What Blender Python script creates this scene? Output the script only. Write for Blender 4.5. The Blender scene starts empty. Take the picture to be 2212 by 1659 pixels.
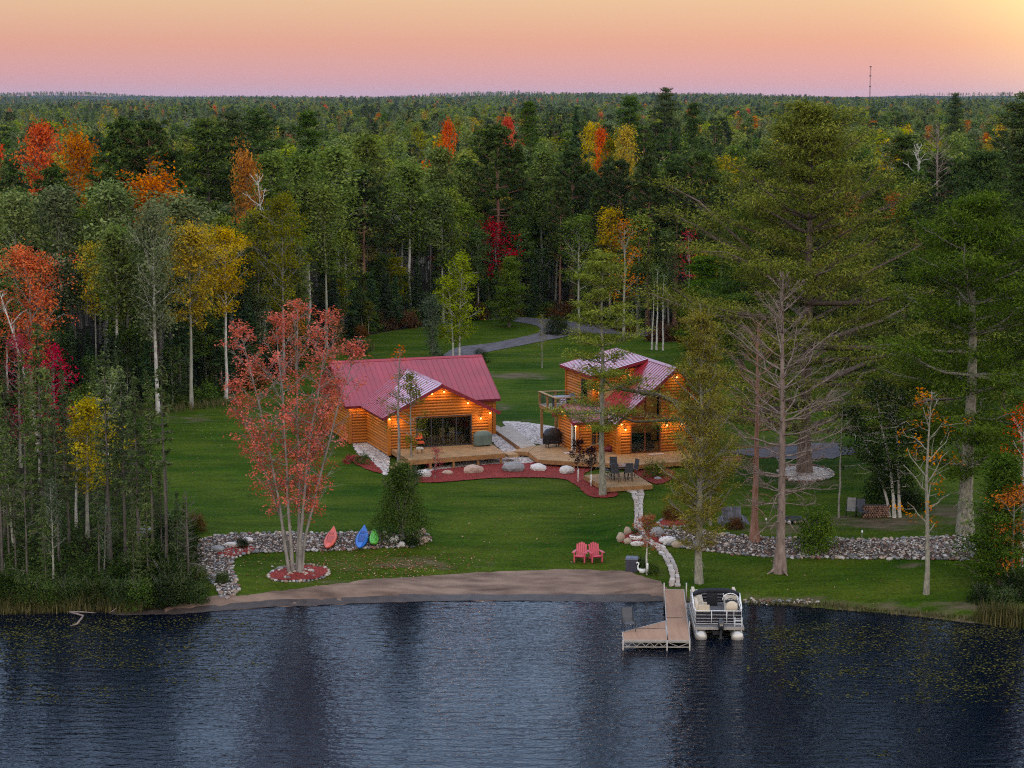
import bpy, bmesh, math, random
import numpy as np
from mathutils import Vector, Matrix, Euler
from mathutils.geometry import delaunay_2d_cdt
random.seed(7)
RNG = np.random.default_rng(11)
S = bpy.context.scene
COL = S.collection
R = math.radians

# ------------------------------------------------------------------ camera
F = 4300.0            # focal length in photo units (photo 2212 wide)
PITCH = R(8.24)
CAMZ = 27.5
cam = bpy.data.cameras.new('camera')
cam.sensor_width = 36.0
cam.lens = 36.0 * F / 2212.0
cam.clip_start = 0.5
cam.clip_end = 30000
camo = bpy.data.objects.new('camera', cam)
COL.objects.link(camo)
camo.location = (0, 0, CAMZ)
camo.rotation_euler = (math.pi / 2 - PITCH, 0, 0)
S.camera = camo

# ------------------------------------------------------------------ world, sun, exposure
SUN_EL, SUN_AZ = R(2), R(58)      # low glow, to the right of the view axis (+Y)
w = bpy.data.worlds.new('World')
S.world = w
w.use_nodes = True
nt = w.node_tree
nt.nodes.clear()
def wn(t, **k):
    n = nt.nodes.new(t)
    for a, b in k.items():
        setattr(n, a, b)
    return n
tc = wn('ShaderNodeTexCoord')
sep = wn('ShaderNodeSeparateXYZ')
nt.links.new(tc.outputs['Generated'], sep.inputs[0])
# sky colours by sine of elevation: toward the sunset (ahead) and away from it (behind)
def sky_ramp(stops):
    r = wn('ShaderNodeValToRGB')
    cr = r.color_ramp
    while len(cr.elements) < len(stops):
        cr.elements.new(.5)
    for e, (p, c) in zip(cr.elements, stops):
        e.position = p
        e.color = (*c, 1)
    nt.links.new(sep.outputs['Z'], r.inputs[0])
    return r
ZEN = (.56, .66, .90)
ahead = sky_ramp([(0.0, (.325, .225, .305)), (.012, (.385, .215, .25)), (.026, (.415, .21, .19)), (.048, (.435, .285, .20)),
                  (.09, (.72, .62, .50)), (.14, (.86, .98, 1.16)), (.22, (.86, 1.14, 1.62)), (.34, (.72, 1.0, 1.50)), (.52, (.60, .80, 1.16)), (.78, (.58, .70, .98)), (1.0, ZEN)])
behind = sky_ramp([(0.0, (.55, .47, .48)), (.10, (.98, .88, .82)), (.30, (1.34, 1.25, 1.16)), (.55, (1.15, 1.12, 1.12)), (.8, (.72, .78, .95)), (1.0, ZEN)])
facing = wn('ShaderNodeMapRange', interpolation_type='SMOOTHSTEP')
facing.inputs['From Min'].default_value = -.55
facing.inputs['From Max'].default_value = .65
nt.links.new(sep.outputs['Y'], facing.inputs['Value'])
ramp = wn('ShaderNodeMix', data_type='RGBA')
nt.links.new(facing.outputs[0], ramp.inputs['Factor'])
nt.links.new(behind.outputs[0], ramp.inputs['A'])
nt.links.new(ahead.outputs[0], ramp.inputs['B'])
# broad sunset glow around the sun's direction
gaz, gel = R(18), R(5)
gl_dir = (math.sin(gaz) * math.cos(gel), math.cos(gaz) * math.cos(gel), math.sin(gel))
gd = (math.sin(SUN_AZ) * math.cos(SUN_EL), math.cos(SUN_AZ) * math.cos(SUN_EL), math.sin(SUN_EL))
dot = wn('ShaderNodeVectorMath', operation='DOT_PRODUCT')
dot.inputs[1].default_value = gl_dir
nt.links.new(tc.outputs['Generated'], dot.inputs[0])
def mth(op, a, b):
    n = wn('ShaderNodeMath', operation=op)
    for i, x in enumerate((a, b)):
        if isinstance(x, (int, float)):
            n.inputs[i].default_value = x
        else:
            nt.links.new(x, n.inputs[i])
    return n.outputs[0]
d0 = mth('MAXIMUM', dot.outputs['Value'], 0.0)
glow_n = mth('MULTIPLY', mth('POWER', d0, 380.0), 0.85)
glow_w = mth('MULTIPLY', mth('POWER', d0, 60.0), 0.03)
def addcol(base, fac, col):
    mx = wn('ShaderNodeMix', data_type='RGBA', blend_type='ADD')
    mx.clamp_factor = False
    nt.links.new(fac, mx.inputs['Factor'])
    nt.links.new(base, mx.inputs['A'])
    mx.inputs['B'].default_value = (*col, 1)
    return mx.outputs['Result']
c1 = addcol(ramp.outputs['Result'], glow_n, (.55, .62, .14))
c2 = addcol(c1, glow_w, (.8, .28, .02))
bg1 = wn('ShaderNodeBackground')
bg1.inputs['Strength'].default_value = 1.0
nt.links.new(c2, bg1.inputs['Color'])
sky = wn('ShaderNodeTexSky')
sky.sky_type = 'NISHITA'
sky.sun_disc = False
sky.sun_elevation = SUN_EL
sky.sun_rotation = SUN_AZ
bg2 = wn('ShaderNodeBackground')
bg2.inputs['Strength'].default_value = 0.05
nt.links.new(sky.outputs[0], bg2.inputs['Color'])
ad = wn('ShaderNodeAddShader')
out = wn('ShaderNodeOutputWorld')
nt.links.new(bg1.outputs[0], ad.inputs[0])
nt.links.new(bg2.outputs[0], ad.inputs[1])
nt.links.new(ad.outputs[0], out.inputs['Surface'])

sun = bpy.data.lights.new('sun', 'SUN')
sun.energy = 0.5
sun.angle = R(18)
sun.color = (1, .78, .55)
suno = bpy.data.objects.new('sun', sun)
COL.objects.link(suno)
suno.rotation_euler = Vector(gd).to_track_quat('Z', 'Y').to_euler()

S.view_settings.view_transform = 'Standard'
S.view_settings.look = 'None'
S.view_settings.exposure = 0.6
S.view_settings.gamma = 1.0
S.view_settings.use_curve_mapping = False
cy = S.cycles
cy.max_bounces = 6
cy.diffuse_bounces = 2
cy.glossy_bounces = 3
cy.transmission_bounces = 3
cy.transparent_max_bounces = 6
cy.use_denoising = False
cy.pixel_filter_type = 'BLACKMAN_HARRIS'
cy.filter_width = 1.15
cy.caustics_reflective = False
cy.caustics_refractive = False
cy.sample_clamp_indirect = 2.0
cy.sample_clamp_direct = 2.0
try:
    cy.use_light_tree = True
except Exception:
    pass

# ------------------------------------------------------------------ materials
def newmat(name):
    m = bpy.data.materials.new(name)
    m.use_nodes = True
    n = m.node_tree
    n.nodes.clear()
    o = n.nodes.new('ShaderNodeOutputMaterial')
    return m, n, o
def N(n, t, **k):
    x = n.nodes.new(t)
    for a, b in k.items():
        setattr(x, a, b)
    return x
def lk(n, a, b):
    n.links.new(a, b)
def hexmul(c, f):
    return (c[0] * f, c[1] * f, c[2] * f, 1)

def pm(name, col, rough=.7, var=.25, scale=4., bump=0., metal=0., rnd=0., col2=None, spec=.4, stretch=None, coat=0., bscale=None, detail=5):
    """Principled surface: two tones mixed by noise, optional fine relief and per-object variation."""
    m, n, o = newmat(name)
    b = N(n, 'ShaderNodeBsdfPrincipled')
    b.inputs['Roughness'].default_value = rough
    b.inputs['Metallic'].default_value = metal
    b.inputs['Specular IOR Level'].default_value = spec
    b.inputs['Coat Weight'].default_value = coat
    t = N(n, 'ShaderNodeTexCoord')
    mp = N(n, 'ShaderNodeMapping')
    if stretch:
        mp.inputs['Scale'].default_value = stretch
    lk(n, t.outputs['Object'], mp.inputs['Vector'])
    nz = N(n, 'ShaderNodeTexNoise')
    nz.inputs['Scale'].default_value = scale
    nz.inputs['Detail'].default_value = detail
    lk(n, mp.outputs[0], nz.inputs['Vector'])
    r = N(n, 'ShaderNodeValToRGB')
    r.color_ramp.elements[0].position = .3
    r.color_ramp.elements[1].position = .7
    r.color_ramp.elements[0].color = hexmul(col, 1 - var) if col2 is None else (*col, 1)
    r.color_ramp.elements[1].color = hexmul(col, 1 + var) if col2 is None else (*col2, 1)
    lk(n, nz.outputs[0], r.inputs[0])
    last = r.outputs[0]
    if rnd:
        oi = N(n, 'ShaderNodeObjectInfo')
        mr = N(n, 'ShaderNodeMapRange')
        mr.inputs['To Min'].default_value = 1 - rnd
        mr.inputs['To Max'].default_value = 1 + rnd
        lk(n, oi.outputs['Random'], mr.inputs['Value'])
        hs = N(n, 'ShaderNodeHueSaturation')
        lk(n, mr.outputs[0], hs.inputs['Value'])
        lk(n, last, hs.inputs['Color'])
        last = hs.outputs[0]
    lk(n, last, b.inputs['Base Color'])
    if bump:
        nb = N(n, 'ShaderNodeTexNoise')
        nb.inputs['Scale'].default_value = bscale or scale * 4
        nb.inputs['Detail'].default_value = 3
        lk(n, mp.outputs[0], nb.inputs['Vector'])
        bp = N(n, 'ShaderNodeBump')
        bp.inputs['Strength'].default_value = bump
        bp.inputs['Distance'].default_value = .05
        lk(n, nb.outputs[0], bp.inputs['Height'])
        lk(n, bp.outputs[0], b.inputs['Normal'])
    lk(n, b.outputs[0], o.inputs[0])
    return m

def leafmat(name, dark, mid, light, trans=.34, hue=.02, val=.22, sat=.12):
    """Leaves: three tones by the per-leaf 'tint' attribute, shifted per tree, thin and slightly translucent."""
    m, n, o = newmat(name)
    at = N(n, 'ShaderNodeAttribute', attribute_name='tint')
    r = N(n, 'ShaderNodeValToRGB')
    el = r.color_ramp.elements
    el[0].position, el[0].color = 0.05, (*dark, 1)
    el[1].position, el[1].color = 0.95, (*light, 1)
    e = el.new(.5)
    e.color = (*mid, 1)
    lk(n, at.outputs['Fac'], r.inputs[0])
    oi = N(n, 'ShaderNodeObjectInfo')
    def mr(lo, hi, src):
        x = N(n, 'ShaderNodeMapRange')
        x.inputs['To Min'].default_value = lo
        x.inputs['To Max'].default_value = hi
        lk(n, src, x.inputs['Value'])
        return x.outputs[0]
    wn_ = N(n, 'ShaderNodeTexWhiteNoise', noise_dimensions='1D')
    lk(n, oi.outputs['Random'], wn_.inputs['W'])
    hs = N(n, 'ShaderNodeHueSaturation')
    lk(n, mr(.5 - hue, .5 + hue, oi.outputs['Random']), hs.inputs['Hue'])
    lk(n, mr(1 - val, 1 + val, wn_.outputs['Value']), hs.inputs['Value'])
    lk(n, mr(1 - sat, 1 + sat, wn_.outputs['Value']), hs.inputs['Saturation'])
    lk(n, r.outputs[0], hs.inputs['Color'])
    d = N(n, 'ShaderNodeBsdfDiffuse')
    t = N(n, 'ShaderNodeBsdfTranslucent')
    lk(n, hs.outputs[0], d.inputs[0])
    lk(n, hs.outputs[0], t.inputs[0])
    mx = N(n, 'ShaderNodeMixShader')
    mx.inputs[0].default_value = trans
    lk(n, d.outputs[0], mx.inputs[1])
    lk(n, t.outputs[0], mx.inputs[2])
    lk(n, mx.outputs[0], o.inputs[0])
    return m

def emat(name, col, st):
    m, n, o = newmat(name)
    e = N(n, 'ShaderNodeEmission')
    e.inputs[0].default_value = (*col, 1)
    e.inputs[1].default_value = st
    lk(n, e.outputs[0], o.inputs[0])
    return m

def glassmat(name, tint=(.8, .85, .85)):
    m, n, o = newmat(name)
    t = N(n, 'ShaderNodeBsdfTransparent')
    t.inputs[0].default_value = (*tint, 1)
    g = N(n, 'ShaderNodeBsdfGlossy')
    g.inputs['Roughness'].default_value = .02
    fr = N(n, 'ShaderNodeFresnel')
    fr.inputs[0].default_value = 1.5
    mx = N(n, 'ShaderNodeMixShader')
    lk(n, fr.outputs[0], mx.inputs[0])
    lk(n, t.outputs[0], mx.inputs[1])
    lk(n, g.outputs[0], mx.inputs[2])
    lk(n, mx.outputs[0], o.inputs[0])
    return m

# ------------------------------------------------------------------ helpers: objects
def link(name, me, parent=None, loc=None, rot=None):
    o = bpy.data.objects.new(name, me)
    COL.objects.link(o)
    if parent is not None:
        o.parent = parent
    if loc is not None:
        o.location = loc
    if rot is not None:
        o.rotation_euler = rot
    return o
def tag(o, label=None, cat=None, group=None, kind=None):
    if label:
        o['label'] = label
    if cat:
        o['category'] = cat
    if group:
        o['group'] = group
    if kind:
        o['kind'] = kind
    return o
def thing(name, label, cat, loc=(0, 0, 0), rz=0., group=None):
    return tag(link(name, None, None, loc, (0, 0, rz)), label, cat, group)
def copy_tree(o, parent=None):
    c = o.copy()
    COL.objects.link(c)
    if parent is not None:
        c.parent = parent
    for ch in list(o.children):
        copy_tree(ch, c)
    return c

def fast_mesh(name, V, Fq=None, Ft=None, attr=None, smooth=False, mats=()):
    """numpy verts, quads and triangles to a mesh; attr: dict name -> per-vertex floats"""
    me = bpy.data.meshes.new(name)
    V = np.asarray(V, dtype=np.float32)
    nq = 0 if Fq is None else len(Fq)
    ntri = 0 if Ft is None else len(Ft)
    me.vertices.add(len(V))
    me.vertices.foreach_set('co', V.ravel())
    idx = []
    if nq:
        idx.append(np.asarray(Fq, dtype=np.int32).ravel())
    if ntri:
        idx.append(np.asarray(Ft, dtype=np.int32).ravel())
    idx = np.concatenate(idx)
    me.loops.add(len(idx))
    me.loops.foreach_set('vertex_index', idx)
    me.polygons.add(nq + ntri)
    st = np.concatenate([np.arange(nq) * 4, nq * 4 + np.arange(ntri) * 3]).astype(np.int32)
    me.polygons.foreach_set('loop_start', st)
    me.polygons.foreach_set('use_smooth', np.full(nq + ntri, smooth, dtype=bool))
    if attr:
        for k, a in attr.items():
            x = me.attributes.new(k, 'FLOAT', 'POINT')
            x.data.foreach_set('value', np.asarray(a, dtype=np.float32))
    for m in mats:
        me.materials.append(m)
    me.update(calc_edges=True)
    return me

class MB:
    """collects boxes, prisms, tubes and lathes into ONE mesh"""
    def __init__(self):
        self.V, self.Fc, self.sm = [], [], []
    def add(self, vs, fs, M=None, smooth=False):
        b = len(self.V)
        for v in vs:
            v = Vector(v)
            self.V.append(tuple(M @ v) if M is not None else tuple(v))
        for f in fs:
            self.Fc.append([b + i for i in f])
            self.sm.append(smooth)
        return self
    def box(self, c, s, M=None, rot=None, taper=1.):
        x, y, z = s[0] / 2, s[1] / 2, s[2] / 2
        vs = [(-x, -y, -z), (x, -y, -z), (x, y, -z), (-x, y, -z), (-x * taper, -y * taper, z), (x * taper, -y * taper, z), (x * taper, y * taper, z), (-x * taper, y * taper, z)]
        if rot is not None:
            E = Euler(rot).to_matrix()
            vs = [E @ Vector(v) for v in vs]
        vs = [Vector(v) + Vector(c) for v in vs]
        return self.add(vs, [(0, 3, 2, 1), (4, 5, 6, 7), (0, 1, 5, 4), (1, 2, 6, 5), (2, 3, 7, 6), (3, 0, 4, 7)], M)
    def tube(self, pts, rad, n=6, M=None, cap=True):
        pts = [Vector(p) for p in pts]
        if not hasattr(rad, '__len__'):
            rad = [rad] * len(pts)
        vs, fs = [], []
        for i, p in enumerate(pts):
            t = (pts[min(i + 1, len(pts) - 1)] - pts[max(i - 1, 0)]).normalized()
            ref = Vector((0, 0, 1)) if abs(t.z) < .9 else Vector((1, 0, 0))
            a = t.cross(ref).normalized()
            b = t.cross(a)
            for k in range(n):
                an = 2 * math.pi * k / n
                vs.append(p + (a * math.cos(an) + b * math.sin(an)) * rad[i])
        for i in range(len(pts) - 1):
            for k in range(n):
                fs.append((i * n + k, i * n + (k + 1) % n, (i + 1) * n + (k + 1) % n, (i + 1) * n + k))
        if cap:
            fs.append(tuple(range(n - 1, -1, -1)))
            fs.append(tuple((len(pts) - 1) * n + k for k in range(n)))
        return self.add(vs, fs, M, True)
    def bar(self, a, b, wd, th, M=None):
        """rectangular bar from a to b"""
        a, b = Vector(a), Vector(b)
        d = b - a
        q = d.to_track_quat('X', 'Z').to_matrix().to_4x4()
        T = Matrix.Translation((a + b) / 2) @ q
        if M is not None:
            T = M @ T
        return self.box((0, 0, 0), (d.length, wd, th), T)
    def prism(self, poly, z0, z1, M=None):
        n = len(poly)
        vs = [(p[0], p[1], z0) for p in poly] + [(p[0], p[1], z1) for p in poly]
        fs = [tuple(range(n - 1, -1, -1)), tuple(range(n, 2 * n))] + [(i, (i + 1) % n, n + (i + 1) % n, n + i) for i in range(n)]
        return self.add(vs, fs, M)
    def lathe(self, prof, n=12, M=None, sx=1., sy=1.):
        vs, fs = [], []
        for r, z in prof:
            for k in range(n):
                a = 2 * math.pi * k / n
                vs.append((r * math.cos(a) * sx, r * math.sin(a) * sy, z))
        for i in range(len(prof) - 1):
            for k in range(n):
                fs.append((i * n + k, i * n + (k + 1) % n, (i + 1) * n + (k + 1) % n, (i + 1) * n + k))
        fs.append(tuple(range(n - 1, -1, -1)))
        fs.append(tuple((len(prof) - 1) * n + k for k in range(n)))
        return self.add(vs, fs, M, True)
    def mesh(self, name, mat=None):
        me = bpy.data.meshes.new(name)
        me.from_pydata(self.V, [], self.Fc)
        me.polygons.foreach_set('use_smooth', self.sm)
        if mat is not None:
            me.materials.append(mat)
        me.update()
        return me
    def build(self, name, mat=None, parent=None, loc=None, rot=None):
        return link(name, self.mesh(name, mat), parent, loc, rot)

# ------------------------------------------------------------------ photo geometry and terrain
def ray(px, py):
    x, y = (px - 1106) / F, (829.5 - py) / F
    c, s = math.cos(PITCH), math.sin(PITCH)
    return x, c + y * s, -s + y * c          # world direction
def on_plane(px, py, z):
    d = ray(px, py)
    t = (z - CAMZ) / d[2]
    return Vector((d[0] * t, d[1] * t, z))
_shore = [(-900, 1318), (0, 1328), (200, 1322), (330, 1325), (430, 1318), (560, 1308), (700, 1302), (800, 1298), (960, 1294), (1100, 1293), (1300, 1293), (1430, 1296),
          (1500, 1299), (1600, 1300), (1700, 1305), (1800, 1315), (1900, 1322), (2000, 1332), (2100, 1345), (2212, 1354), (3200, 1366)]
_sp = [on_plane(a, b, 0) for a, b in _shore]
SX = np.array([p.x for p in _sp])
SY = np.array([p.y for p in _sp])
PD_c = [-400, -40, -8, 0, 1.2, 4, 7, 12, 20, 34, 50, 110, 9000]
PZ_c = [-6, -4, -1.2, 0, .16, .55, .95, 1.5, 1.95, 2.32, 2.55, 3.0, 3.0]
PD_r = [-400, -40, -8, 0, .5, 1.6, 4, 6.9, 9.6, 12, 20, 34, 50, 110, 9000]
PZ_r = [-6, -4, -1.2, 0, .3, .5, .75, 1.02, 1.72, 1.85, 2.05, 2.35, 2.55, 3.0, 3.0]
_wx = np.array([-40, -6.5, -4.2, 5.2, 7.2, 60])
_wv = np.array([1, 1, 0, 0, 1, 1.])
def H(x, y):
    x = np.asarray(x, dtype=float)
    y = np.asarray(y, dtype=float)
    d = y - np.interp(x, SX, SY)
    wv = np.interp(x, _wx, _wv)
    z = np.interp(d, PD_c, PZ_c) * (1 - wv) + np.interp(d, PD_r, PZ_r) * wv
    far = np.clip((y - 1200) / 5000, 0, 1)
    z = z + far * (8 + 9 * np.sin(x * .0031 + 1.) + 6 * np.sin(y * .0021 + x * .0013) + 4.5 * np.sin(x * .0083 + y * .001 + 2.))
    return z
def at(px, py, dz=0.):
    z = 1.8
    for _ in range(40):
        p = on_plane(px, py, z)
        z = .5 * z + .5 * float(H(p.x, p.y))
    p = on_plane(px, py, z)
    return Vector((p.x, p.y, float(H(p.x, p.y)) + dz))
def pxm(p):
    """photo units per metre at a point"""
    return F / (p.y * math.cos(PITCH) + (CAMZ - p.z) * math.sin(PITCH))
def to_px(p):
    zc = p[1] * math.cos(PITCH) + (CAMZ - p[2]) * math.sin(PITCH)
    yc = p[1] * math.sin(PITCH) - (CAMZ - p[2]) * math.cos(PITCH)
    return 1106 + F * p[0] / zc, 829.5 - F * yc / zc
# the line where lawn and drive end and the woods begin
_edge = [(-700, 905), (0, 893), (330, 886), (450, 868), (560, 830), (680, 775), (740, 735), (860, 712), (1050, 688), (1150, 682), (1250, 690), (1420, 735), (1560, 745), (1800, 752), (2000, 755), (2212, 757), (3200, 757)]
_ep = [at(a, b) for a, b in _edge]
EX = np.array([p.x for p in _ep])
EY = np.array([p.y for p in _ep])
def edge_y(x):
    return np.interp(x, EX, EY)
def smooth_poly(pts, k=6):
    """closed Catmull-Rom"""
    n = len(pts)
    o = []
    for i in range(n):
        p0, p1, p2, p3 = (np.array(pts[(i + j - 1) % n][:2], dtype=float) for j in range(4))
        for s in range(k):
            t = s / k
            o.append(.5 * ((2 * p1) + (-p0 + p2) * t + (2 * p0 - 5 * p1 + 4 * p2 - p3) * t * t + (-p0 + 3 * p1 - 3 * p2 + p3) * t ** 3))
    return [tuple(q) for q in o]
def inside(poly, X, Y):
    P = np.asarray(poly)
    c = np.zeros(X.shape, bool)
    j = len(P) - 1
    for i in range(len(P)):
        xi, yi, xj, yj = P[i, 0], P[i, 1], P[j, 0], P[j, 1]
        with np.errstate(divide='ignore', invalid='ignore'):
            c ^= ((yi > Y) != (yj > Y)) & (X < (xj - xi) * (Y - yi) / (yj - yi + 1e-12) + xi)
        j = i
    return c
def px_poly(pts, smooth=True):
    q = [at(a, b) for a, b in pts]
    q = [(p.x, p.y) for p in q]
    return smooth_poly(q, 5) if smooth else q
def dist_edge(poly, X, Y):
    P = np.asarray(poly)
    Q = np.roll(P, -1, 0)
    best = np.full(X.shape, 1e9)
    for a, b in zip(P, Q):
        d = b - a
        t = np.clip(((X - a[0]) * d[0] + (Y - a[1]) * d[1]) / (d @ d + 1e-12), 0, 1)
        best = np.minimum(best, np.hypot(X - a[0] - t * d[0], Y - a[1] - t * d[1]))
    return best
def ragged(poly, amp, step=.15, seed=0):
    """resample an outline and make it uneven"""
    rg = np.random.default_rng(seed)
    P = np.asarray(poly)
    Q = np.roll(P, -1, 0)
    o = []
    for a, b in zip(P, Q):
        L = np.hypot(*(b - a))
        n = max(1, int(L / step))
        for i in range(n):
            o.append(a + (b - a) * i / n + rg.normal(0, amp, 2))
    return [tuple(q) for q in o]
def patch(name, poly, mat, dz=.03, grid=.5, kind='structure', parent=None):
    """a sheet lying on the terrain inside an outline"""
    P = np.asarray(poly)
    x0, y0 = P.min(0)
    x1, y1 = P.max(0)
    gx, gy = np.meshgrid(np.arange(x0, x1, grid), np.arange(y0, y1, grid))
    m = inside(poly, gx, gy) & (dist_edge(poly, gx, gy) > grid * .4)
    pts = [Vector((float(a), float(b))) for a, b in poly] + [Vector((float(a), float(b))) for a, b in zip(gx[m], gy[m])]
    n = len(poly)
    r = delaunay_2d_cdt(pts, [(i, (i + 1) % n) for i in range(n)], [], 1, 1e-5)
    vs = np.array([(v.x, v.y) for v in r[0]])
    z = H(vs[:, 0], vs[:, 1]) + dz
    me = bpy.data.meshes.new(name)
    me.from_pydata([(a, b, c) for (a, b), c in zip(vs, z)], [], [tuple(f) for f in r[2]])
    me.polygons.foreach_set('use_smooth', [True] * len(me.polygons))
    me.materials.append(mat)
    o = link(name, me, parent)
    # faces up
    bm = bmesh.new()
    bm.from_mesh(me)
    for f in bm.faces:
        f.normal_update()
        if f.normal.z < 0:
            f.normal_flip()
    bm.to_mesh(me)
    bm.free()
    if kind:
        o['kind'] = kind
    return o

# ------------------------------------------------------------------ setting: materials
def groundmat():
    m, n, o = newmat('lawn')
    b = N(n, 'ShaderNodeBsdfPrincipled')
    b.inputs['Roughness'].default_value = .95
    b.inputs['Specular IOR Level'].default_value = .03
    t = N(n, 'ShaderNodeTexCoord')
    def noise(scale, detail, stretch=(1, 1, 1), rot=0., dist=0.):
        mp = N(n, 'ShaderNodeMapping')
        mp.inputs['Scale'].default_value = stretch
        mp.inputs['Rotation'].default_value = (0, 0, rot)
        lk(n, t.outputs['Object'], mp.inputs[0])
        z = N(n, 'ShaderNodeTexNoise')
        z.inputs['Scale'].default_value = scale
        z.inputs['Detail'].default_value = detail
        z.inputs['Distortion'].default_value = dist
        lk(n, mp.outputs[0], z.inputs['Vector'])
        return z.outputs[0]
    def ramp2(f, a, ca, c, cc):
        r = N(n, 'ShaderNodeValToRGB')
        r.color_ramp.elements[0].position, r.color_ramp.elements[0].color = a, (*ca, 1)
        r.color_ramp.elements[1].position, r.color_ramp.elements[1].color = c, (*cc, 1)
        lk(n, f, r.inputs[0])
        return r.outputs[0]
    def mixc(f, a, c):
        x = N(n, 'ShaderNodeMix', data_type='RGBA')
        lk(n, f, x.inputs['Factor'])
        lk(n, a, x.inputs['A'])
        lk(n, c, x.inputs['B'])
        return x.outputs['Result']
    streak = ramp2(noise(1., 6, (.35, 1.5, 1), .08, .6), .30, (.009, .031, .0007), .68, (.046, .092, .004))
    broad = ramp2(noise(.17, 5, (.7, 1.8, 1), .2), .32, (.011, .038, .001), .66, (.092, .108, .010))
    lawn = mixc(noise(.5, 3), streak, broad)
    fine = ramp2(noise(7., 3), .3, (.55, .55, .55), .7, (1.35, 1.35, 1.35))
    mul = N(n, 'ShaderNodeMix', data_type='RGBA', blend_type='MULTIPLY')
    mul.inputs['Factor'].default_value = .8
    lk(n, lawn, mul.inputs['A'])
    lk(n, fine, mul.inputs['B'])
    lawn = mul.outputs['Result']
    dirt = ramp2(noise(1.6, 6, (.6, 1.5, 1)), .3, (.07, .052, .030), .7, (.15, .115, .075))
    floor = ramp2(noise(1.3, 6), .35, (.010, .009, .005), .7, (.034, .025, .013))
    def attr(nm):
        a = N(n, 'ShaderNodeAttribute', attribute_name=nm)
        return a.outputs['Fac']
    def mask(nm, sc, lo, hi):
        ad_ = N(n, 'ShaderNodeMath', operation='ADD')
        lk(n, attr(nm), ad_.inputs[0])
        mr = N(n, 'ShaderNodeMapRange')
        mr.inputs['To Min'].default_value = -.5
        mr.inputs['To Max'].default_value = .5
        lk(n, noise(sc, 5, (.7, 1.6, 1)), mr.inputs['Value'])
        mm = N(n, 'ShaderNodeMath', operation='MULTIPLY')
        mm.inputs[1].default_value = 1.3
        lk(n, mr.outputs[0], mm.inputs[0])
        lk(n, mm.outputs[0], ad_.inputs[1])
        m2 = N(n, 'ShaderNodeMapRange')
        m2.inputs['From Min'].default_value = lo
        m2.inputs['From Max'].default_value = hi
        lk(n, ad_.outputs[0], m2.inputs['Value'])
        return m2.outputs[0]
    col = mixc(mask('dry', .8, .40, .85), lawn, dirt)
    col = mixc(mask('woods', .35, .42, .6), col, floor)
    lk(n, col, b.inputs['Base Color'])
    bp = N(n, 'ShaderNodeBump')
    bp.inputs['Strength'].default_value = .5
    bp.inputs['Distance'].default_value = .06
    lk(n, noise(9., 4), bp.inputs['Height'])
    lk(n, bp.outputs[0], b.inputs['Normal'])
    lk(n, b.outputs[0], o.inputs[0])
    return m

# dry or worn patches of the lawn: (px, py, half width, half height, strength) in photo units
DRY = [(1150, 775, 190, 26, .30), (850, 765, 110, 18, .34), (1500, 775, 120, 20, .3), (1130, 905, 60, 14, .4), (560, 985, 120, 40, .18), (1000, 1110, 200, 40, .16), (1180, 1180, 140, 26, .22), (1110, 812, 90, 9, .85), (1085, 880, 30, 8, .75), (1300, 800, 60, 8, .3), (900, 1215, 190, 22, .62), (1700, 1135, 110, 22, .75), (1900, 1130, 150, 20, .85), (2060, 1110, 60, 30, .8),
       (1660, 1290, 130, 14, .55), (2090, 1310, 160, 16, .75), (2000, 1222, 130, 9, .55), (1740, 1043, 90, 8, .8), (1620, 1050, 50, 10, .45), (1580, 1200, 40, 8, .45), (400, 905, 80, 14, .6), (1420, 1240, 40, 20, .5),
       (760, 745, 50, 16, .45), (1180, 695, 120, 10, .4), (1700, 1205, 90, 6, .4), (1060, 1040, 120, 5, .5), (1880, 1010, 130, 12, .5), (640, 1262, 170, 14, .55), (2000, 965, 120, 14, .45)]
ys = np.concatenate([np.arange(-320, 80, 20.), np.arange(80, 96, 2.), np.arange(96, 126, .35), np.arange(126, 260, 1.), np.geomspace(260, 12000, 90)])
xs = np.concatenate([-np.geomspace(46, 5500, 45)[::-1], np.arange(-45, 45.5, .6), np.geomspace(46, 5500, 45)])
GX, GY = np.meshgrid(xs, ys)
GZ = H(GX, GY)
nx, ny = len(xs), len(ys)
idx = np.arange(nx * ny).reshape(ny, nx)
quads = np.stack([idx[:-1, :-1], idx[:-1, 1:], idx[1:, 1:], idx[1:, :-1]], -1).reshape(-1, 4)
gx, gy, gz = GX.ravel(), GY.ravel(), GZ.ravel()
zc = gy * math.cos(PITCH) + (CAMZ - gz) * math.sin(PITCH)
zc = np.maximum(zc, 1.)
gpx = 1106 + F * gx / zc
gpy = 829.5 - F * (gy * math.sin(PITCH) - (CAMZ - gz) * math.cos(PITCH)) / zc
dry = np.zeros(len(gx))
for (a, b, rx, ry, s) in DRY:
    q = ((gpx - a) / rx) ** 2 + ((gpy - b) / ry) ** 2
    dry = np.maximum(dry, s * np.exp(-q * .8))
dsh = gy - np.interp(gx, SX, SY)
dry = np.maximum(dry, .75 * np.exp(-np.maximum(dsh, 0) / 1.3))
woods = np.clip((gy - edge_y(gx)) / 3. + .5, 0, 1)
# the wooded shore at the left
lx = (gpx < 400) & (gy > 100)
lawn_left = np.interp(gpy, [885, 900, 960, 1060, 1150, 1200, 1330], [250, 300, 330, 350, 400, 430, 470])
woods = np.maximum(woods, np.clip((lawn_left - gpx) / 40., 0, 1) * (gpy > 870) * (gpy < 1340))
ground = link('ground', fast_mesh('ground', np.stack([gx, gy, gz], 1), quads, attr={'dry': dry, 'woods': woods}, smooth=True, mats=[groundmat()]))
ground['kind'] = 'structure'

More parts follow.
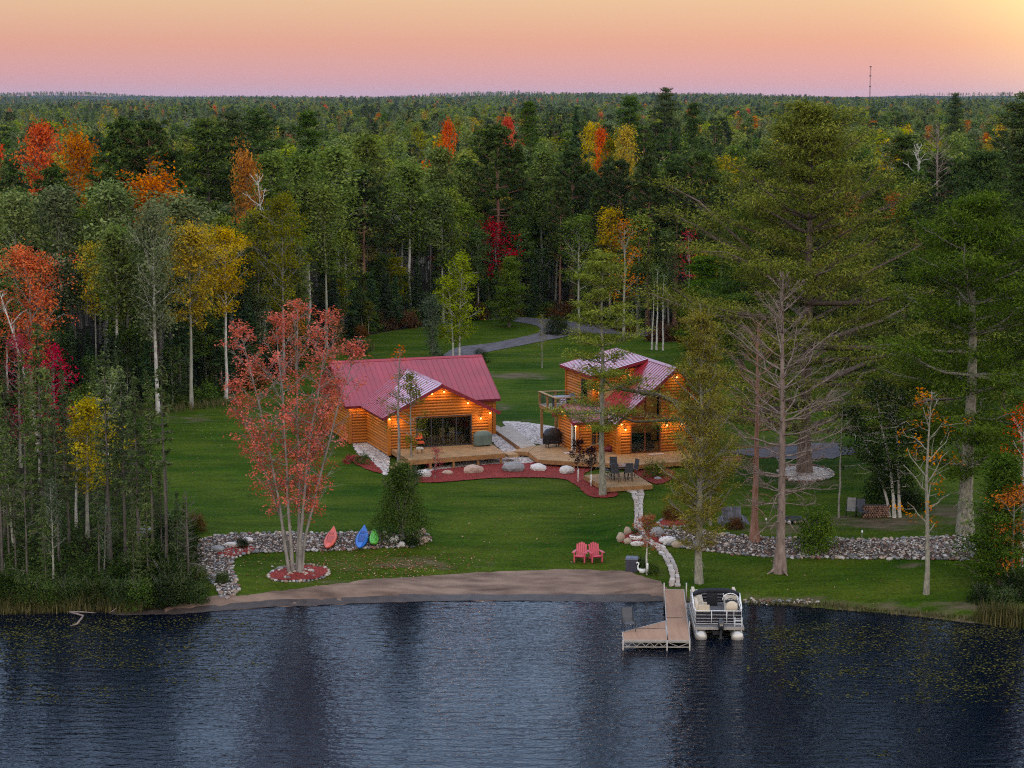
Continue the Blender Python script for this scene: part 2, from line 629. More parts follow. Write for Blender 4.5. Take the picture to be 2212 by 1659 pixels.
def watermat():
    m, n, o = newmat('lake_water')
    b = N(n, 'ShaderNodeBsdfPrincipled')
    b.inputs['Base Color'].default_value = (.001, .003, .008, 1)
    b.inputs['Roughness'].default_value = .04
    b.inputs['IOR'].default_value = 1.33
    b.inputs['Specular IOR Level'].default_value = .10
    t = N(n, 'ShaderNodeTexCoord')
    def noise(scale, detail, stretch, rot, dist=0.):
        mp = N(n, 'ShaderNodeMapping')
        mp.inputs['Scale'].default_value = stretch
        mp.inputs['Rotation'].default_value = (0, 0, rot)
        lk(n, t.outputs['Object'], mp.inputs[0])
        z = N(n, 'ShaderNodeTexNoise')
        z.inputs['Scale'].default_value = scale
        z.inputs['Detail'].default_value = detail
        z.inputs['Roughness'].default_value = .55
        z.inputs['Distortion'].default_value = dist
        lk(n, mp.outputs[0], z.inputs['Vector'])
        return z.outputs[0]
    mp = N(n, 'ShaderNodeMapping')
    mp.inputs['Rotation'].default_value = (0, 0, R(16))
    mp.inputs['Scale'].default_value = (.25, 1, 1)
    lk(n, t.outputs['Object'], mp.inputs[0])
    wv = N(n, 'ShaderNodeTexWave', wave_type='BANDS', bands_direction='Y')
    wv.inputs['Scale'].default_value = .42
    wv.inputs['Distortion'].default_value = 6.
    wv.inputs['Detail'].default_value = 3.
    wv.inputs['Detail Scale'].default_value = 1.1
    lk(n, mp.outputs[0], wv.inputs['Vector'])
    def add(a, fa, c, fc):
        x = N(n, 'ShaderNodeMath', operation='MULTIPLY')
        lk(n, a, x.inputs[0])
        x.inputs[1].default_value = fa
        y = N(n, 'ShaderNodeMath', operation='MULTIPLY_ADD')
        lk(n, c, y.inputs[0])
        y.inputs[1].default_value = fc
        lk(n, x.outputs[0], y.inputs[2])
        return y.outputs[0]
    # calm and breezy areas of the lake
    calm = N(n, 'ShaderNodeMapRange')
    calm.inputs['From Min'].default_value = .35
    calm.inputs['From Max'].default_value = .65
    calm.inputs['To Min'].default_value = .55
    calm.inputs['To Max'].default_value = 1.25
    lk(n, noise(.07, 2, (.6, 1, 1), .3), calm.inputs['Value'])
    h = add(wv.outputs['Fac'], .13, noise(1., 3, (.8, 2.3, 1), R(13), .4), 1.)
    h = add(h, 1., noise(1., 2, (2.3, 5.2, 1), R(-8), .3), .45)
    mu = N(n, 'ShaderNodeMath', operation='MULTIPLY')
    lk(n, h, mu.inputs[0])
    lk(n, calm.outputs[0], mu.inputs[1])
    bp = N(n, 'ShaderNodeBump')
    bp.inputs['Strength'].default_value = 1.
    bp.inputs['Distance'].default_value = .058
    lk(n, mu.outputs[0], bp.inputs['Height'])
    lk(n, bp.outputs[0], b.inputs['Normal'])
    lk(n, b.outputs[0], o.inputs[0])
    return m
wm = MB()
wm.add([(-2500, -600, 0), (2500, -600, 0), (2500, 108.5, 0), (-2500, 108.5, 0)], [(0, 1, 2, 3)])
water = wm.build('lake', watermat())
water['kind'] = 'structure'

sand = pm('beach_sand', (.085, .052, .038), .95, scale=.9, detail=9, col2=(.25, .168, .122), stretch=(.6, 1.6, 1), bump=.6, bscale=5., spec=.15)
wetsand = pm('wet_sand', (.05, .037, .030), .6, scale=2., var=.3, spec=.3)
beach_px = [(330, 1328), (460, 1290), (520, 1290), (580, 1282), (660, 1272), (740, 1262), (800, 1254), (860, 1250), (960, 1244), (1060, 1238), (1160, 1235), (1260, 1233), (1340, 1236), (1385, 1247), (1430, 1262), (1436, 1300),
            (1300, 1300), (1100, 1301), (960, 1302), (800, 1306), (700, 1310), (560, 1316), (430, 1327)]
patch('beach', ragged(px_poly(beach_px), .05, .4, 3), sand, .08, .6)
wet_px = [(250, 1326), (330, 1322), (430, 1313), (560, 1302), (700, 1296), (800, 1292), (960, 1288.5), (1100, 1288), (1300, 1288), (1428, 1291), (1430, 1303), (1100, 1301), (960, 1302), (800, 1306), (700, 1310), (560, 1316), (430, 1327), (330, 1331), (250, 1332)]
patch('wet_sand', ragged(px_poly(wet_px), .02, .5, 4), wetsand, .10, .6)

gravel_road = pm('road_gravel', (.085, .075, .08), .95, scale=1.5, col2=(.15, .135, .142), bump=.4, bscale=14, spec=.1)
road_px = [(950, 778), (985, 752), (1060, 742), (1120, 730), (1165, 718), (1158, 704), (1100, 694), (1040, 690), (1040, 684), (1110, 685), (1180, 690), (1230, 694), (1330, 702), (1440, 712), (1560, 716), (1560, 726), (1440, 728), (1330, 722), (1250, 722), (1205, 731), (1120, 748), (1050, 762), (990, 782)]
patch('gravel_road', px_poly(road_px), gravel_road, .04, 1.2)
drive = pm('drive_gravel', (.075, .07, .08), .9, scale=.7, col2=(.12, .11, .12), bump=.3, bscale=12, spec=.15)
patch('driveway', ragged(px_poly([(1570, 974), (1610, 985), (1716, 993), (1801, 990), (1850, 976), (1820, 964), (1780, 957), (1720, 960), (1660, 966)]), .18, .6, 8), drive, .04, 1.)

def chipmat(name, c1, c2, c3, scale):
    """small stones or chips: a cell pattern with a tone for each cell and relief"""
    m, n, o = newmat(name)
    b = N(n, 'ShaderNodeBsdfPrincipled')
    b.inputs['Roughness'].default_value = .9
    b.inputs['Specular IOR Level'].default_value = .2
    t = N(n, 'ShaderNodeTexCoord')
    v = N(n, 'ShaderNodeTexVoronoi', feature='F1')
    v.inputs['Scale'].default_value = scale
    lk(n, t.outputs['Object'], v.inputs['Vector'])
    sp = N(n, 'ShaderNodeSeparateColor')
    lk(n, v.outputs['Color'], sp.inputs[0])
    r = N(n, 'ShaderNodeValToRGB')
    e = r.color_ramp.elements
    e[0].position, e[0].color = .0, (*c1, 1)
    e[1].position, e[1].color = .85, (*c3, 1)
    x = e.new(.4)
    x.color = (*c2, 1)
    lk(n, sp.outputs[0], r.inputs[0])
    nz = N(n, 'ShaderNodeTexNoise')
    nz.inputs['Scale'].default_value = .8
    nz.inputs['Detail'].default_value = 4
    lk(n, t.outputs['Object'], nz.inputs['Vector'])
    mr = N(n, 'ShaderNodeMapRange')
    mr.inputs['To Min'].default_value = .65
    mr.inputs['To Max'].default_value = 1.3
    lk(n, nz.outputs[0], mr.inputs['Value'])
    hs = N(n, 'ShaderNodeHueSaturation')
    lk(n, mr.outputs[0], hs.inputs['Value'])
    lk(n, r.outputs[0], hs.inputs['Color'])
    lk(n, hs.outputs[0], b.inputs['Base Color'])
    bp = N(n, 'ShaderNodeBump', invert=True)
    bp.inputs['Strength'].default_value = .9
    bp.inputs['Distance'].default_value = .05
    lk(n, v.outputs['Distance'], bp.inputs['Height'])
    lk(n, bp.outputs[0], b.inputs['Normal'])
    lk(n, b.outputs[0], o.inputs[0])
    return m
gravel = chipmat('pale_gravel', (.17, .135, .115), (.42, .36, .32), (.68, .60, .55), 8.)
mulch = chipmat('red_mulch', (.12, .014, .010), (.21, .025, .018), (.29, .038, .028), 13.)
for nm, pl in (('gravel_bed', [(900, 1018), (985, 1002), (1080, 985), (1112, 976), (1168, 990), (1158, 1001), (1050, 1006), (960, 1015), (912, 1030)]),
               ('gravel_bed', [(762, 948), (800, 942), (836, 965), (840, 1024), (815, 1018), (800, 992), (772, 982)]),
               ('gravel_bed', [(1056, 945), (1060, 928), (1080, 922), (1132, 968), (1112, 978), (1085, 976)]),
               ('gravel_bed', [(1085, 912), (1130, 913), (1190, 921), (1232, 934), (1232, 962), (1150, 958), (1110, 932)]),
               ('gravel_bed', [(1683, 1018), (1705, 1009), (1740, 1007), (1775, 1011), (1797, 1023), (1785, 1034), (1745, 1040), (1705, 1036)])):
    patch(nm, ragged(px_poly(pl), .05, .3, 5), gravel, .045, .6)
for pl in ([(896, 1037), (915, 1024), (960, 1014), (1050, 1005), (1150, 1001), (1165, 994), (1240, 1002), (1290, 1009), (1262, 1027), (1300, 1052), (1335, 1069), (1310, 1077), (1268, 1070), (1240, 1047), (1205, 1035), (1110, 1033), (1020, 1037), (950, 1043), (905, 1043)],
           [(1372, 1005), (1440, 1012), (1456, 1030), (1418, 1047), (1370, 1022)],
           [(770, 984), (800, 996), (826, 1022), (800, 1018), (770, 1004), (755, 990)],
           [(583, 1243), (610, 1228), (660, 1222), (700, 1229), (706, 1240), (680, 1252), (630, 1255), (595, 1253)],
           [(1425, 1131), (1440, 1122), (1465, 1121), (1488, 1129), (1485, 1135), (1455, 1139), (1433, 1137)],
           [(1333, 1166), (1345, 1156), (1372, 1150), (1420, 1148), (1434, 1160), (1430, 1176), (1395, 1178), (1350, 1175)],
           [(470, 1192), (490, 1185), (540, 1180), (548, 1190), (510, 1203), (480, 1203)]):
    patch('mulch_bed', ragged(px_poly(pl), .04, .3, 6), mulch, .06, .5)

# ------------------------------------------------------------------ stones
def stone_mesh(name, mat, seed, sub=1, flat=.65, jag=.16):
    bm = bmesh.new()
    bmesh.ops.create_icosphere(bm, subdivisions=sub, radius=.5)
    rg = random.Random(seed)
    ax = (rg.uniform(.8, 1.2), rg.uniform(.7, 1.), flat * rg.uniform(.85, 1.15))
    for v in bm.verts:
        k = 1 + rg.uniform(-jag, jag)
        v.co = Vector((v.co.x * ax[0] * k, v.co.y * ax[1] * k, v.co.z * ax[2] * k))
    me = bpy.data.meshes.new(name)
    bm.to_mesh(me)
    bm.free()
    me.polygons.foreach_set('use_smooth', [sub > 1 and jag < .12] * len(me.polygons))
    me.materials.append(mat)
    return me
def rockmat(name, cols, rnd_attr=None, spots=.3):
    m, n, o = newmat(name)
    b = N(n, 'ShaderNodeBsdfPrincipled')
    b.inputs['Roughness'].default_value = .85
    b.inputs['Specular IOR Level'].default_value = .25
    if rnd_attr:
        src = N(n, 'ShaderNodeAttribute', attribute_name=rnd_attr).outputs['Fac']
    else:
        src = N(n, 'ShaderNodeObjectInfo').outputs['Random']
    r = N(n, 'ShaderNodeValToRGB')
    r.color_ramp.interpolation = 'CONSTANT'
    while len(r.color_ramp.elements) < len(cols):
        r.color_ramp.elements.new(.5)
    for i, (e, c) in enumerate(zip(r.color_ramp.elements, cols)):
        e.position = i / len(cols)
        e.color = (*c, 1)
    lk(n, src, r.inputs[0])
    t = N(n, 'ShaderNodeTexCoord')
    nz = N(n, 'ShaderNodeTexNoise')
    nz.inputs['Scale'].default_value = 5.
    nz.inputs['Detail'].default_value = 5
    lk(n, t.outputs['Object'], nz.inputs['Vector'])
    mr = N(n, 'ShaderNodeMapRange')
    mr.inputs['To Min'].default_value = 1 - spots * 1.6
    mr.inputs['To Max'].default_value = 1 + spots * 1.2
    lk(n, nz.outputs[0], mr.inputs['Value'])
    hs = N(n, 'ShaderNodeHueSaturation')
    lk(n, mr.outputs[0], hs.inputs['Value'])
    lk(n, r.outputs[0], hs.inputs['Color'])
    lk(n, hs.outputs[0], b.inputs['Base Color'])
    lk(n, b.outputs[0], o.inputs[0])
    return m
ROCKC = [(.38, .34, .31), (.16, .15, .15), (.24, .17, .13), (.5, .46, .43), (.13, .12, .12), (.28, .25, .22), (.20, .10, .075), (.19, .20, .21), (.42, .33, .25), (.27, .19, .15), (.22, .22, .22), (.46, .42, .38)]
rock_obj = rockmat('field_stone', ROCKC)
rock_att = rockmat('cobble_stone', ROCKC, 'tint')
soil = pm('bed_soil', (.05, .035, .025), .95, scale=3., var=.5, spec=.1)
STONES = [stone_mesh('stone', rock_obj, 100 + i, 1, .7, .1) for i in range(8)]
_ico = bmesh.new()
bmesh.ops.create_icosphere(_ico, subdivisions=1, radius=.5)
ICO_V = np.array([v.co[:] for v in _ico.verts])
ICO_F = np.array([[v.index for v in f.verts] for f in _ico.faces])
_ico.free()
def stone_heap(name, XY, size, parent, rg):
    """many small cobbles as one part"""
    n = len(XY)
    k = len(ICO_V)
    ang = rg.uniform(0, 6.28, n)
    V = np.repeat(ICO_V[None], n, 0) * (1 + rg.uniform(-.14, .14, (n, k, 1)))
    V = V * np.stack([size * rg.uniform(.8, 1.3, n), size * rg.uniform(.7, 1.05, n), size * rg.uniform(.55, .8, n)], 1)[:, None, :]
    c, s = np.cos(ang)[:, None], np.sin(ang)[:, None]
    V = np.stack([V[..., 0] * c - V[..., 1] * s, V[..., 0] * s + V[..., 1] * c, V[..., 2]], -1)
    z = H(XY[:, 0], XY[:, 1]) + size * .22
    V += np.stack([XY[:, 0], XY[:, 1], z], 1)[:, None, :]
    Fc = (ICO_F[None] + (np.arange(n) * k)[:, None, None]).reshape(-1, 3)
    o = link(name, fast_mesh(name, V.reshape(-1, 3), None, Fc, attr={'tint': np.repeat(rg.uniform(0, 1, n), k)}, smooth=True, mats=[rock_att]), parent)
    o['kind'] = 'stuff'
    return o
def scatter(poly, n, mind, rg, edge=None):
    P = np.asarray(poly)
    x0, y0 = P.min(0)
    x1, y1 = P.max(0)
    X = rg.uniform(x0, x1, n * 6)
    Y = rg.uniform(y0, y1, n * 6)
    m = inside(poly, X, Y)
    X, Y = X[m], Y[m]
    cell = {}
    keep = []
    for i in range(len(X)):
        a, b = int(X[i] // mind), int(Y[i] // mind)
        ok = True
        for u in (-1, 0, 1):
            for v in (-1, 0, 1):
                for j in cell.get((a + u, b + v), ()):
                    if (X[j] - X[i]) ** 2 + (Y[j] - Y[i]) ** 2 < mind * mind:
                        ok = False
        if ok:
            cell.setdefault((a, b), []).append(i)
            keep.append(i)
            if len(keep) >= n:
                break
    return np.stack([X[keep], Y[keep]], 1)
def place_stone(name, x, y, s, parent, rg, meshes=STONES, sink=.2, ss=None):
    o = link(name, meshes[int(rg.integers(len(meshes)))], parent, (x, y, float(H(x, y)) + s * sink), (rg.uniform(-.3, .3), rg.uniform(-.3, .3), rg.uniform(0, 6.28)))
    o.scale = ss or (s * rg.uniform(.85, 1.25), s * rg.uniform(.8, 1.1), s * rg.uniform(.7, 1.))
    return o
def ring_points(poly, step, rg):
    P = np.asarray(poly)
    Q = np.roll(P, -1, 0)
    o = []
    acc = 0.
    for a, b in zip(P, Q):
        L = np.hypot(*(b - a))
        while acc < L:
            o.append(a + (b - a) * (acc / max(L, 1e-9)))
            acc += step * rg.uniform(.8, 1.3)
        acc -= L
    return o
def riprap(label, pl, seed, nsmall, border=.27, ind=300, inner=.2, group=None, cat='rock bed', small=.13):
    rg = np.random.default_rng(seed)
    poly = px_poly(pl)
    root = thing('rock_bed', label, cat, group=group)
    patch('bed_soil', poly, soil, .05, .4, None, root)
    n = 0
    for q in ring_points(poly, border * 1.0, rg):
        if n >= ind:
            break
        place_stone('stone', q[0] + rg.normal(0, .05), q[1] + rg.normal(0, .05), border * rg.uniform(.75, 1.35), root, rg)
        n += 1
    if n < ind and inner:
        for q in scatter(poly, ind - n, inner * 1.15, rg):
            place_stone('stone', q[0], q[1], inner * rg.uniform(.85, 1.35), root, rg)
            n += 1
    if nsmall:
        XY = scatter(poly, nsmall, small * .72, rg)
        stone_heap('small_stones', XY, small * rg.uniform(.65, 1.45, len(XY)), root, rg)
    return root, poly
riprap('wide band of mixed field stones holding the bank below the right lawn', [(1428, 1160), (1442, 1146), (1500, 1147), (1560, 1155), (1620, 1161), (1700, 1163), (1800, 1165), (1900, 1166), (2000, 1162), (2090, 1160), (2102, 1182), (2088, 1209), (1950, 1208), (1850, 1208), (1700, 1205), (1600, 1199), (1500, 1187), (1440, 1177)], 21, 4200)
riprap('curved band of field stones behind the kayaks running down to the beach', [(425, 1188), (445, 1163), (510, 1156), (600, 1153), (700, 1153), (800, 1151), (870, 1157), (915, 1154), (929, 1162), (918, 1173), (880, 1182), (800, 1185), (700, 1191), (600, 1193), (545, 1195), (508, 1207), (500, 1226), (512, 1262), (506, 1286), (478, 1292), (468, 1268), (428, 1236), (414, 1208)], 22, 4600)
for lab, pl, sd in (('ring of pale stones around the mulch under the red maple clump', [(580, 1243), (608, 1227), (660, 1220), (702, 1228), (709, 1241), (682, 1254), (630, 1257), (593, 1255)], 23),
                    ('ring of white stones around the oval mulch bed beside the path', [(1422, 1131), (1438, 1121), (1465, 1119), (1491, 1129), (1487, 1136), (1455, 1140), (1431, 1138)], 24)):
    rg = np.random.default_rng(sd)
    root = thing('stone_ring', lab, 'stone edging')
    for q in ring_points(px_poly(pl), .2, rg):
        place_stone('stone', q[0], q[1], rg.uniform(.16, .28), root, rg)
root = thing('stone_mound', 'loose pale cobbles piled round the foot of the red maple clump', 'stone mound')
rg = np.random.default_rng(31)
for i in range(46):
    p = at(640 + rg.normal(0, 20), 1233 + rg.normal(0, 5))
    place_stone('stone', p.x, p.y, rg.uniform(.14, .3), root, rg)
for i in range(7):
    p = at(rg.uniform(600, 690), rg.uniform(1232, 1250))
    place_stone('stone', p.x, p.y, rg.uniform(.2, .32), root, rg)
root = thing('stone_ring', 'rough stones edging the pale gravel under the giant pine', 'stone edging')
for q in ring_points(px_poly([(1681, 1018), (1705, 1008), (1740, 1006), (1775, 1010), (1799, 1023), (1787, 1035), (1745, 1041), (1703, 1037)]), .24, rg):
    place_stone('stone', q[0], q[1], rg.uniform(.18, .34), root, rg)
rg = np.random.default_rng(32)
root = thing('shore_stones', 'low scatter of small stones along the bank right of the pontoon boat', 'stones')
for i in range(70):
    p = at(rg.uniform(1608, 1770), 1301 + rg.normal(0, 3))
    place_stone('stone', p.x, p.y, rg.uniform(.1, .26), root, rg)
# boulders, each a thing
rock_pale = rockmat('pale_boulder', [(.60, .56, .53), (.64, .61, .59)])
rock_pink = rockmat('pink_boulder', [(.46, .32, .25)])
rock_grey = rockmat('grey_boulder', [(.27, .265, .27)])
rock_tan = rockmat('tan_boulder', [(.38, .29, .21)])
for label, px, py, s, mat, ss, sd in (
        ('white round boulder at the left end of the front mulch bed', 919, 1031, .8, rock_pale, (.8, .7, .75), 1),
        ('pinkish grey low boulder beside the red-leaved shrub', 967, 1025, 1., rock_pink, (.95, .6, .5), 2),
        ('flat pink angular boulder in the mulch before the left deck', 1022, 1022, 1.6, rock_pink, (1.55, .9, .85), 3),
        ('big grey and white angular boulder below the boardwalk corner', 1109, 1018, 1.6, rock_grey, (1.5, 1., 1.05), 4),
        ('long white cracked boulder in the mulch between grey and white ones', 1163, 1017, 1.3, rock_pale, (1.4, .7, .75), 5),
        ('white pointed boulder near the purple-leaved tree', 1224, 1023, 1.3, rock_pale, (1.25, .9, .9), 6),
        ('small grey stone in the mulch right of the patio platform', 1421, 1036, .5, rock_grey, (.55, .4, .3), 7),
        ('grey cracked boulder at the top left end of the right rock band', 1418, 1158, .9, rock_grey, (.9, .8, .9), 8),
        ('pale flat-topped boulder below the grey cracked one', 1441, 1172, .9, rock_pale, (1., .6, .6), 9),
        ('tan boulder at the lower left corner of the right rock band', 1462, 1181, .7, rock_tan, (.8, .5, .5), 10),
        ('brown upright boulder behind the white flower tub', 1355, 1154, .55, rock_tan, (.5, .45, .6), 11),
        ('tan upright boulder at the left tip of the path-side mulch', 1341, 1169, .6, rock_tan, (.5, .5, .75), 12),
        ('round tan boulder in front of the path-side mulch', 1356, 1174, .5, rock_tan, (.5, .45, .5), 13),
        ('low pale boulder edging the mulch below the flower tub', 1376, 1178, .7, rock_pale, (.75, .4, .4), 14),
        ('pink boulder at the right end of the left rock band', 911, 1152, .7, rock_pink, (.7, .6, .55), 15),
        ('large pinkish boulder at the lower right of the left rock band', 913, 1172, .85, rock_pink, (.9, .6, .6), 16),
        ('white tall boulder between the green board and the pyramid shrub', 851, 1172, .6, rock_pale, (.55, .5, .7), 17),
        ('small round pale boulder at the foot of the pyramid shrub', 868, 1180, .5, rock_pale, (.5, .4, .45), 18),
        ('pale boulder under the long white driftwood-like slab', 535, 1172, .7, rock_pale, (.8, .6, .55), 19),
        ('long grey white slab boulder in the left rock band', 505, 1180, 1.2, rock_pale, (1.5, .5, .4), 20),
        ('rounded grey boulder at the left tip of the left rock band', 470, 1190, .8, rock_grey, (.9, .6, .5), 21),
        ('big smooth grey boulder among the left spruces', 312, 1157, 1.3, rock_grey, (1.1, 1., .85), 22)):
    me = stone_mesh('boulder', mat, 300 + sd * 7, 2, .85, .095)
    me.polygons.foreach_set('use_smooth', [False] * len(me.polygons))
    p = at(px, py)
    o = link('boulder', me, None, (p.x, p.y, p.z + ss[2] * .25), (0, 0, sd * 1.3 % .8 - .4))
    o.scale = ss
    tag(o, label, 'boulder')
# flagstone path, each stone its own piece
flagm = [pm('flagstone', c, .85, scale=4., var=.25, rnd=.22, spec=.2) for c in ((.46, .41, .37), (.40, .35, .31), (.36, .29, .24))]
path = link('path', None)
path['kind'] = 'structure'
joint = pm('path_joint', (.085, .06, .045), .95, scale=5., var=.4, spec=.1)
cl = [(1362, 1058, 26), (1378, 1066, 14), (1379, 1090, 9.5), (1380, 1115, 9.5), (1379, 1140, 9.5), (1386, 1158, 10), (1404, 1172, 11), (1426, 1184, 12), (1441, 1203, 11), (1452, 1225, 10.5), (1458, 1248, 10.5), (1457, 1268, 13)]
Lp = [at(a - r, b) for a, b, r in cl]
Rp = [at(a + r, b) for a, b, r in cl]
poly = [(p.x, p.y) for p in Lp] + [(p.x, p.y) for p in reversed(Rp)]
patch('path_joint', poly, joint, .05, .4, None, path)
rg = np.random.default_rng(41)
cum = [0.]
mid = [(a + b) / 2 for a, b in zip(Lp, Rp)]
for a, b in zip(mid, mid[1:]):
    cum.append(cum[-1] + (b - a).length)
def pl_at(s, t):
    i = min(max(int(np.searchsorted(cum, s)) - 1, 0), len(cum) - 2)
    k = (s - cum[i]) / (cum[i + 1] - cum[i])
    a = Lp[i].lerp(Lp[i + 1], k)
    b = Rp[i].lerp(Rp[i + 1], k)
    return a.lerp(b, t)
s = .05
while s < cum[-1] - .1:
    ln = rg.uniform(.3, .55)
    wid = (pl_at(s + ln / 2, 1) - pl_at(s + ln / 2, 0)).length
    cuts = [0] + sorted(rg.uniform(.3, .7, 1 if wid < .85 else 2).tolist()) + [1]
    for t0, t1 in zip(cuts, cuts[1:]):
        if t1 - t0 < .12:
            continue
        g = .03 / wid
        sh = rg.uniform(-.07, .07)
        cor = []
        for (a, t) in ((0, t0 + g), (0, (t0 + t1) / 2), (0, t1 - g), (.5, t1 - g * .5), (1, t1 - g), (1, (t0 + t1) / 2), (1, t0 + g), (.5, t0 + g * .5)):
            q = pl_at(min(max(s + sh + .025 + a * (ln - .05), 0), cum[-1]), t + rg.normal(0, .02))
            cor.append((q.x + rg.normal(0, .018), q.y + rg.normal(0, .018)))
        c = np.mean(cor, 0)
        z = float(H(c[0], c[1]))
        mb = MB()
        sl = [(float(H(a, b)) - z) for a, b in cor]
        k = len(cor)
        hh = rg.uniform(.085, .11)
        vs = [(a - c[0], b - c[1], d + hh) for (a, b), d in zip(cor, sl)] + [((a - c[0]) * 1.04, (b - c[1]) * 1.04, d + .02) for (a, b), d in zip(cor, sl)]
        fs = [tuple(range(k))] + [(k + i, k + (i + 1) % k, (i + 1) % k, i) for i in range(k)]
        # order so that the top faces up
        ar = sum(cor[i][0] * cor[(i + 1) % k][1] - cor[(i + 1) % k][0] * cor[i][1] for i in range(k))
        if ar < 0:
            fs = [tuple(reversed(f)) for f in fs]
        mb.add(vs, fs)
        mb.build('flagstone', flagm[int(rg.integers(3))], path, (c[0], c[1], z))
    s += ln
# floating lily pads and fallen leaves
def flat_bits(name, P, size, mat, rg, sides=5, tilt=.0):
    n = len(P)
    an = np.linspace(0, 2 * np.pi, sides, endpoint=False)
    ring = np.stack([np.cos(an), np.sin(an), np.zeros(sides)], 1)
    V = ring[None] * size[:, None, None] * rg.uniform(.75, 1.2, (n, sides, 1))
    V[..., 2] += rg.normal(0, tilt, (n, sides)) * size[:, None]
    V += P[:, None, :]
    tri = []
    for i in range(1, sides - 1):
        tri.append(np.stack([np.arange(n) * sides, np.arange(n) * sides + i, np.arange(n) * sides + i + 1], 1))
    return link(name, fast_mesh(name, V.reshape(-1, 3), None, np.concatenate(tri), attr={'tint': np.repeat(rg.uniform(0, 1, n), sides)}, mats=[mat]))
padm = leafmat('lily_pad', (.018, .018, .006), (.038, .038, .010), (.11, .10, .028), trans=0., hue=.0, val=0., sat=0.)
pts = []
rg = np.random.default_rng(51)
def pads(n, fx, fy):
    k = 0
    while k < n:
        a, b = fx(), fy()
        p = on_plane(a, b, .012)
        if p.y < np.interp(p.x, SX, SY) - .15:
            pts.append(tuple(p))
        k += 1
cl_l = [(rg.uniform(0, 560), 1336 + abs(rg.normal(0, 55))) for _ in range(120)]
cl_r = [(rg.uniform(1640, 2212), 1345 + abs(rg.normal(0, 75))) for _ in range(230)]
for (a, b) in cl_l:
    k = int(rg.integers(4, 30))
    pads(k, lambda: a + rg.normal(0, 28), lambda: b + rg.normal(0, 4))
for (a, b) in cl_r:
    k = int(rg.integers(4, 34))
    pads(k, lambda: a + rg.normal(0, 24), lambda: b + rg.normal(0, 5))
pads(900, lambda: rg.uniform(0, 420), lambda: rg.uniform(1335, 1440))
pads(160, lambda: rg.uniform(0, 330), lambda: rg.uniform(1480, 1520))
pads(900, lambda: rg.uniform(1980, 2212), lambda: rg.uniform(1355, 1520))
P = np.array(pts)
lp = flat_bits('lily_pads', P, rg.uniform(.03, .07, len(P)), padm, rg, 6, .04)
lp['kind'] = 'stuff'
fall = leafmat('fallen_leaf', (.16, .035, .02), (.30, .11, .06), (.46, .30, .20), trans=.1, hue=0, val=0, sat=0)
pts = []
def leaves_at(n, cx, cy, sx, sy):
    for _ in range(n):
        p = at(cx + rg.normal(0, sx), cy + rg.normal(0, sy), .05)
        if p.z > .2:
            pts.append(tuple(p))
leaves_at(700, 860, 1222, 85, 15)
leaves_at(260, 760, 1212, 70, 20)
leaves_at(170, 1000, 1190, 160, 22)
leaves_at(120, 905, 1265, 10, 12)
leaves_at(320, 630, 1225, 80, 25)
leaves_at(90, 400, 960, 50, 40)
leaves_at(220, 1200, 1120, 240, 60)
leaves_at(80, 1800, 1250, 220, 30)
leaves_at(90, 1400, 1190, 40, 30)
P = np.array(pts)
fl = flat_bits('fallen_leaves', P, rg.uniform(.025, .06, len(P)), fall, rg, 4, .35)
fl['kind'] = 'stuff'

# ------------------------------------------------------------------ cabins
logm = pm('log_siding', (.31, .088, .008), .5, scale=2.2, col2=(.50, .165, .018), stretch=(.9, 6, 6), rnd=.16, spec=.35)
wood_in = pm('pine_interior', (.42, .25, .10), .7, scale=2., var=.25)
trimw = pm('cedar_trim', (.36, .13, .02), .6, scale=3., var=.25)
roofm = pm('red_metal_roof', (.28, .016, .027), .24, scale=.8, var=.14, rnd=.08, spec=.4, coat=.5)
fasc = pm('red_fascia', (.22, .018, .03), .5, scale=2., var=.12)
darkfr = pm('dark_window_frame', (.045, .04, .042), .45, scale=5., var=.15)
brownfr = pm('brown_window_frame', (.15, .045, .015), .5, scale=5., var=.2)
glass = glassmat('window_glass')
dk = pm('dark_metal', (.02, .02, .022), .45, scale=6., var=.2)
whitem = pm('white_paint', (.75, .75, .74), .45, scale=4., var=.05)
bulbm = emat('warm_bulb', (1., .60, .16), 18.)
deckm = pm('deck_boards', (.34, .205, .095), .8, scale=1.5, var=.2, stretch=(1, 1, 1), rnd=.1, bump=.15)
deckw = pm('weathered_boards', (.40, .34, .28), .85, scale=1.5, var=.2, rnd=.12, bump=.2)
deckd = pm('deck_frame_wood', (.30, .145, .05), .75, scale=3., var=.25, rnd=.12)
COURSE = .205
def _log():
    mb = MB()
    h = COURSE / 2
    arc = [(0, -h), (-.035, -h * .86), (-.062, -h * .42), (-.068, 0), (-.062, h * .42), (-.035, h * .86), (0, h)]
    vs = [(0, a, b) for a, b in arc] + [(1, a, b) for a, b in arc]
    k = len(arc)
    mb.add(vs, [(i, i + k, i + 1 + k, i + 1) for i in range(k - 1)], None, True)
    mb.add([(0, a, b) for a, b in arc], [tuple(range(k))])
    mb.add([(1, a, b) for a, b in arc], [tuple(reversed(range(k)))])
    return mb.mesh('log', logm)
LOG = _log()
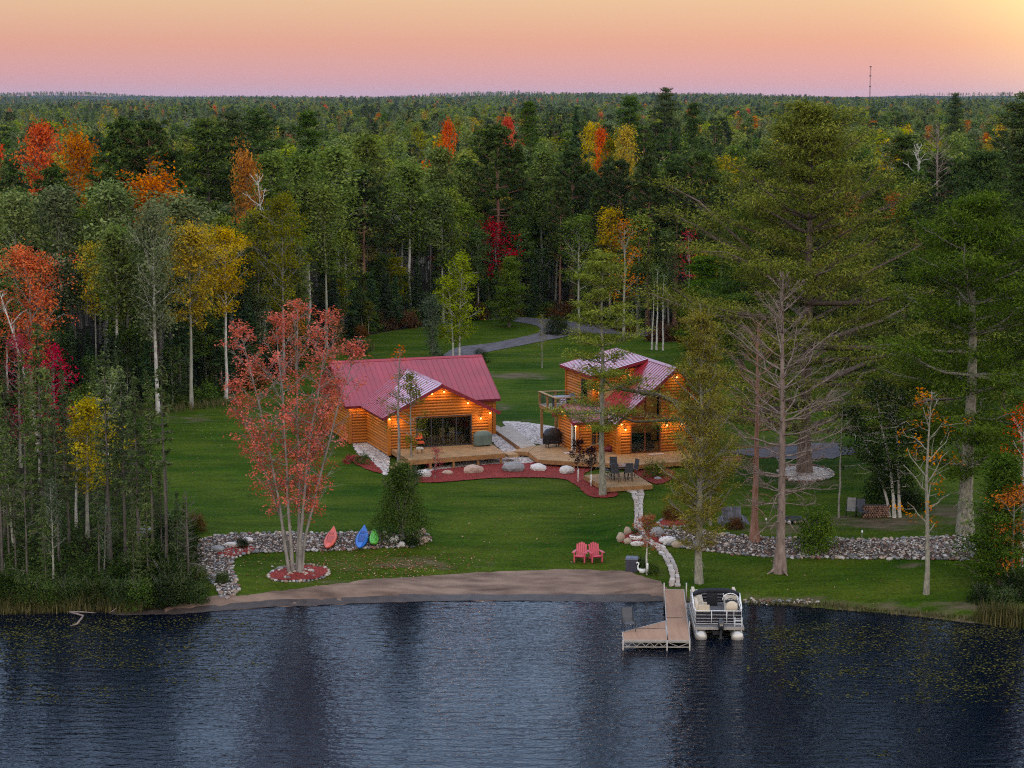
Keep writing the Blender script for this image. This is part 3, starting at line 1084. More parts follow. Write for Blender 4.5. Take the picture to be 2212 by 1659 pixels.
def wall(root, p0, ang, L, top, openings=(), z0=0., logs=True):
    """log-sided wall: a backing board with its openings cut out, and each course of siding its own log"""
    def hx(x):
        return float(np.interp(x, [a for a, b in top], [b for a, b in top]))
    outl = [(0, z0), (L, z0)] + [(a, b) for a, b in reversed(top)]
    pts = [Vector(p) for p in outl]
    n = len(pts)
    ed = [(i, (i + 1) % n) for i in range(n)]
    for q in openings:
        b = len(pts)
        pl = q['poly'] if 'poly' in q else [(q['x0'], q['z0']), (q['x1'], q['z0']), (q['x1'], q['z1']), (q['x0'], q['z1'])]
        pts += [Vector(p) for p in pl]
        ed += [(b + i, b + (i + 1) % len(pl)) for i in range(len(pl))]
        q['pl'] = pl
    r = delaunay_2d_cdt(pts, ed, [], 1, 1e-5)
    vs2 = [(v.x, v.y) for v in r[0]]
    fs = []
    for f in r[2]:
        c = np.mean([vs2[i] for i in f], 0)
        if any(inside(q['pl'], np.array([c[0]]), np.array([c[1]]))[0] for q in openings):
            continue
        fs.append(tuple(f))
    mb = MB()
    mb.add([(a, 0, b) for a, b in vs2], fs)
    mb.add([(a, .14, b) for a, b in vs2], [tuple(reversed(f)) for f in fs])
    wo = mb.build('wall', trimw, root, p0, (0, 0, ang))
    if logs:
        z = z0
        zmax = max(b for a, b in top)
        while z < zmax - COURSE * .5:
            zm = z + COURSE * .5
            xs_ = np.linspace(0, L, 241)
            ok = np.array([hx(x) >= zm + COURSE * .3 for x in xs_])
            for q in openings:
                P = np.array(q['pl'])
                ok &= ~inside([tuple(p) for p in P], xs_, np.full(241, zm))
            i = 0
            while i < 241:
                if ok[i]:
                    j = i
                    while j + 1 < 241 and ok[j + 1]:
                        j += 1
                    ln = xs_[j] - xs_[i]
                    if ln > .12:
                        lo = link('log', LOG, wo, (xs_[i] + random.uniform(0, .004), 0, zm))
                        lo.scale = (ln - .005, random.uniform(.92, 1.08), 1)
                    i = j + 1
                else:
                    i += 1
            z += COURSE
    return wo
def window(root, p0, ang, x0, x1, z0, z1, mull=(), fr=darkfr, name='window', fw=.07, rail=()):
    o = MB()
    for (a, b, c, d) in ((x0, x1, z0 - fw, z0), (x0, x1, z1, z1 + fw), (x0 - fw, x0, z0 - fw, z1 + fw), (x1, x1 + fw, z0 - fw, z1 + fw)):
        o.box(((a + b) / 2, -.03, (c + d) / 2), (b - a, .14, d - c))
    for m in mull:
        o.box((m, .02, (z0 + z1) / 2), (.075, .07, z1 - z0))
    for m in rail:
        o.box(((x0 + x1) / 2, .02, m), (x1 - x0, .06, .05))
    wo = o.build(name, fr, root, p0, (0, 0, ang))
    xsp = [x0] + list(mull) + [x1]
    for a, b in zip(xsp, xsp[1:]):
        MB().box(((a + b) / 2, .045, (z0 + z1) / 2), (b - a - .04, .012, z1 - z0 - .01)).build('pane', glass, wo)
    return wo
def roof_plane(root, e0, e1, r1, r0, pw=.4, th=.14, panels=True, fascia=True):
    """e0,e1 eave; r0,r1 ridge. Slab of boards, a red fascia edge, and ribbed metal panels on it"""
    e0, e1, r1, r0 = (Vector(p) for p in (e0, e1, r1, r0))
    nrm = (e1 - e0).cross(r0 - e0).normalized()
    if nrm.z < 0:
        nrm = -nrm
    dn = -nrm * th
    mb = MB()
    q = [e0, e1, r1, r0]
    mb.add([p + dn for p in q] + [p - nrm * .012 for p in q], [(3, 2, 1, 0), (4, 5, 6, 7)] + [(i, (i + 1) % 4, 4 + (i + 1) % 4, 4 + i) for i in range(4)])
    ro = mb.build('roof', trimw, root)
    if fascia:
        fb = MB()
        ctr = (e0 + e1 + r1 + r0) / 4
        for a, b in ((e0, e1), (e1, r1), (r0, e0)):
            d = (b - a).normalized()
            outv = d.cross(nrm).normalized()
            if outv.dot((a + b) / 2 - ctr) < 0:
                outv = -outv
            a2, b2 = a + outv * .004, b + outv * .004
            vs = [a2 - nrm * (th + .07), b2 - nrm * (th + .07), b2 + nrm * .02, a2 + nrm * .02]
            vs += [v + outv * .03 for v in vs]
            fb.add(vs, [(0, 1, 2, 3), (7, 6, 5, 4), (0, 4, 5, 1), (1, 5, 6, 2), (2, 6, 7, 3), (3, 7, 4, 0)])
        fb.build('fascia', fasc, ro)
    if panels:
        L = (e1 - e0).length
        n = max(1, round(L / pw))
        for k in range(n):
            a, b = k / n, (k + 1) / n
            p = [e0.lerp(e1, a), e0.lerp(e1, b), r0.lerp(r1, b), r0.lerp(r1, a)]
            along = (p[1] - p[0])
            u = along.normalized()
            m = MB()
            base = [x + nrm * .004 for x in p]
            rib = .022
            b0 = [p[0], p[0] + u * rib, p[3] + u * rib, p[3]]
            topv = [x + nrm * .030 for x in (p[0] + u * .004, p[0] + u * (rib - .004), p[3] + u * (rib - .004), p[3] + u * .004)]
            m.add([x + nrm * .004 for x in b0] + topv, [(4, 5, 6, 7), (0, 1, 5, 4), (1, 2, 6, 5), (2, 3, 7, 6), (3, 0, 4, 7)])
            m.add([p[0] + u * rib + nrm * .006, p[1] + nrm * .006, p[2] + nrm * .006, p[3] + u * rib + nrm * .006, p[0] + u * rib - nrm * .01, p[1] - nrm * .01, p[2] - nrm * .01, p[3] + u * rib - nrm * .01],
                  [(0, 1, 2, 3), (4, 5, 1, 0)])
            m.build('roof_panel', roofm, ro)
    return ro
def ridge_cap(root, a, b, wd=.16):
    a, b = Vector(a), Vector(b)
    d = (b - a).normalized()
    s = d.cross(Vector((0, 0, 1))).normalized()
    vs = []
    for p in (a, b):
        vs += [p + s * wd - Vector((0, 0, wd * .45)), p + Vector((0, 0, .075)), p - s * wd - Vector((0, 0, wd * .45))]
    MB().add(vs, [(0, 1, 4, 3), (1, 2, 5, 4), (0, 2, 1), (3, 4, 5)]).build('ridge_cap', roofm, root)
def lamp(root, p, out, power=14., soffit=False):
    """wall lantern or soffit light with a lit bulb"""
    p, out = Vector(p), Vector(out)
    mb = MB()
    if soffit:
        mb.lathe([(.05, .0), (.06, .05), (.03, .09)], 8, Matrix.Translation(p))
    else:
        mb.box(p + out * .02, (.1, .1, .16))
        mb.bar(p + out * .03 + Vector((0, 0, .08)), p + out * .16 + Vector((0, 0, .12)), .025, .025)
        mb.lathe([(.085, .13), (.06, .17), (.01, .2)], 8, Matrix.Translation(p + out * .16 - Vector((0, 0, .05))))
    lo = mb.build('lamp', dk, root)
    bp = p + (Vector((0, 0, -.05)) if soffit else out * .16 + Vector((0, 0, .0)))
    MB().lathe([(.015, -.06), (.055, -.03), (.06, .0), (.04, .035), (.012, .05)], 8, Matrix.Translation(bp)).build('bulb', bulbm, lo)
    l = bpy.data.lights.new('lamp_light', 'POINT')
    l.energy = power
    l.color = (1, .58, .18)
    l.shadow_soft_size = .06
    link('lamp_light', l, root, bp + out * .14 - Vector((0, 0, .02)))

PHI = R(19)
def local(root_loc, u, v, z):
    c, s = math.cos(PHI), math.sin(PHI)
    return Vector((root_loc[0] + u * c - v * s, root_loc[1] + u * s + v * c, root_loc[2] + z))

# ---- left cabin
L0 = Vector((-8.63, 137.67, 2.95))
lc = thing('log_cabin', 'lower orange log cabin with long red metal roof and dark sliding patio door', 'cabin', L0, PHI)
W = 7.45
PL = 2.5
def g_top(x, L=W, p=PL, s=.5):
    return [(0, p), (L / 2, p + s * L / 2), (L, p)]
wall(lc, (0, 0, 0), 0, W, g_top(0), [dict(x0=2.05, x1=6.0, z0=.04, z1=2.1)], z0=-.02)
window(lc, (0, 0, 0), 0, 2.05, 6.0, .05, 2.1, (3.1, 3.95, 4.95), darkfr, 'patio_door')
wall(lc, (0, 5.95, 0), -math.pi / 2, 5.95, [(0, PL), (5.95, PL)], z0=-.5)
wall(lc, (W, 0, 0), math.pi / 2, 5.95, [(0, PL), (5.95, PL)], z0=-.3)
UL, UR, VF, VB = -1.3, 9.75, 5.95, 13.85
MPL = 2.45
wall(lc, (UL, VF, 0), 0, -UL - .01, [(0, MPL), (-UL - .01, MPL)], z0=-.5)
wall(lc, (W + .15, VF, 0), 0, UR - W - .15, [(0, MPL), (UR - W - .15, MPL)], z0=-.4)
wall(lc, (UR, VF, 0), math.pi / 2, VB - VF, [(0, MPL), ((VB - VF) / 2, MPL + 2.35), (VB - VF, MPL)], z0=-.4)
wall(lc, (UL, VB, 0), -math.pi / 2, VB - VF, [(0, MPL), ((VB - VF) / 2, MPL + 2.35), (VB - VF, MPL)], z0=-.5)
wall(lc, (UR, VB, 0), math.pi, UR - UL, [(0, MPL), (UR - UL, MPL)], z0=-.4, logs=False)
MB().box((W / 2, VF / 2, -.06), (W - .3, VF - .3, .08)).build('floor', wood_in, lc)
MB().box((W / 2, VF - .2, 1.2), (W - .35, .1, 2.4)).build('inner_wall', wood_in, lc)
for (u, v, h0, h1) in ((0, 0, -.45, PL + .02), (W, 0, -.3, PL + .02), (UR, VF, -.4, MPL), (UL, VF, -.5, MPL)):
    MB().box((u, v, (h0 + h1) / 2), (.24, .24, h1 - h0)).build('corner_post', logm, lc)
ez, rz_, ev, rv = 2.3, 4.97, 5.45, 9.9
u0, u1 = -1.75, 10.1
roof_plane(lc, (u0, ev, ez), (u1, ev, ez), (u1, rv, rz_), (u0, rv, rz_), .405)
roof_plane(lc, (u1, 2 * rv - ev, ez), (u0, 2 * rv - ev, ez), (u0, rv, rz_), (u1, rv, rz_), .405, panels=False)
ridge_cap(lc, (u0, rv, rz_ + .01), (u1, rv, rz_ + .01))
hw = W / 2 + .62
pk = 4.48
we = pk - hw * .5
vb = ev + (pk - ez) / .6 + .15
roof_plane(lc, (W / 2 - hw, vb - hw * .5 / .6, we), (W / 2 - hw, -.6, we), (W / 2, -.6, pk), (W / 2, vb, pk), .36)
roof_plane(lc, (W / 2 + hw, -.6, we), (W / 2 + hw, vb - hw * .5 / .6, we), (W / 2, vb, pk), (W / 2, -.6, pk), .36)
ridge_cap(lc, (W / 2, -.62, pk + .01), (W / 2, vb - .1, pk + .01))
fr_ = Vector((0, -1, 0))
for (u, v, z, so, pw) in ((3.1, -.22, 3.85, True, 9), (4.0, -.22, 3.95, True, 9), (5.75, -.22, 3.05, True, 9), (.62, -.02, 1.9, False, 12), (6.72, -.02, 1.85, False, 14), (7.42, -.2, 2.25, True, 8), (.0, -.2, 2.2, True, 6), (-.5, 5.72, 2.2, True, 9), (-1.2, 5.72, 2.2, True, 7), (-.2, 3., 2.2, True, 5)):
    lamp(lc, (u, v, z), fr_, pw, so)
# dining set seen through the glass
tb = thing('dining_table', 'wooden dining table inside behind the dark patio door', 'table', local(L0, 4.6, 2.2, -.02), PHI)
MB().box((0, 0, .74), (1.6, .9, .05)).build('table_top', wood_in, tb)
for sx in (-1, 1):
    for sy in (-1, 1):
        MB().box((sx * .7, sy * .35, .36), (.08, .08, .72)).build('leg', wood_in, tb)
for i, (du, dv, a) in enumerate(((-.35, -.75, 0.), (.4, -.7, .1))):
    ch = thing('dining_chair', ('left' if i == 0 else 'right') + ' tall wooden chair behind the patio door glass', 'chair', local(L0, 4.6 + du, 2.2 + dv, -.02), PHI + a, 'dining chairs behind the glass')
    MB().box((0, 0, .45), (.42, .42, .05)).build('seat', wood_in, ch)
    MB().box((0, -.2, .78), (.42, .04, .6)).build('backrest', wood_in, ch)
    for sx in (-1, 1):
        for sy in (-1, 1):
            MB().box((sx * .18, sy * .18, .21), (.04, .04, .42)).build('leg', wood_in, ch)

# ---- right cabin
R0 = Vector((7.45, 137.2, 2.65))
rc = thing('log_cabin', 'taller orange log cabin with steep red roof, gable windows and upstairs balcony', 'cabin', R0, PHI)
SL = .815
def zr(u):
    return 2.25 + SL * (u + .5 if u <= 4.1 else 8.7 - u)
RW = 8.2
tops = [(0, zr(0) - .17), (4.1, zr(4.1) - .17), (RW, zr(RW) - .17)]
trap = [(.95, 2.56), (3.1, 2.56), (3.1, zr(3.1) - .55), (.95, zr(.95) - .42)]
GW = 4.95
wall(rc, (0, 0, 0), 0, GW, [(0, zr(0) - .17), (4.1, zr(4.1) - .17), (GW, zr(GW) - .17)], [dict(x0=.95, x1=3.1, z0=.05, z1=1.95), dict(poly=trap)], z0=0)
wall(rc, (GW, 0, 0), math.pi / 2, 3.0, [(0, zr(GW) - .2), (3.0, zr(GW) - .2)], z0=-.1)
wall(rc, (GW, 3.0, 0), 0, RW - GW, [(0, zr(GW) - .2), (RW - GW, zr(RW) - .2)], z0=-.3)
window(rc, (0, 0, 0), 0, .95, 3.1, .05, 1.95, (2.0,), brownfr, 'patio_door')
mb = MB()
for a, b in zip(trap, trap[1:] + trap[:1]):
    mb.bar((a[0], -.03, a[1]), (b[0], -.03, b[1]), .14, .09)
mb.bar((2.0, 0, 2.56), (2.0, 0, zr(2.0) - .5), .1, .1)
wo = mb.build('gable_window', brownfr, rc)
for x0, x1 in ((.99, 1.96), (2.04, 3.06)):
    p = [(x0, 2.6), (x1, 2.6), (x1, zr(x1) - .6 + .02), (x0, zr(x0) - .47)]
    m = MB()
    m.add([(a, .045, b) for a, b in p] + [(a, .057, b) for a, b in p], [(0, 1, 2, 3), (7, 6, 5, 4)] + [(i, 4 + i, 4 + (i + 1) % 4, (i + 1) % 4) for i in range(4)])
    m.build('pane', glass, wo)
VBK = 10.3
wall(rc, (0, VBK, 0), -math.pi / 2, VBK, [(0, 4.8), (5.45, 4.8), (5.451, 2.45), (VBK, 2.45)], [dict(x0=3.25, x1=4.3, z0=2.4, z1=4.4)], z0=-.3)
window(rc, (0, VBK, 0), -math.pi / 2, 3.25, 4.3, 2.42, 4.35, (), darkfr, 'balcony_door')
wall(rc, (RW, 3.0, 0), math.pi / 2, VBK - 3., [(0, 2.45), (VBK - 3., 2.45)], z0=-.3)
wall(rc, (RW, VBK, 0), math.pi, RW, tops, z0=-.3, logs=False)
# upper storey front wall, facing the lake
wall(rc, (0, 4.85, 0), 0, 3.45, [(0, 4.82), (3.45, 5.4)], z0=2.5)
MB().box((0, 4.85, 3.6), (.24, .24, 2.3)).build('corner_post', logm, rc)
MB().box((0, 0, 1.2), (.26, .26, 2.5)).build('corner_post', logm, rc)
MB().box((RW, 3., 1.2), (.26, .26, 2.5)).build('corner_post', logm, rc)
MB().box((GW, 0, 2.4), (.24, .24, 4.9)).build('corner_post', logm, rc)
MB().box((0, VBK, 2.3), (.24, .24, 5.)).build('corner_post', logm, rc)
v0, v1 = -.6, 10.75
roof_plane(rc, (-.5, v1, zr(-.5)), (-.5, v0, zr(-.5)), (4.1, v0, zr(4.1)), (4.1, v1, zr(4.1)), .40)
roof_plane(rc, (5.35, v0, zr(5.35)), (5.35, 2.45, zr(5.35)), (4.1, 2.45, zr(4.1)), (4.1, v0, zr(4.1)), .40, panels=False)
roof_plane(rc, (8.7, 2.46, zr(8.7)), (8.7, v1, zr(8.7)), (4.1, v1, zr(4.1)), (4.1, 2.46, zr(4.1)), .40, panels=False)
ridge_cap(rc, (4.1, v0 - .02, zr(4.1) + .01), (4.1, v1, zr(4.1) + .01))
roof_plane(rc, (-.35, 10.9, 4.98), (-.35, 4.4, 4.98), (4.08, 4.4, zr(4.1) + .03), (4.08, 10.9, zr(4.1) + .03), .40)
# side wing
SU = -2.5
wall(rc, (SU, 1.6, 0), 0, -SU - .02, [(0, 2.24), (-SU - .02, 2.24)], [dict(x0=1.07, x1=1.95, z0=.5, z1=1.85)], z0=0)
window(rc, (SU, 1.6, 0), 0, 1.07, 1.95, .5, 1.85, (1.5,), trimw, 'window', rail=(1.2,))
wall(rc, (SU, 5.0, 0), -math.pi / 2, 3.4, [(0, 2.24), (1.7, 3.0), (3.4, 2.24)], [dict(x0=2.55, x1=3.3, z0=.02, z1=1.85)], z0=-.1)
door = window(rc, (SU, 5.0, 0), -math.pi / 2, 2.55, 3.3, .06, 1.85, (), whitem, 'side_door', fw=.05)
for u, v in ((SU, 1.6), (SU, 5.0)):
    MB().box((u, v, 1.1), (.22, .22, 2.25)).build('corner_post', logm, rc)
roof_plane(rc, (-2.95, 1.15, 2.2), (1., 1.15, 2.2), (1., 3.3, 3.16), (-2.95, 3.3, 3.16), .40)
roof_plane(rc, (1., 5.45, 2.2), (-2.95, 5.45, 2.2), (-2.95, 3.3, 3.16), (1., 3.3, 3.16), .40, panels=False)
ridge_cap(rc, (-2.97, 3.3, 3.17), (.8, 3.3, 3.17), .12)
MB().tube([(SU - .12, 1.55, .05), (SU - .12, 1.55, 2.1)], .035, 6).build('downspout', whitem, rc)
# inside
MB().box((GW / 2, 2.2, -.06), (GW - .3, 4.1, .08)).build('floor', wood_in, rc)
MB().box((GW / 2, 4.4, 2.2), (GW - .4, .1, 4.3)).build('inner_wall', wood_in, rc)
l = bpy.data.lights.new('room_light', 'POINT')
l.energy = 45
l.color = (1, .72, .40)
l.shadow_soft_size = .2
link('room_light', l, rc, (3., 2.2, 3.4))
ac = thing('armchair', 'dark green high-backed armchair behind the right cabin patio door', 'armchair', local(R0, 1.6, 1.1, 0), PHI)
grn = pm('dark_green_fabric', (.03, .05, .04), .9, scale=8., var=.3)
MB().box((0, 0, .3), (.85, .8, .42)).build('seat', grn, ac)
MB().box((0, -.33, .85), (.85, .2, .9)).build('backrest', grn, ac)
for s_ in (-1, 1):
    MB().box((s_ * .38, .02, .45), (.16, .75, .5)).build('armrest', grn, ac)
ac2 = thing('sofa', 'dark patterned sofa with a cushion behind the right pane of the patio door', 'sofa', local(R0, 2.75, 1.5, 0), PHI)
brn = pm('brown_fabric', (.07, .045, .035), .9, scale=6., var=.6)
MB().box((0, 0, .28), (.9, .85, .45)).build('seat', brn, ac2)
MB().box((.0, .36, .75), (.9, .2, .7)).build('backrest', brn, ac2)
for (p, so, pw) in (((.45, -.02, 1.75), False, 16), ((3.6, -.02, 1.9), False, 16), ((4.75, -.02, 1.95), False, 16), ((4.25, -.3, 5.35), True, 9), ((.1, -.3, 2.2), True, 9), ((5.9, 2.7, 4.0), True, 6), ((6.7, 2.7, 3.4), True, 6), ((7.5, 2.7, 2.8), True, 6),
                    ((-.12, 4.72, 4.0), False, 8), ((2.6, 4.6, 4.95), True, 8), ((3.0, 4.6, 5.05), True, 7), ((-2.75, 2.6, 2.7), True, 6), ((-2.75, 3.9, 2.65), True, 4), ((-2.72, 1.3, 2.0), True, 6), ((-1.6, 1.32, 2.02), True, 4)):
    lamp(rc, p, fr_ if p[0] > -2 else Vector((-1, 0, 0)), pw, so)
# balcony: part of the right cabin
BU0, BV0, BV1, BZ = -2.45, 6.1, 9.5, 2.32
mb = MB()
bu = BU0
nb = 17
for k in range(nb):
    x = BU0 + (k + .5) * (-BU0 - .1) / nb
    mb.box((x, (BV0 + BV1) / 2, BZ - .02), (-BU0 / nb - .012, BV1 - BV0, .035))
bal = mb.build('balcony', deckw, rc)
for (a, b) in (((BU0, BV0, BZ - .17), (-.1, BV0, BZ - .17)), ((BU0, BV1, BZ - .17), (-.1, BV1, BZ - .17)), ((BU0, BV0, BZ - .17), (BU0, BV1, BZ - .17))):
    MB().bar(a, b, .06, .25).build('fascia', deckd, bal)
posts = [(BU0, BV0), (BU0, (BV0 + BV1) / 2), (BU0, BV1), (BU0 / 2, BV0), (BU0 / 2, BV1), (-.2, BV0)]
for u, v in posts:
    MB().box((u, v, BZ + .37), (.12, .12, .98)).build('rail_post', deckd, bal)
for (a, b) in (((BU0 - .08, BV0, BZ + .9), (-.12, BV0, BZ + .9)), ((BU0 - .08, BV1, BZ + .9), (-.12, BV1, BZ + .9)), ((BU0, BV0 - .08, BZ + .925), (BU0, BV1 + .08, BZ + .925))):
    MB().bar(a, b, .2, .045).build('handrail', deckm, bal)
twig = MB()
for (a, b) in (((BU0, BV0), (-.2, BV0)), ((BU0, BV0), (BU0, BV1)), ((BU0, BV1), (-.2, BV1))):
    a, b = Vector((*a, 0)), Vector((*b, 0))
    for k in range(5):
        z = BZ + .14 + k * .15
        pts_ = [a.lerp(b, t) + Vector((0, 0, z + random.uniform(-.03, .03))) for t in np.linspace(0, 1, 9)]
        twig.tube(pts_, .014, 4)
    n_ = int((b - a).length / .28)
    for k in range(1, n_):
        p = a.lerp(b, k / n_)
        twig.tube([p + Vector((random.uniform(-.03, .03), 0, BZ + .02)), p + Vector((0, random.uniform(-.04, .04), BZ + .88))], .013, 4)
to = twig.build('railing_bars', dk, bal)
to['kind'] = 'stuff'
for u, v in ((BU0 + .1, BV0 + .15), (BU0 + .1, BV1 - .2)):
    MB().box((u, v, (BZ - .3 - .35) / 2 - .05), (.17, .17, BZ)).build('support_post', deckd, bal)
tbl = thing('patio_table', 'grey table standing on the upstairs balcony', 'table', local(R0, -1.35, 7.9, BZ), PHI)
greym = pm('grey_plastic', (.22, .225, .25), .6, scale=4., var=.15)
MB().box((0, 0, .72), (1.5, .85, .04)).build('table_top', greym, tbl)
for sx in (-1, 1):
    MB().box((sx * .55, 0, .35), (.07, .6, .7)).build('leg', dk, tbl)
bc = thing('deck_chair', 'grey slung chair beside the table on the upstairs balcony', 'chair', local(R0, -.6, 6.9, BZ), PHI + .5)
MB().box((0, 0, .42), (.55, .5, .04)).build('seat', greym, bc)
MB().box((0, .27, .75), (.55, .04, .65), rot=(-.2, 0, 0)).build('backrest', greym, bc)
MB().box((0, 0, .2), (.5, .45, .38)).build('frame', dk, bc)

# ------------------------------------------------------------------ decks and boardwalk
def clip_half(poly, n, d):
    o = []
    k = len(poly)
    for i in range(k):
        a, b = poly[i], poly[(i + 1) % k]
        da, db = a[0] * n[0] + a[1] * n[1] - d, b[0] * n[0] + b[1] * n[1] - d
        if da <= 0:
            o.append(a)
        if da * db < 0:
            t = da / (da - db)
            o.append((a[0] + (b[0] - a[0]) * t, a[1] + (b[1] - a[1]) * t))
    return o
def decking(parent, poly, z, ang, bw, mat, th=.04):
    """boards cut to a deck's outline"""
    dx, dy = math.cos(ang), math.sin(ang)
    nx_, ny_ = -dy, dx
    s = [p[0] * nx_ + p[1] * ny_ for p in poly]
    a = min(s)
    mb = MB()
    while a < max(s):
        q = clip_half(clip_half(poly, (nx_, ny_), a + bw - .012), (-nx_, -ny_), -a)
        if len(q) >= 3:
            ar = sum(q[i][0] * q[(i + 1) % len(q)][1] - q[(i + 1) % len(q)][0] * q[i][1] for i in range(len(q)))
            if ar < 0:
                q = q[::-1]
            if abs(ar) > .01:
                mb.prism(q, z - th, z + random.uniform(-.003, .003))
        a += bw
    o = mb.build('decking', mat, parent)
    o['kind'] = 'stuff'
    return o
def fascia_run(parent, pts, z0, z1, mat, closed=True, th=.05):
    n = len(pts)
    for i in range(n if closed else n - 1):
        a, b = pts[i], pts[(i + 1) % n]
        MB().bar((a[0], a[1], (z0 + z1) / 2), (b[0], b[1], (z0 + z1) / 2), th, z1 - z0).build('fascia', mat, parent)
dk1 = thing('wooden_deck', 'raised tan wooden deck on short posts before the left cabin patio door', 'deck', L0, PHI)
dpoly = [(.15, -4.6), (7.2, -4.15), (7.5, -.12), (.15, -.12)]
decking(dk1, dpoly, -.01, 0., .14, deckm)
fascia_run(dk1, dpoly[:3], -.34, -.055, deckd, False)
fascia_run(dk1, [dpoly[3], dpoly[0]], -.34, -.055, deckd, False)
for u in (.3, 1.7, 3.4, 5.2, 6.9):
    vv = -4.5 + u * .06
    MB().box((u, vv, -.5), (.14, .14, .52)).build('post', deckd, dk1)
for u in (.5, 3.4, 6.9):
    MB().box((u, -2., -.5), (.14, .14, .52)).build('post', deckd, dk1)
for i in range(3):
    MB().box((-.28 - i * .3, -4.1, -.2 - i * .17), (.3, 1., .05)).build('step', deckm, dk1)
MB().box((7.85, -3.4, -.28), (.75, 1.1, .2)).build('step', deckm, dk1)
def on_deck(z, *pp):
    return [tuple(on_plane(a, b, z)[:2]) for a, b in pp]
ZD = 2.66
bw_ = thing('boardwalk', 'pale weathered boardwalk ramp between the cabins with dark side beams', 'boardwalk')
wl = on_deck(ZD, (1068, 927), (1101, 917), (1158, 962), (1126, 968))
a_ = math.atan2(wl[3][1] - wl[0][1], wl[3][0] - wl[0][0])
decking(bw_, wl, ZD, a_ + math.pi / 2, .14, deckw)
fascia_run(bw_, wl, ZD - .26, ZD - .045, deckd)
wp = on_deck(ZD, (1106, 975), (1126, 968.3), (1158, 962.3), (1141, 976.5))
decking(bw_, wp, ZD, a_, .14, deckm)
fascia_run(bw_, [wp[0], wp[3]], ZD - .26, ZD - .045, deckd, False)
dk2 = thing('wooden_deck', 'low wide wooden deck wrapping round the front of the right cabin', 'deck')
dp = on_deck(ZD, (1142, 976.6), (1162, 992), (1240, 997), (1375, 1004), (1480, 996), (1510, 985), (1505, 962), (1340, 960), (1238, 940), (1215, 955), (1159, 962.5))
decking(dk2, dp, ZD - .004, PHI, .14, deckm)
fascia_run(dk2, dp[:6], ZD - .3, ZD - .05, deckd, False)
for p in dp[:6]:
    MB().box((p[0], p[1] + .1, ZD - .4), (.13, .13, .5)).build('post', deckd, dk2)
ZP = 2.42
dk3 = thing('patio_platform', 'square low wooden platform under the patio table set', 'platform')
dp3 = on_deck(ZP, (1261, 1026), (1308, 1053), (1409, 1047), (1366, 1019))
a_ = math.atan2(dp3[2][1] - dp3[1][1], dp3[2][0] - dp3[1][0])
decking(dk3, dp3, ZP, a_, .14, deckm)
fascia_run(dk3, dp3, ZP - .3, ZP - .045, deckd)
MB().bar((*on_plane(1352, 1013, 2.5)[:2], 2.5), (*on_plane(1378, 1012, 2.5)[:2], 2.5), .4, .12).build('step', deckd, dk3)
# low timber edging beside the drive
te = thing('timber_edging', 'low brown timber edging along the drive behind the right pines', 'edging')
for k, (a, b, dzz) in enumerate((((1560, 993), (1600, 991), .12), ((1560, 998), (1601, 995), .05))):
    p, q = at(*a, dzz), at(*b, dzz)
    MB().bar(p, q, .18, .18).build('timber', deckd, te)

# ------------------------------------------------------------------ dock
dockm = pm('dock_panel', (.26, .14, .082), .8, scale=1.2, col2=(.33, .19, .115), stretch=(3, .4, 1), rnd=.05, bump=.08)
alum = pm('pale_aluminium', (.40, .36, .32), .5, metal=.4, scale=5., var=.12)
DZ = .5
dock = thing('dock', 'tan L-shaped dock with pale metal truss frame reaching into the lake', 'dock')
def dpt(px, py):
    p = on_plane(px, py, DZ)
    return (p.x, p.y)
secs = [[(1435.2, 1273.5), (1477, 1273.5), (1484.5, 1334.7), (1439, 1334.7)], [(1439, 1334.7), (1484.5, 1334.7), (1490.6, 1383.2), (1442.5, 1383)],
        [(1344.4, 1365.8), (1374, 1358), (1438.7, 1358), (1442.5, 1383), (1346.5, 1382.6)], [(1374, 1358), (1438.6, 1341), (1438.7, 1358)]]
for sct in secs:
    q = [dpt(*p) for p in sct]
    c = np.mean(q, 0)
    q2 = [(c[0] + (a - c[0]) * .985, c[1] + (b - c[1]) * .985) for a, b in q][::-1]
    mb = MB()
    mb.prism(q2, DZ - .05, DZ)
    mb.build('dock_section', dockm, dock)
    n = len(q)
    tr = MB()
    for i in range(n):
        a, b = q[i], q[(i + 1) % n]
        tr.bar((*a, DZ - .025), (*b, DZ - .025), .045, .075)
    tr.build('frame', alum, dock)
# truss on the lake side
a, b = dpt(1346.5, 1382.8), dpt(1442.5, 1383.2)
c = dpt(1490.6, 1383.4)
for (p, q, n) in ((a, b, 10), (b, c, 2)):
    p, q = Vector((*p, 0)), Vector((*q, 0))
    tr = MB()
    tr.bar(p + Vector((0, -.02, DZ - .06)), q + Vector((0, -.02, DZ - .06)), .05, .1)
    tr.bar(p + Vector((0, -.02, DZ - .34)), q + Vector((0, -.02, DZ - .34)), .04, .05)
    for i in range(n):
        u, v = p.lerp(q, i / n), p.lerp(q, (i + 1) / n)
        tr.bar(u + Vector((0, -.02, DZ - (.32 if i % 2 else .1))), v + Vector((0, -.02, DZ - (.1 if i % 2 else .32))), .025, .03)
    tr.build('truss', alum, dock)
for (px, py, z0, z1) in ((1434.5, 1290, 0, 1.3), (1482.5, 1290, 0, 1.3), (1489.5, 1352, -.6, .75), (1346, 1384, -.8, .55), (1441, 1384.5, -.8, .5), (1490, 1384, -.8, .5), (1484, 1310, -.6, .7)):
    p = on_plane(px, py, DZ)
    MB().tube([(p.x, p.y, z0), (p.x, p.y, z1)], .035, 7).build('post', alum if z1 < 1 else alum, dock)
slingg = pm('grey_sling', (.085, .085, .09), .8, scale=6., var=.15)
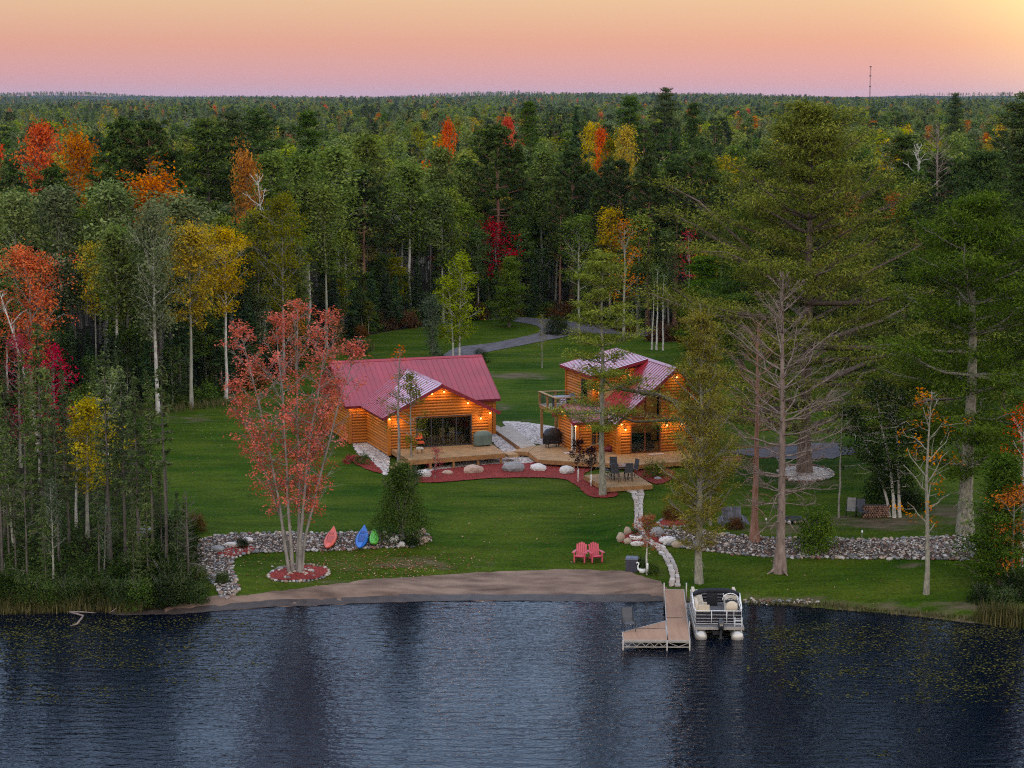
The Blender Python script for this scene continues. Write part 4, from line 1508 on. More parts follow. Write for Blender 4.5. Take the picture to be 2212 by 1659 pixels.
def sling_chair(label, loc, rz, mat, frame, group=None, scale=1.):
    t = thing('sling_chair', label, 'chair', loc, rz, group)
    t.scale = (scale,) * 3
    MB().box((0, 0, .42), (.52, .5, .03), rot=(.08, 0, 0)).build('seat', mat, t)
    MB().box((0, .33, .76), (.52, .03, .72), rot=(-.28, 0, 0)).build('backrest', mat, t)
    for s_ in (-1, 1):
        m = MB()
        m.tube([(s_ * .29, -.28, 0), (s_ * .29, -.22, .6), (s_ * .29, .1, .63), (s_ * .29, .25, .62)], .018, 6)
        m.tube([(s_ * .28, -.25, .4), (s_ * .28, .22, .4), (s_ * .28, .44, 1.12)], .018, 6)
        m.tube([(s_ * .29, .12, .62), (s_ * .29, .34, 0)], .018, 6)
        m.build('side_frame', frame, t)
    return t
sling_chair('grey sling chair at the back corner of the dock platform', (*dpt(1358, 1362), DZ), R(10), slingg, dk)

# ------------------------------------------------------------------ pontoon boat
navy = pm('navy_canvas', (.008, .010, .016), .75, scale=5., var=.2)
cream = pm('cream_vinyl', (.55, .46, .34), .5, scale=3., var=.08)
whitev = pm('white_vinyl', (.55, .52, .47), .5, scale=3., var=.08)
tubem = pm('pontoon_metal', (.52, .49, .44), .3, scale=.9, var=.1, metal=.35)
carpet = pm('grey_carpet', (.13, .125, .125), .95, scale=9., var=.2)
panelm = pm('dark_fence_panel', (.012, .011, .018), .35, scale=4., var=.2)
motor = pm('outboard_black', (.018, .02, .024), .25, scale=4., var=.2, coat=.4)
stern = on_plane(1554, 1383, 0)
bt = thing('pontoon_boat', 'white and navy pontoon boat moored beside the dock with its stern outward', 'boat', (stern.x, stern.y, 0), R(-1.5))
BW, BL = 2.45, 5.3
for s_ in (-1, 1):
    prof = [(.02, -.02), (.17, 0), (.3, .1), (.32, .3), (.32, BL - .9), (.25, BL - .4), (.1, BL - .05), (.02, BL)]
    M = Matrix.Translation((s_ * .93, 0, .12)) @ Matrix.Rotation(-math.pi / 2, 4, 'X')
    MB().lathe(prof, 16, M).build('pontoon', tubem, bt)
rust = pm('waterline_stain', (.45, .22, .05), .5, scale=3., var=.4)
for s_ in (-1, 1):
    m = MB()
    vs, fs = [], []
    for i in range(9):
        a = math.pi + math.pi * (i + .0) / 8 * 1.0
        vs += [(s_ * .93 + .323 * math.cos(a), .28, .12 + .323 * math.sin(a) * .9 + .05), (s_ * .93 + .2 * math.cos(a), -.015, .1 + .2 * math.sin(a) + .02)]
    for i in range(8):
        fs.append((2 * i, 2 * i + 1, 2 * i + 3, 2 * i + 2))
    m.add(vs, fs, None, True)
    m.build('stain', rust, bt)
FZ = .62
MB().box((0, BL / 2 + .1, FZ - .06), (BW, BL - .3, .1)).build('deck', carpet, bt)
MB().box((0, .22, FZ - .06), (BW + .04, .05, .14)).box((BW / 2 + .02, BL / 2, FZ - .06), (.04, BL - .3, .14)).box((-BW / 2 - .02, BL / 2, FZ - .06), (.04, BL - .3, .14)).build('deck_rim', alum, bt)
def fence(a, b, n, h=.72, parent=bt, panel=True):
    a, b = Vector((*a, FZ)), Vector((*b, FZ))
    m = MB()
    for z in (.05, h * .24, h * .46, h * .70, h):
        m.tube([a + Vector((0, 0, z)), b + Vector((0, 0, z))], .011 if z < h else .02, 6)
    for i in range(n + 1):
        p = a.lerp(b, i / n)
        m.tube([p, p + Vector((0, 0, h))], .016, 6)
    o = m.build('fence', whitem, parent)
    if panel:
        d = (b - a)
        MB().bar(a + Vector((0, 0, h * .5)) + d.normalized() * .03, b + Vector((0, 0, h * .5)) - d.normalized() * .03, .012, h * .82).build('fence_panel', panelm, o)
xw = BW / 2 - .05
yr = .75
fence((-xw, yr), (-.36, yr), 1)
fence((-.36, yr + .02), (.42, yr + .02), 1)
fence((.42, yr), (.78, yr), 1)
fence((.78, yr), (xw, yr), 1)
fence((-xw, yr), (-xw, BL - .2), 5)
fence((xw, yr), (xw, BL - .2), 5)
fence((-xw, BL - .2), (xw, BL - .2), 4)
m = MB()
for i in range(4):
    m.box((.98, .32 + .0, FZ - .25 + i * .2), (.34, .04, .03))
m.tube([(.8, .3, FZ - .3), (.8, .3, FZ + .5)], .018, 6).tube([(1.16, .3, FZ - .3), (1.16, .3, FZ + .5)], .018, 6)
m.build('boarding_ladder', whitem, bt)
def seat(name, c, s, back=None, mat=cream):
    m = MB()
    m.box((c[0], c[1], FZ + .2), (s[0], s[1], .4))
    o = m.build(name, whitev, bt)
    m = MB()
    m.box((c[0], c[1], FZ + .46), (s[0] * .96, s[1] * .96, .12), taper=.93)
    m.build('cushion', mat, o)
    if back:
        m = MB()
        m.box((c[0] + back[0], c[1] + back[1], FZ + .72), (back[2], back[3], .5), taper=.9)
        m.build('backrest', mat, o)
seat('bench_seat', (-.86, 2.1, 0), (.6, 2., 0), (-.22, 0, .16, 1.95))
seat('bench_seat', (-.75, 1.15, 0), (.7, .5, 0), (.02, -.2, .6, .14))
seat('bench_seat', (-.86, 4.2, 0), (.6, 1.5, 0), (-.22, 0, .16, 1.4))
seat('bench_seat', (.86, 4.2, 0), (.6, 1.5, 0), (.22, 0, .16, 1.4))
seat('lounge_divider', (-.55, 3.25, 0), (.28, .25, 0))
seat('stern_locker', (.05, 1.0, 0), (.75, .36, 0))
m = MB()
m.tube([(.72, 1.55, FZ), (.72, 1.55, FZ + .4)], .06, 8)
cs = m.build('captain_chair', dk, bt)
MB().box((.72, 1.55, FZ + .47), (.52, .5, .14), taper=.9).build('cushion', cream, cs)
MB().lathe([(.10, 0), (.27, .05), (.3, .28), (.24, .5), (.1, .58)], 12, Matrix.Translation((.72, 1.33, FZ + .5)), 1., .45).build('backrest', cream, cs)
m = MB()
m.box((.78, 2.45, FZ + .42), (.72, .5, .84), taper=.88)
co = m.build('console', whitev, bt)
MB().box((.76, 2.2, FZ + .86), (.62, .2, .12), rot=(-.5, 0, 0)).build('dashboard', dk, co)
m = MB()
pts = [(.7 + .2 * math.cos(a), 2.02 - .06 * math.sin(a) , FZ + .88 + .2 * math.sin(a)) for a in np.linspace(0, 2 * math.pi, 17)]
m.tube(pts, .018, 6, cap=False)
m.tube([(.5, 2.02, FZ + .88), (.9, 2.02, FZ + .88)], .012, 5).tube([(.7, 2.02, FZ + .88), (.7, 1.96, FZ + 1.07)], .012, 5)
m.build('steering_wheel', dk, co)
m = MB()
arc = [(.75 + .42 * math.cos(a), 2.55, FZ + .84 + .35 * math.sin(a)) for a in np.linspace(0, math.pi, 13)]
m.tube(arc, .022, 6)
m.build('windscreen_frame', whitem, co)
# bimini folded in its boot across the boat
m = MB()
m.tube([(t * 1.24, 2.75, FZ + 1.30 - .26 * t * t * (.4 + .6 * t * t)) for t in np.linspace(-1, 1, 13)], [.10] + [.135] * 11 + [.10], 9)
m.build('canopy', navy, bt)
m = MB()
for s_ in (-1, 1):
    m.tube([(s_ * 1.22, 2.75, FZ + 1.05), (s_ * 1.22, 2.2, FZ + .72)], .022, 6)
    m.tube([(s_ * 1.22, 2.75, FZ + 1.05), (s_ * 1.22, 3.4, FZ + .72)], .022, 6)
    m.tube([(s_ * 1.22, 1.2, FZ + .72), (s_ * 1.24, 2.7, FZ + 1.16)], .03, 6)
m.build('canopy_frame', whitem, bt)
MB().box((-.05, 4.7, FZ + .36), (.55, .3, .72)).build('dark_box', dk, bt)  # plain dark box on the deck between the bow seats
# outboard
m = MB()
M = Matrix.Translation((.08, .12, .0))
m.lathe([(.08, .52), (.17, .56), (.2, .72), (.19, .92), (.12, 1.05), (.02, 1.08)], 12, M, .85, 1.35)
ob = m.build('outboard_motor', motor, bt)
m = MB()
m.box((.08, .12, .28), (.13, .2, .56), taper=.8).box((.08, .06, -.1), (.07, .3, .3)).box((.08, .02, .1), (.28, .3, .03))
m.tube([(.08, -.25, -.18), (.08, .35, -.18)], .06, 8)
m.build('lower_unit', motor, ob)
MB().box((.08, .35, .62), (.3, .22, .12)).box((-.12, .36, .3), (.4, .12, .2)).build('mount', dk, ob)
MB().box((.08, -.136, .82), (.16, .012, .09)).build('badge', alum, ob)

# ------------------------------------------------------------------ lawn chairs
pinkm = pm('pink_plastic', (.55, .075, .11), .45, scale=4., var=.1)
def adirondack(label, px, py, rz):
    p = at(px, py)
    t = thing('adirondack_chair', label, 'chair', p, rz, 'pink adirondack chairs on the lawn')
    for s_ in (-1, 1):
        MB().box((s_ * .3, -.36, .28), (.07, .12, .56)).build('leg', pinkm, t)
        MB().bar((s_ * .27, -.4, .36), (s_ * .27, .55, .04), .04, .12).build('leg', pinkm, t)
        m = MB()
        m.prism([(s_ * .28, -.46), (s_ * .44, -.44), (s_ * .42, .1), (s_ * .34, .42), (s_ * .28, .42)][::s_], .56, .595)
        m.build('armrest', pinkm, t)
    for i in range(5):
        z = .385 - i * .045
        MB().box((0, -.4 + i * .12, z), (.52, .105, .03), rot=(.33, 0, 0)).build('seat_slat', pinkm, t)
    for i in range(5):
        x = (i - 2) * .115
        h = .9 - abs(i - 2) * .045 - (abs(i - 2) == 2) * .03
        MB().bar((x, .14, .2), (x * 1.12, .14 + h * .36, .2 + h * .93), .105, .025).build('back_slat', pinkm, t)
    MB().box((0, .33, .58), (.6, .04, .08)).build('crossbar', pinkm, t)
    return t
adirondack('left of the two pink adirondack chairs facing the lake on the lawn edge', 1254, 1212, R(-12))
adirondack('right of the two pink adirondack chairs facing the lake on the lawn edge', 1286, 1212, R(14))

# ------------------------------------------------------------------ kayaks leaning on the rock band
def kayak(name, label, cat, px, py, length, width, mat, mat2, lean=R(28), roll=0., cockpit=True, pointy=1.):
    p = at(px, py)
    t = thing(name, label, cat, (p.x, p.y, p.z + .06), 0)
    t.rotation_euler = (lean, 0, roll)
    n, k = 15, 10
    vs, fs = [], []
    for i in range(n):
        u = i / (n - 1)
        s = math.sin(math.pi * min(max(u, .012), .988)) ** (.75 if pointy > .5 else .3)
        wd = width / 2 * s
        dp = .17 * (s ** .6) + .015
        rk = .16 * (2 * u - 1) ** 4
        for j in range(k):
            a = 2 * math.pi * j / k
            vs.append((wd * math.cos(a), u * length, .15 + rk + dp * (math.sin(a) if math.sin(a) < 0 else math.sin(a) * .55)))
    for i in range(n - 1):
        for j in range(k):
            fs.append((i * k + j, i * k + (j + 1) % k, (i + 1) * k + (j + 1) % k, (i + 1) * k + j))
    fs.append(tuple(range(k))[::-1])
    fs.append(tuple((n - 1) * k + j for j in range(k)))
    m = MB()
    m.add(vs, fs, None, True)
    m.build('hull', mat, t)
    if cockpit:
        for s_ in (-1, 1):
            m = MB()
            m.tube([(s_ * width * (.08 + .2 * math.sin(math.pi * u)), .18 + u * (length - .36), .265 - .03 * abs(2 * u - 1)) for u in np.linspace(0, 1, 9)], .02, 6)
            m.build('rib', mat, t)
        m = MB()
        m.box((0, length * .45, .245), (width * .42, length * .3, .03)).box((0, length * .72, .245), (width * .3, length * .12, .03))
        m.build('seat_well', mat2, t)
    else:
        for dx in (-.14, 0, .14):
            m = MB()
            m.box((dx, length * .5, .245), (.03, length * .55, .02))
            m.build('deck_groove', mat2, t)
    return t
orange_k = pm('orange_kayak', (.62, .085, .035), .4, scale=1.5, var=.15)
orange_d = pm('orange_kayak_well', (.42, .05, .025), .5, scale=3., var=.15)
blue_k = pm('blue_kayak', (.012, .12, .46), .4, scale=1.5, var=.15)
blue_d = pm('blue_kayak_well', (.006, .05, .25), .5, scale=3., var=.15)
green_k = pm('green_board', (.12, .48, .05), .45, scale=1.5, var=.15)
green_d = pm('green_board_groove', (.06, .30, .03), .5, scale=3., var=.15)
kayak('kayak', 'orange kayak lying tip up on the rock band beside the red maple clump', 'kayak', 706, 1195, 2.6, .72, orange_k, orange_d, R(16), R(-5))
kayak('kayak', 'blue kayak lying on the rock band between the orange kayak and the green board', 'kayak', 776, 1195, 2.75, .76, blue_k, blue_d, R(16), R(-3))
kayak('paddle_board', 'short lime green board leaning on the rocks right of the blue kayak', 'board', 808, 1184, 1.35, .56, green_k, green_d, R(20), R(3), False, 0.)

# ------------------------------------------------------------------ shore-side small things
boxm = pm('dark_resin', (.045, .04, .06), .45, scale=3., var=.12)
boxl = pm('slate_resin', (.085, .095, .14), .45, scale=3., var=.12)
p = at(1365, 1233)
db = thing('deck_box', 'dark plastic storage box on the lawn beside the swan planter', 'storage box', p, R(-8))
MB().box((0, .0, .36), (.66, .62, .72), taper=1.04).build('body', boxm, db)
MB().box((0, .0, .76), (.74, .7, .08), taper=.9).build('lid', boxl, db)
MB().box((.05, -.345, .6), (.16, .02, .03)).build('handle', boxl, db)
p = at(1389, 1238)
sw = thing('swan_planter', 'white swan shaped planter with a leafy green plant', 'planter', p, R(10))
sw.scale = (.85,) * 3
m = MB()
m.lathe([(.1, 0), (.22, .06), (.27, .2), (.25, .32), (.22, .33)], 12, None, 1.15, .8)
m.tube([(.26, 0, .26), (.33, 0, .36), (.38, 0, .32)], [.12, .07, .02], 7)
m.build('body', whitem, sw)
m = MB()
m.tube([(-.2, 0, .18), (-.34, 0, .3), (-.36, 0, .48), (-.3, 0, .62), (-.32, 0, .72), (-.4, 0, .75), (-.48, 0, .7)], [.1, .07, .05, .05, .055, .05, .02], 8)
m.build('neck', whitem, sw)
p = at(1374, 1166)
tub = thing('flower_tub', 'white oval tub on red mulch with dark plants and yellow flowers', 'planter', p)
MB().lathe([(.2, 0), (.27, .05), (.33, .26), (.31, .27), (.28, .2)], 14, None, 1.25, .8).build('tub', whitem, tub)
MB().lathe([(.05, .21), (.26, .22), (.02, .235)], 12, None, 1.2, .76).build('soil', soil, tub)
oldw = pm('weathered_grey_wood', (.105, .10, .125), .9, scale=3., var=.35, stretch=(1, 1, 1), rnd=.25)
p = at(1580, 1136)
bn = thing('garden_bench', 'old grey wooden slatted bench tilted among dry weeds', 'bench', p, R(8))
for i in range(7):
    MB().bar((-.5 + i * .165, -.1, .42), (-.54 + i * .178, .18, 1.15), .145, .03).build('back_slat', oldw, bn)
for i in range(5):
    MB().box((0, -.62 + i * .13, .38 - i * .01), (1.15, .115, .03)).build('seat_slat', oldw, bn)
for s_ in (-1, 1):
    for i in range(4):
        MB().bar((s_ * (.68 + i * .085), -.55 - i * .02, .32 - i * .05 + (.1 if s_ < 0 else 0)), (s_ * (.62 + i * .085), .05, .66 - i * .05), .075, .03).build('arm_slat', oldw, bn)
    MB().box((s_ * .62, -.5, .2), (.09, .09, .4)).build('leg', oldw, bn)
    MB().box((s_ * .6, .05, .25), (.09, .09, .5)).build('leg', oldw, bn)
MB().bar((-.6, .14, .98), (.6, .14, .98), .05, .07).build('crossbar', oldw, bn)
taupe = pm('taupe_sling', (.20, .19, .18), .8, scale=6., var=.15)
slate = pm('slate_sling', (.06, .065, .085), .8, scale=6., var=.15)
for lab, px, py, rz, mt in (('taupe sling chair, left of the pair by the woodpile', 1838, 1116, R(-14), taupe), ('dark slate sling chair between the taupe one and the woodpile', 1863, 1119, R(8), slate)):
    sling_chair(lab, at(px, py), rz, mt, dk)
barkm = pm('log_bark', (.06, .035, .028), .9, scale=6., var=.4, rnd=.2)
cutm = pm('cut_log_end', (.24, .13, .09), .85, scale=5., var=.3, rnd=.35)
p = at(1890, 1117)
wp_ = thing('woodpile', 'stacked firewood beside the dark slate sling chair', 'woodpile', p, R(4))
rg = np.random.default_rng(61)
for r_ in range(6):
    for c_ in range(11):
        rr = rg.uniform(.055, .075)
        x, z = -.75 + c_ * .15 + (r_ % 2) * .07, .07 + r_ * .125
        m = MB()
        m.tube([(0, -.22, 0), (0, .22, 0)], rr, 7, cap=False)
        lo = m.build('log', barkm, wp_, (x, rg.normal(0, .03), z))
        m = MB()
        m.add([(rr * math.cos(a), -.222, rr * math.sin(a)) for a in np.linspace(0, 6.283, 8)[:-1]], [tuple(range(7))])
        m.build('cut_end', cutm, lo)
p = at(1712, 1128)
fp = thing('fire_pit', 'ring of round stones around a black fire pit near the bare pine', 'fire pit', p)
rg = np.random.default_rng(62)
for i in range(13):
    a = i / 13 * 6.283
    o = link('stone', STONES[i % 8], fp, (.78 * math.cos(a), .62 * math.sin(a), .12), (0, 0, rg.uniform(0, 6)))
    o.scale = (.36, .3, rg.uniform(.28, .36))
ash = pm('ash', (.012, .011, .011), .95, scale=6., var=.4)
MB().lathe([(.6, .05), (.62, .3), (.55, .3), (.5, .06)], 14, None, 1, .8).build('iron_ring', dk, fp)
MB().lathe([(.5, .06), (.02, .1)], 10, None, 1, .8).build('ash', ash, fp)
# patio dining set
PT = Vector((*on_plane(1338, 1034, ZP)[:2], ZP))
pt = thing('patio_table', 'dark high patio table with a fire bowl on the lower platform', 'table', PT, R(12))
tiles = pm('slate_tiles', (.07, .07, .085), .5, scale=4., var=.3, rnd=.25)
MB().box((0, 0, .86), (1.12, 1.12, .05)).build('table_frame', dk, pt)
for i in range(3):
    for j in range(3):
        if i == 1 and j == 1:
            continue
        MB().box(((i - 1) * .36, (j - 1) * .36, .895), (.345, .345, .02)).build('tile', tiles, pt)
copper = pm('copper_bowl', (.35, .14, .05), .35, scale=4., var=.2, metal=.7)
MB().lathe([(.05, .89), (.16, .9), (.17, .92), (.03, .91)], 12).build('bowl', copper, pt)
for sx in (-1, 1):
    for sy in (-1, 1):
        MB().box((sx * .46, sy * .46, .42), (.06, .06, .84)).build('leg', dk, pt)
wick = pm('dark_sling', (.045, .046, .055), .8, scale=6., var=.2)
def high_chair(label, off, rz):
    a = R(12)
    q = PT + Vector((off[0] * math.cos(a) - off[1] * math.sin(a), off[0] * math.sin(a) + off[1] * math.cos(a), 0))
    t = thing('patio_chair', label, 'chair', q, rz + a, 'high chairs round the patio table')
    MB().box((0, 0, .62), (.5, .48, .05)).build('seat', wick, t)
    MB().box((0, .26, .95), (.5, .04, .62), rot=(-.16, 0, 0)).build('backrest', wick, t)
    for sx in (-1, 1):
        m = MB()
        m.tube([(sx * .25, -.2, .62), (sx * .27, -.22, .85), (sx * .27, .28, .86)], .016, 5)
        m.build('armrest', dk, t)
        for sy in (-1, 1):
            m = MB()
            m.tube([(sx * .18, sy * .16, .6), (sx * .26, sy * .24, 0)], .018, 5)
            m.build('leg', dk, t)
    m = MB()
    m.tube([(.25 * math.cos(x), .22 * math.sin(x), .2) for x in np.linspace(0, 6.283, 11)], .014, 5, cap=False)
    m.build('foot_ring', dk, t)
high_chair('high dark chair at the back of the patio table nearest the cabin', (-.1, .95), 0.)
high_chair('high dark chair at the left side of the patio table', (-.95, .05), R(90))
high_chair('high dark chair at the right side of the patio table with grey back', (.98, .1), R(-75))
high_chair('high dark chair with its back to the lake at the patio table', (.35, -.95), R(176))
high_chair('high dark chair at the front left corner of the patio table', (-.5, -.92), R(150))
# covered grills
def covered_grill(label, loc, rz, mat, sx, leg=.15, seed=1, tall=1.):
    t = thing('covered_grill', label, 'grill', loc, rz)
    rg = random.Random(seed)
    n = 22
    prof = [(1.0, leg, .02), (1.03, leg + .12, .02), (.98, leg + .5, .03), (1.06, leg + .66, .03), (.97, leg + .76, .02), (.68, leg + .98 * tall, .02), (.35, leg + 1.05 * tall, .01), (.02, leg + 1.06 * tall, 0)]
    vs, fs = [], []
    for r_, z, j in prof:
        for k in range(n):
            a = 2 * math.pi * k / n
            c, s = math.cos(a), math.sin(a)
            q = 4.5
            rr = (abs(c) ** q + abs(s) ** q) ** (-1 / q) * r_ + rg.uniform(-j, j) + .02 * math.sin(5 * a + z * 4)
            vs.append((rr * c * sx, rr * s * .33, z + rg.uniform(-j, j)))
    for i in range(len(prof) - 1):
        for k in range(n):
            fs.append((i * n + k, i * n + (k + 1) % n, (i + 1) * n + (k + 1) % n, (i + 1) * n + k))
    m = MB()
    m.add(vs, fs, None, True)
    m.build('cover', mat, t)
    for s_ in (-1, 1):
        for q in (-1, 1):
            MB().box((s_ * sx * .6, q * .2, leg / 2 + .03), (.05, .05, leg + .06)).build('leg', dk, t)
    return t
sage = pm('sage_cover', (.115, .15, .125), .7, scale=2., var=.2, bump=.3, bscale=5.)
blackc = pm('black_cover', (.006, .006, .009), .5, scale=2., var=.3, bump=.4, bscale=6.)
q = on_plane(1042, 963, 2.94)
covered_grill('grill under a grey green cover beside the patio door of the left cabin', (q.x, q.y, 2.94), PHI, sage, .66, .1, 2, .95)
q = on_plane(1193, 966, ZD)
covered_grill('grill under a black cover on the deck beside the side wing', (q.x, q.y, ZD), R(25), blackc, .68, .28, 5, 1.05)
# red-cushioned lounge chair and ottoman
redc = pm('orange_red_cushion', (.62, .10, .03), .8, scale=6., var=.15)
q = on_plane(907, 968, 2.94)
lch = thing('lounge_chair', 'patio chair with orange red cushions on the left deck', 'chair', (q.x, q.y, 2.94), R(20))
MB().box((0, 0, .42), (.52, .52, .12)).build('seat', redc, lch)
MB().box((0, .3, .78), (.52, .14, .36), rot=(-.3, 0, 0)).build('backrest', redc, lch)
MB().box((0, .42, 1.07), (.5, .13, .3), rot=(-.3, 0, 0)).build('head_cushion', redc, lch)
for s_ in (-1, 1):
    m = MB()
    m.tube([(s_ * .3, -.25, 0), (s_ * .3, -.25, .62), (s_ * .3, .3, .64), (s_ * .3, .5, 1.2)], .018, 6).tube([(s_ * .3, .3, .62), (s_ * .3, .4, 0)], .018, 6)
    m.build('side_frame', dk, lch)
q = on_plane(906, 979, 2.94)
ot = thing('footstool', 'small footstool with a pale cushion before the orange red chair', 'footstool', (q.x, q.y, 2.94), R(20))
MB().box((0, 0, .36), (.5, .42, .1), taper=.9).build('cushion', whitev, ot)
for sx in (-1, 1):
    for sy in (-1, 1):
        MB().box((sx * .2, sy * .16, .16), (.03, .03, .32)).build('leg', dk, ot)
# doormats and the red bundle
matm = pm('pale_mat', (.55, .42, .38), .95, scale=6., var=.2)
for lab, px, py, sx, sy, rz in (('pale pink doormat before the right cabin patio door', 1417, 981, 1.15, .45, PHI), ('small white mat on the deck below the side door', 1226, 979, .5, .5, PHI)):
    q = on_plane(px, py, ZD)
    o = MB().box((0, 0, .012), (sx, sy, .022)).build('doormat', matm, None, (q.x, q.y, ZD), (0, 0, rz))
    tag(o, lab, 'doormat')
redb = pm('dark_red_cover', (.14, .012, .02), .5, scale=3., var=.4, bump=.3, bscale=6.)
q = on_plane(1322, 975, ZD)
m = MB()
m.lathe([(.3, 0), (.42, .1), (.4, .3), (.2, .42), (.02, .44)], 12, None, 1.5, .6)
o = m.build('covered_bundle', redb, None, (q.x, q.y, ZD), (0, 0, PHI))
tag(o, 'dark red covered bundle against the log wall behind the tall thin pine', 'bundle')
for lab, px, py in (('small white path light on the mulch near the patio platform', 1276, 1050), ('white garden light among the stones at the drive side', 1862, 1160), ('small white garden light left of the fire pit', 1655, 1133)):
    p = at(px, py)
    o = MB().lathe([(.02, 0), (.02, .25), (.06, .26), (.05, .38), (.01, .42)], 8).build('garden_light', whitem, None, p)
    tag(o, lab, 'garden light')
# driftwood at the left shore
drift = pm('driftwood', (.22, .17, .15), .9, scale=4., var=.3)
a, b, c = on_plane(152, 1352, .03), on_plane(176, 1336, .08), on_plane(150, 1322, .12)
m = MB()
m.tube([a, on_plane(166, 1348, .06), b, on_plane(180, 1330, .12), c], [.02, .05, .06, .05, .05], 6)
m.tube([c, on_plane(178, 1322, .2), on_plane(208, 1324, .15)], [.05, .035, .015], 6)
m.tube([on_plane(236, 1325, .1), on_plane(246, 1318, .35), on_plane(252, 1313, .5)], [.035, .025, .01], 5)
m.tube([on_plane(243, 1319, .3), on_plane(250, 1324, .1)], [.02, .01], 5)
o = m.build('driftwood_branch', drift)
tag(o, 'bare crooked driftwood branch reaching into the water at the left shore', 'branch')
# far radio mast
mp_ = Vector(((1871 - 1106) / F * 2600, 2600, 0))
mp_.z = float(H(mp_.x, mp_.y))
rm = thing('radio_mast', 'thin red and dark lattice radio mast on the horizon', 'mast', mp_)
mastm = pm('mast_steel', (.10, .05, .05), .6, scale=1., var=.3)
ht = 58.
for s_ in range(3):
    a = s_ * 2.094
    MB().tube([(.7 * math.cos(a), .7 * math.sin(a), 0), (.7 * math.cos(a), .7 * math.sin(a), ht)], .12, 5).build('leg', mastm, rm)
m = MB()
for i in range(24):
    z = i * ht / 24
    for s_ in range(3):
        a, b = s_ * 2.094, (s_ + 1) * 2.094
        m.tube([(.7 * math.cos(a), .7 * math.sin(a), z), (.7 * math.cos(b), .7 * math.sin(b), z + ht / 24)], .09, 4)
o = m.build('lattice', mastm, rm)
o['kind'] = 'stuff'
for z in (ht * .55, ht * .78, ht - 1):
    MB().box((0, 0, z), (2.2, 2.2, 1.4)).build('antenna', mastm, rm)

# ------------------------------------------------------------------ trees: generators
barks = {
    'aspen': pm('aspen_bark', (.20, .19, .15), .85, scale=1.6, col2=(.40, .38, .31), stretch=(2, 2, 1.2), detail=6, spec=.1),
    'birch': pm('birch_bark', (.30, .28, .25), .8, scale=1.8, col2=(.66, .62, .56), stretch=(1.5, 1.5, 1.5), detail=7, spec=.15),
    'pine': pm('pine_bark', (.085, .06, .048), .95, scale=2.5, col2=(.20, .15, .125), stretch=(4, 4, .7), bump=.5, spec=.1),
    'redbark': pm('red_pine_bark', (.16, .075, .05), .95, scale=2., col2=(.30, .165, .12), stretch=(3, 3, .6), bump=.4, spec=.1),
    'grey': pm('grey_bark', (.16, .14, .125), .9, scale=2., col2=(.33, .30, .26), stretch=(2, 2, .8), spec=.1),
    'lichen': pm('lichen_bark', (.13, .115, .10), .95, scale=3.5, col2=(.33, .31, .23), stretch=(2, 2, 1.), detail=7, spec=.1),
    'dead': pm('dead_wood', (.13, .09, .072), .9, scale=2.5, col2=(.31, .235, .20), stretch=(2, 2, .6), spec=.1),
    'spruce': pm('spruce_bark', (.06, .05, .042), .95, scale=3., col2=(.15, .125, .105), stretch=(2, 2, .7), spec=.1),
}
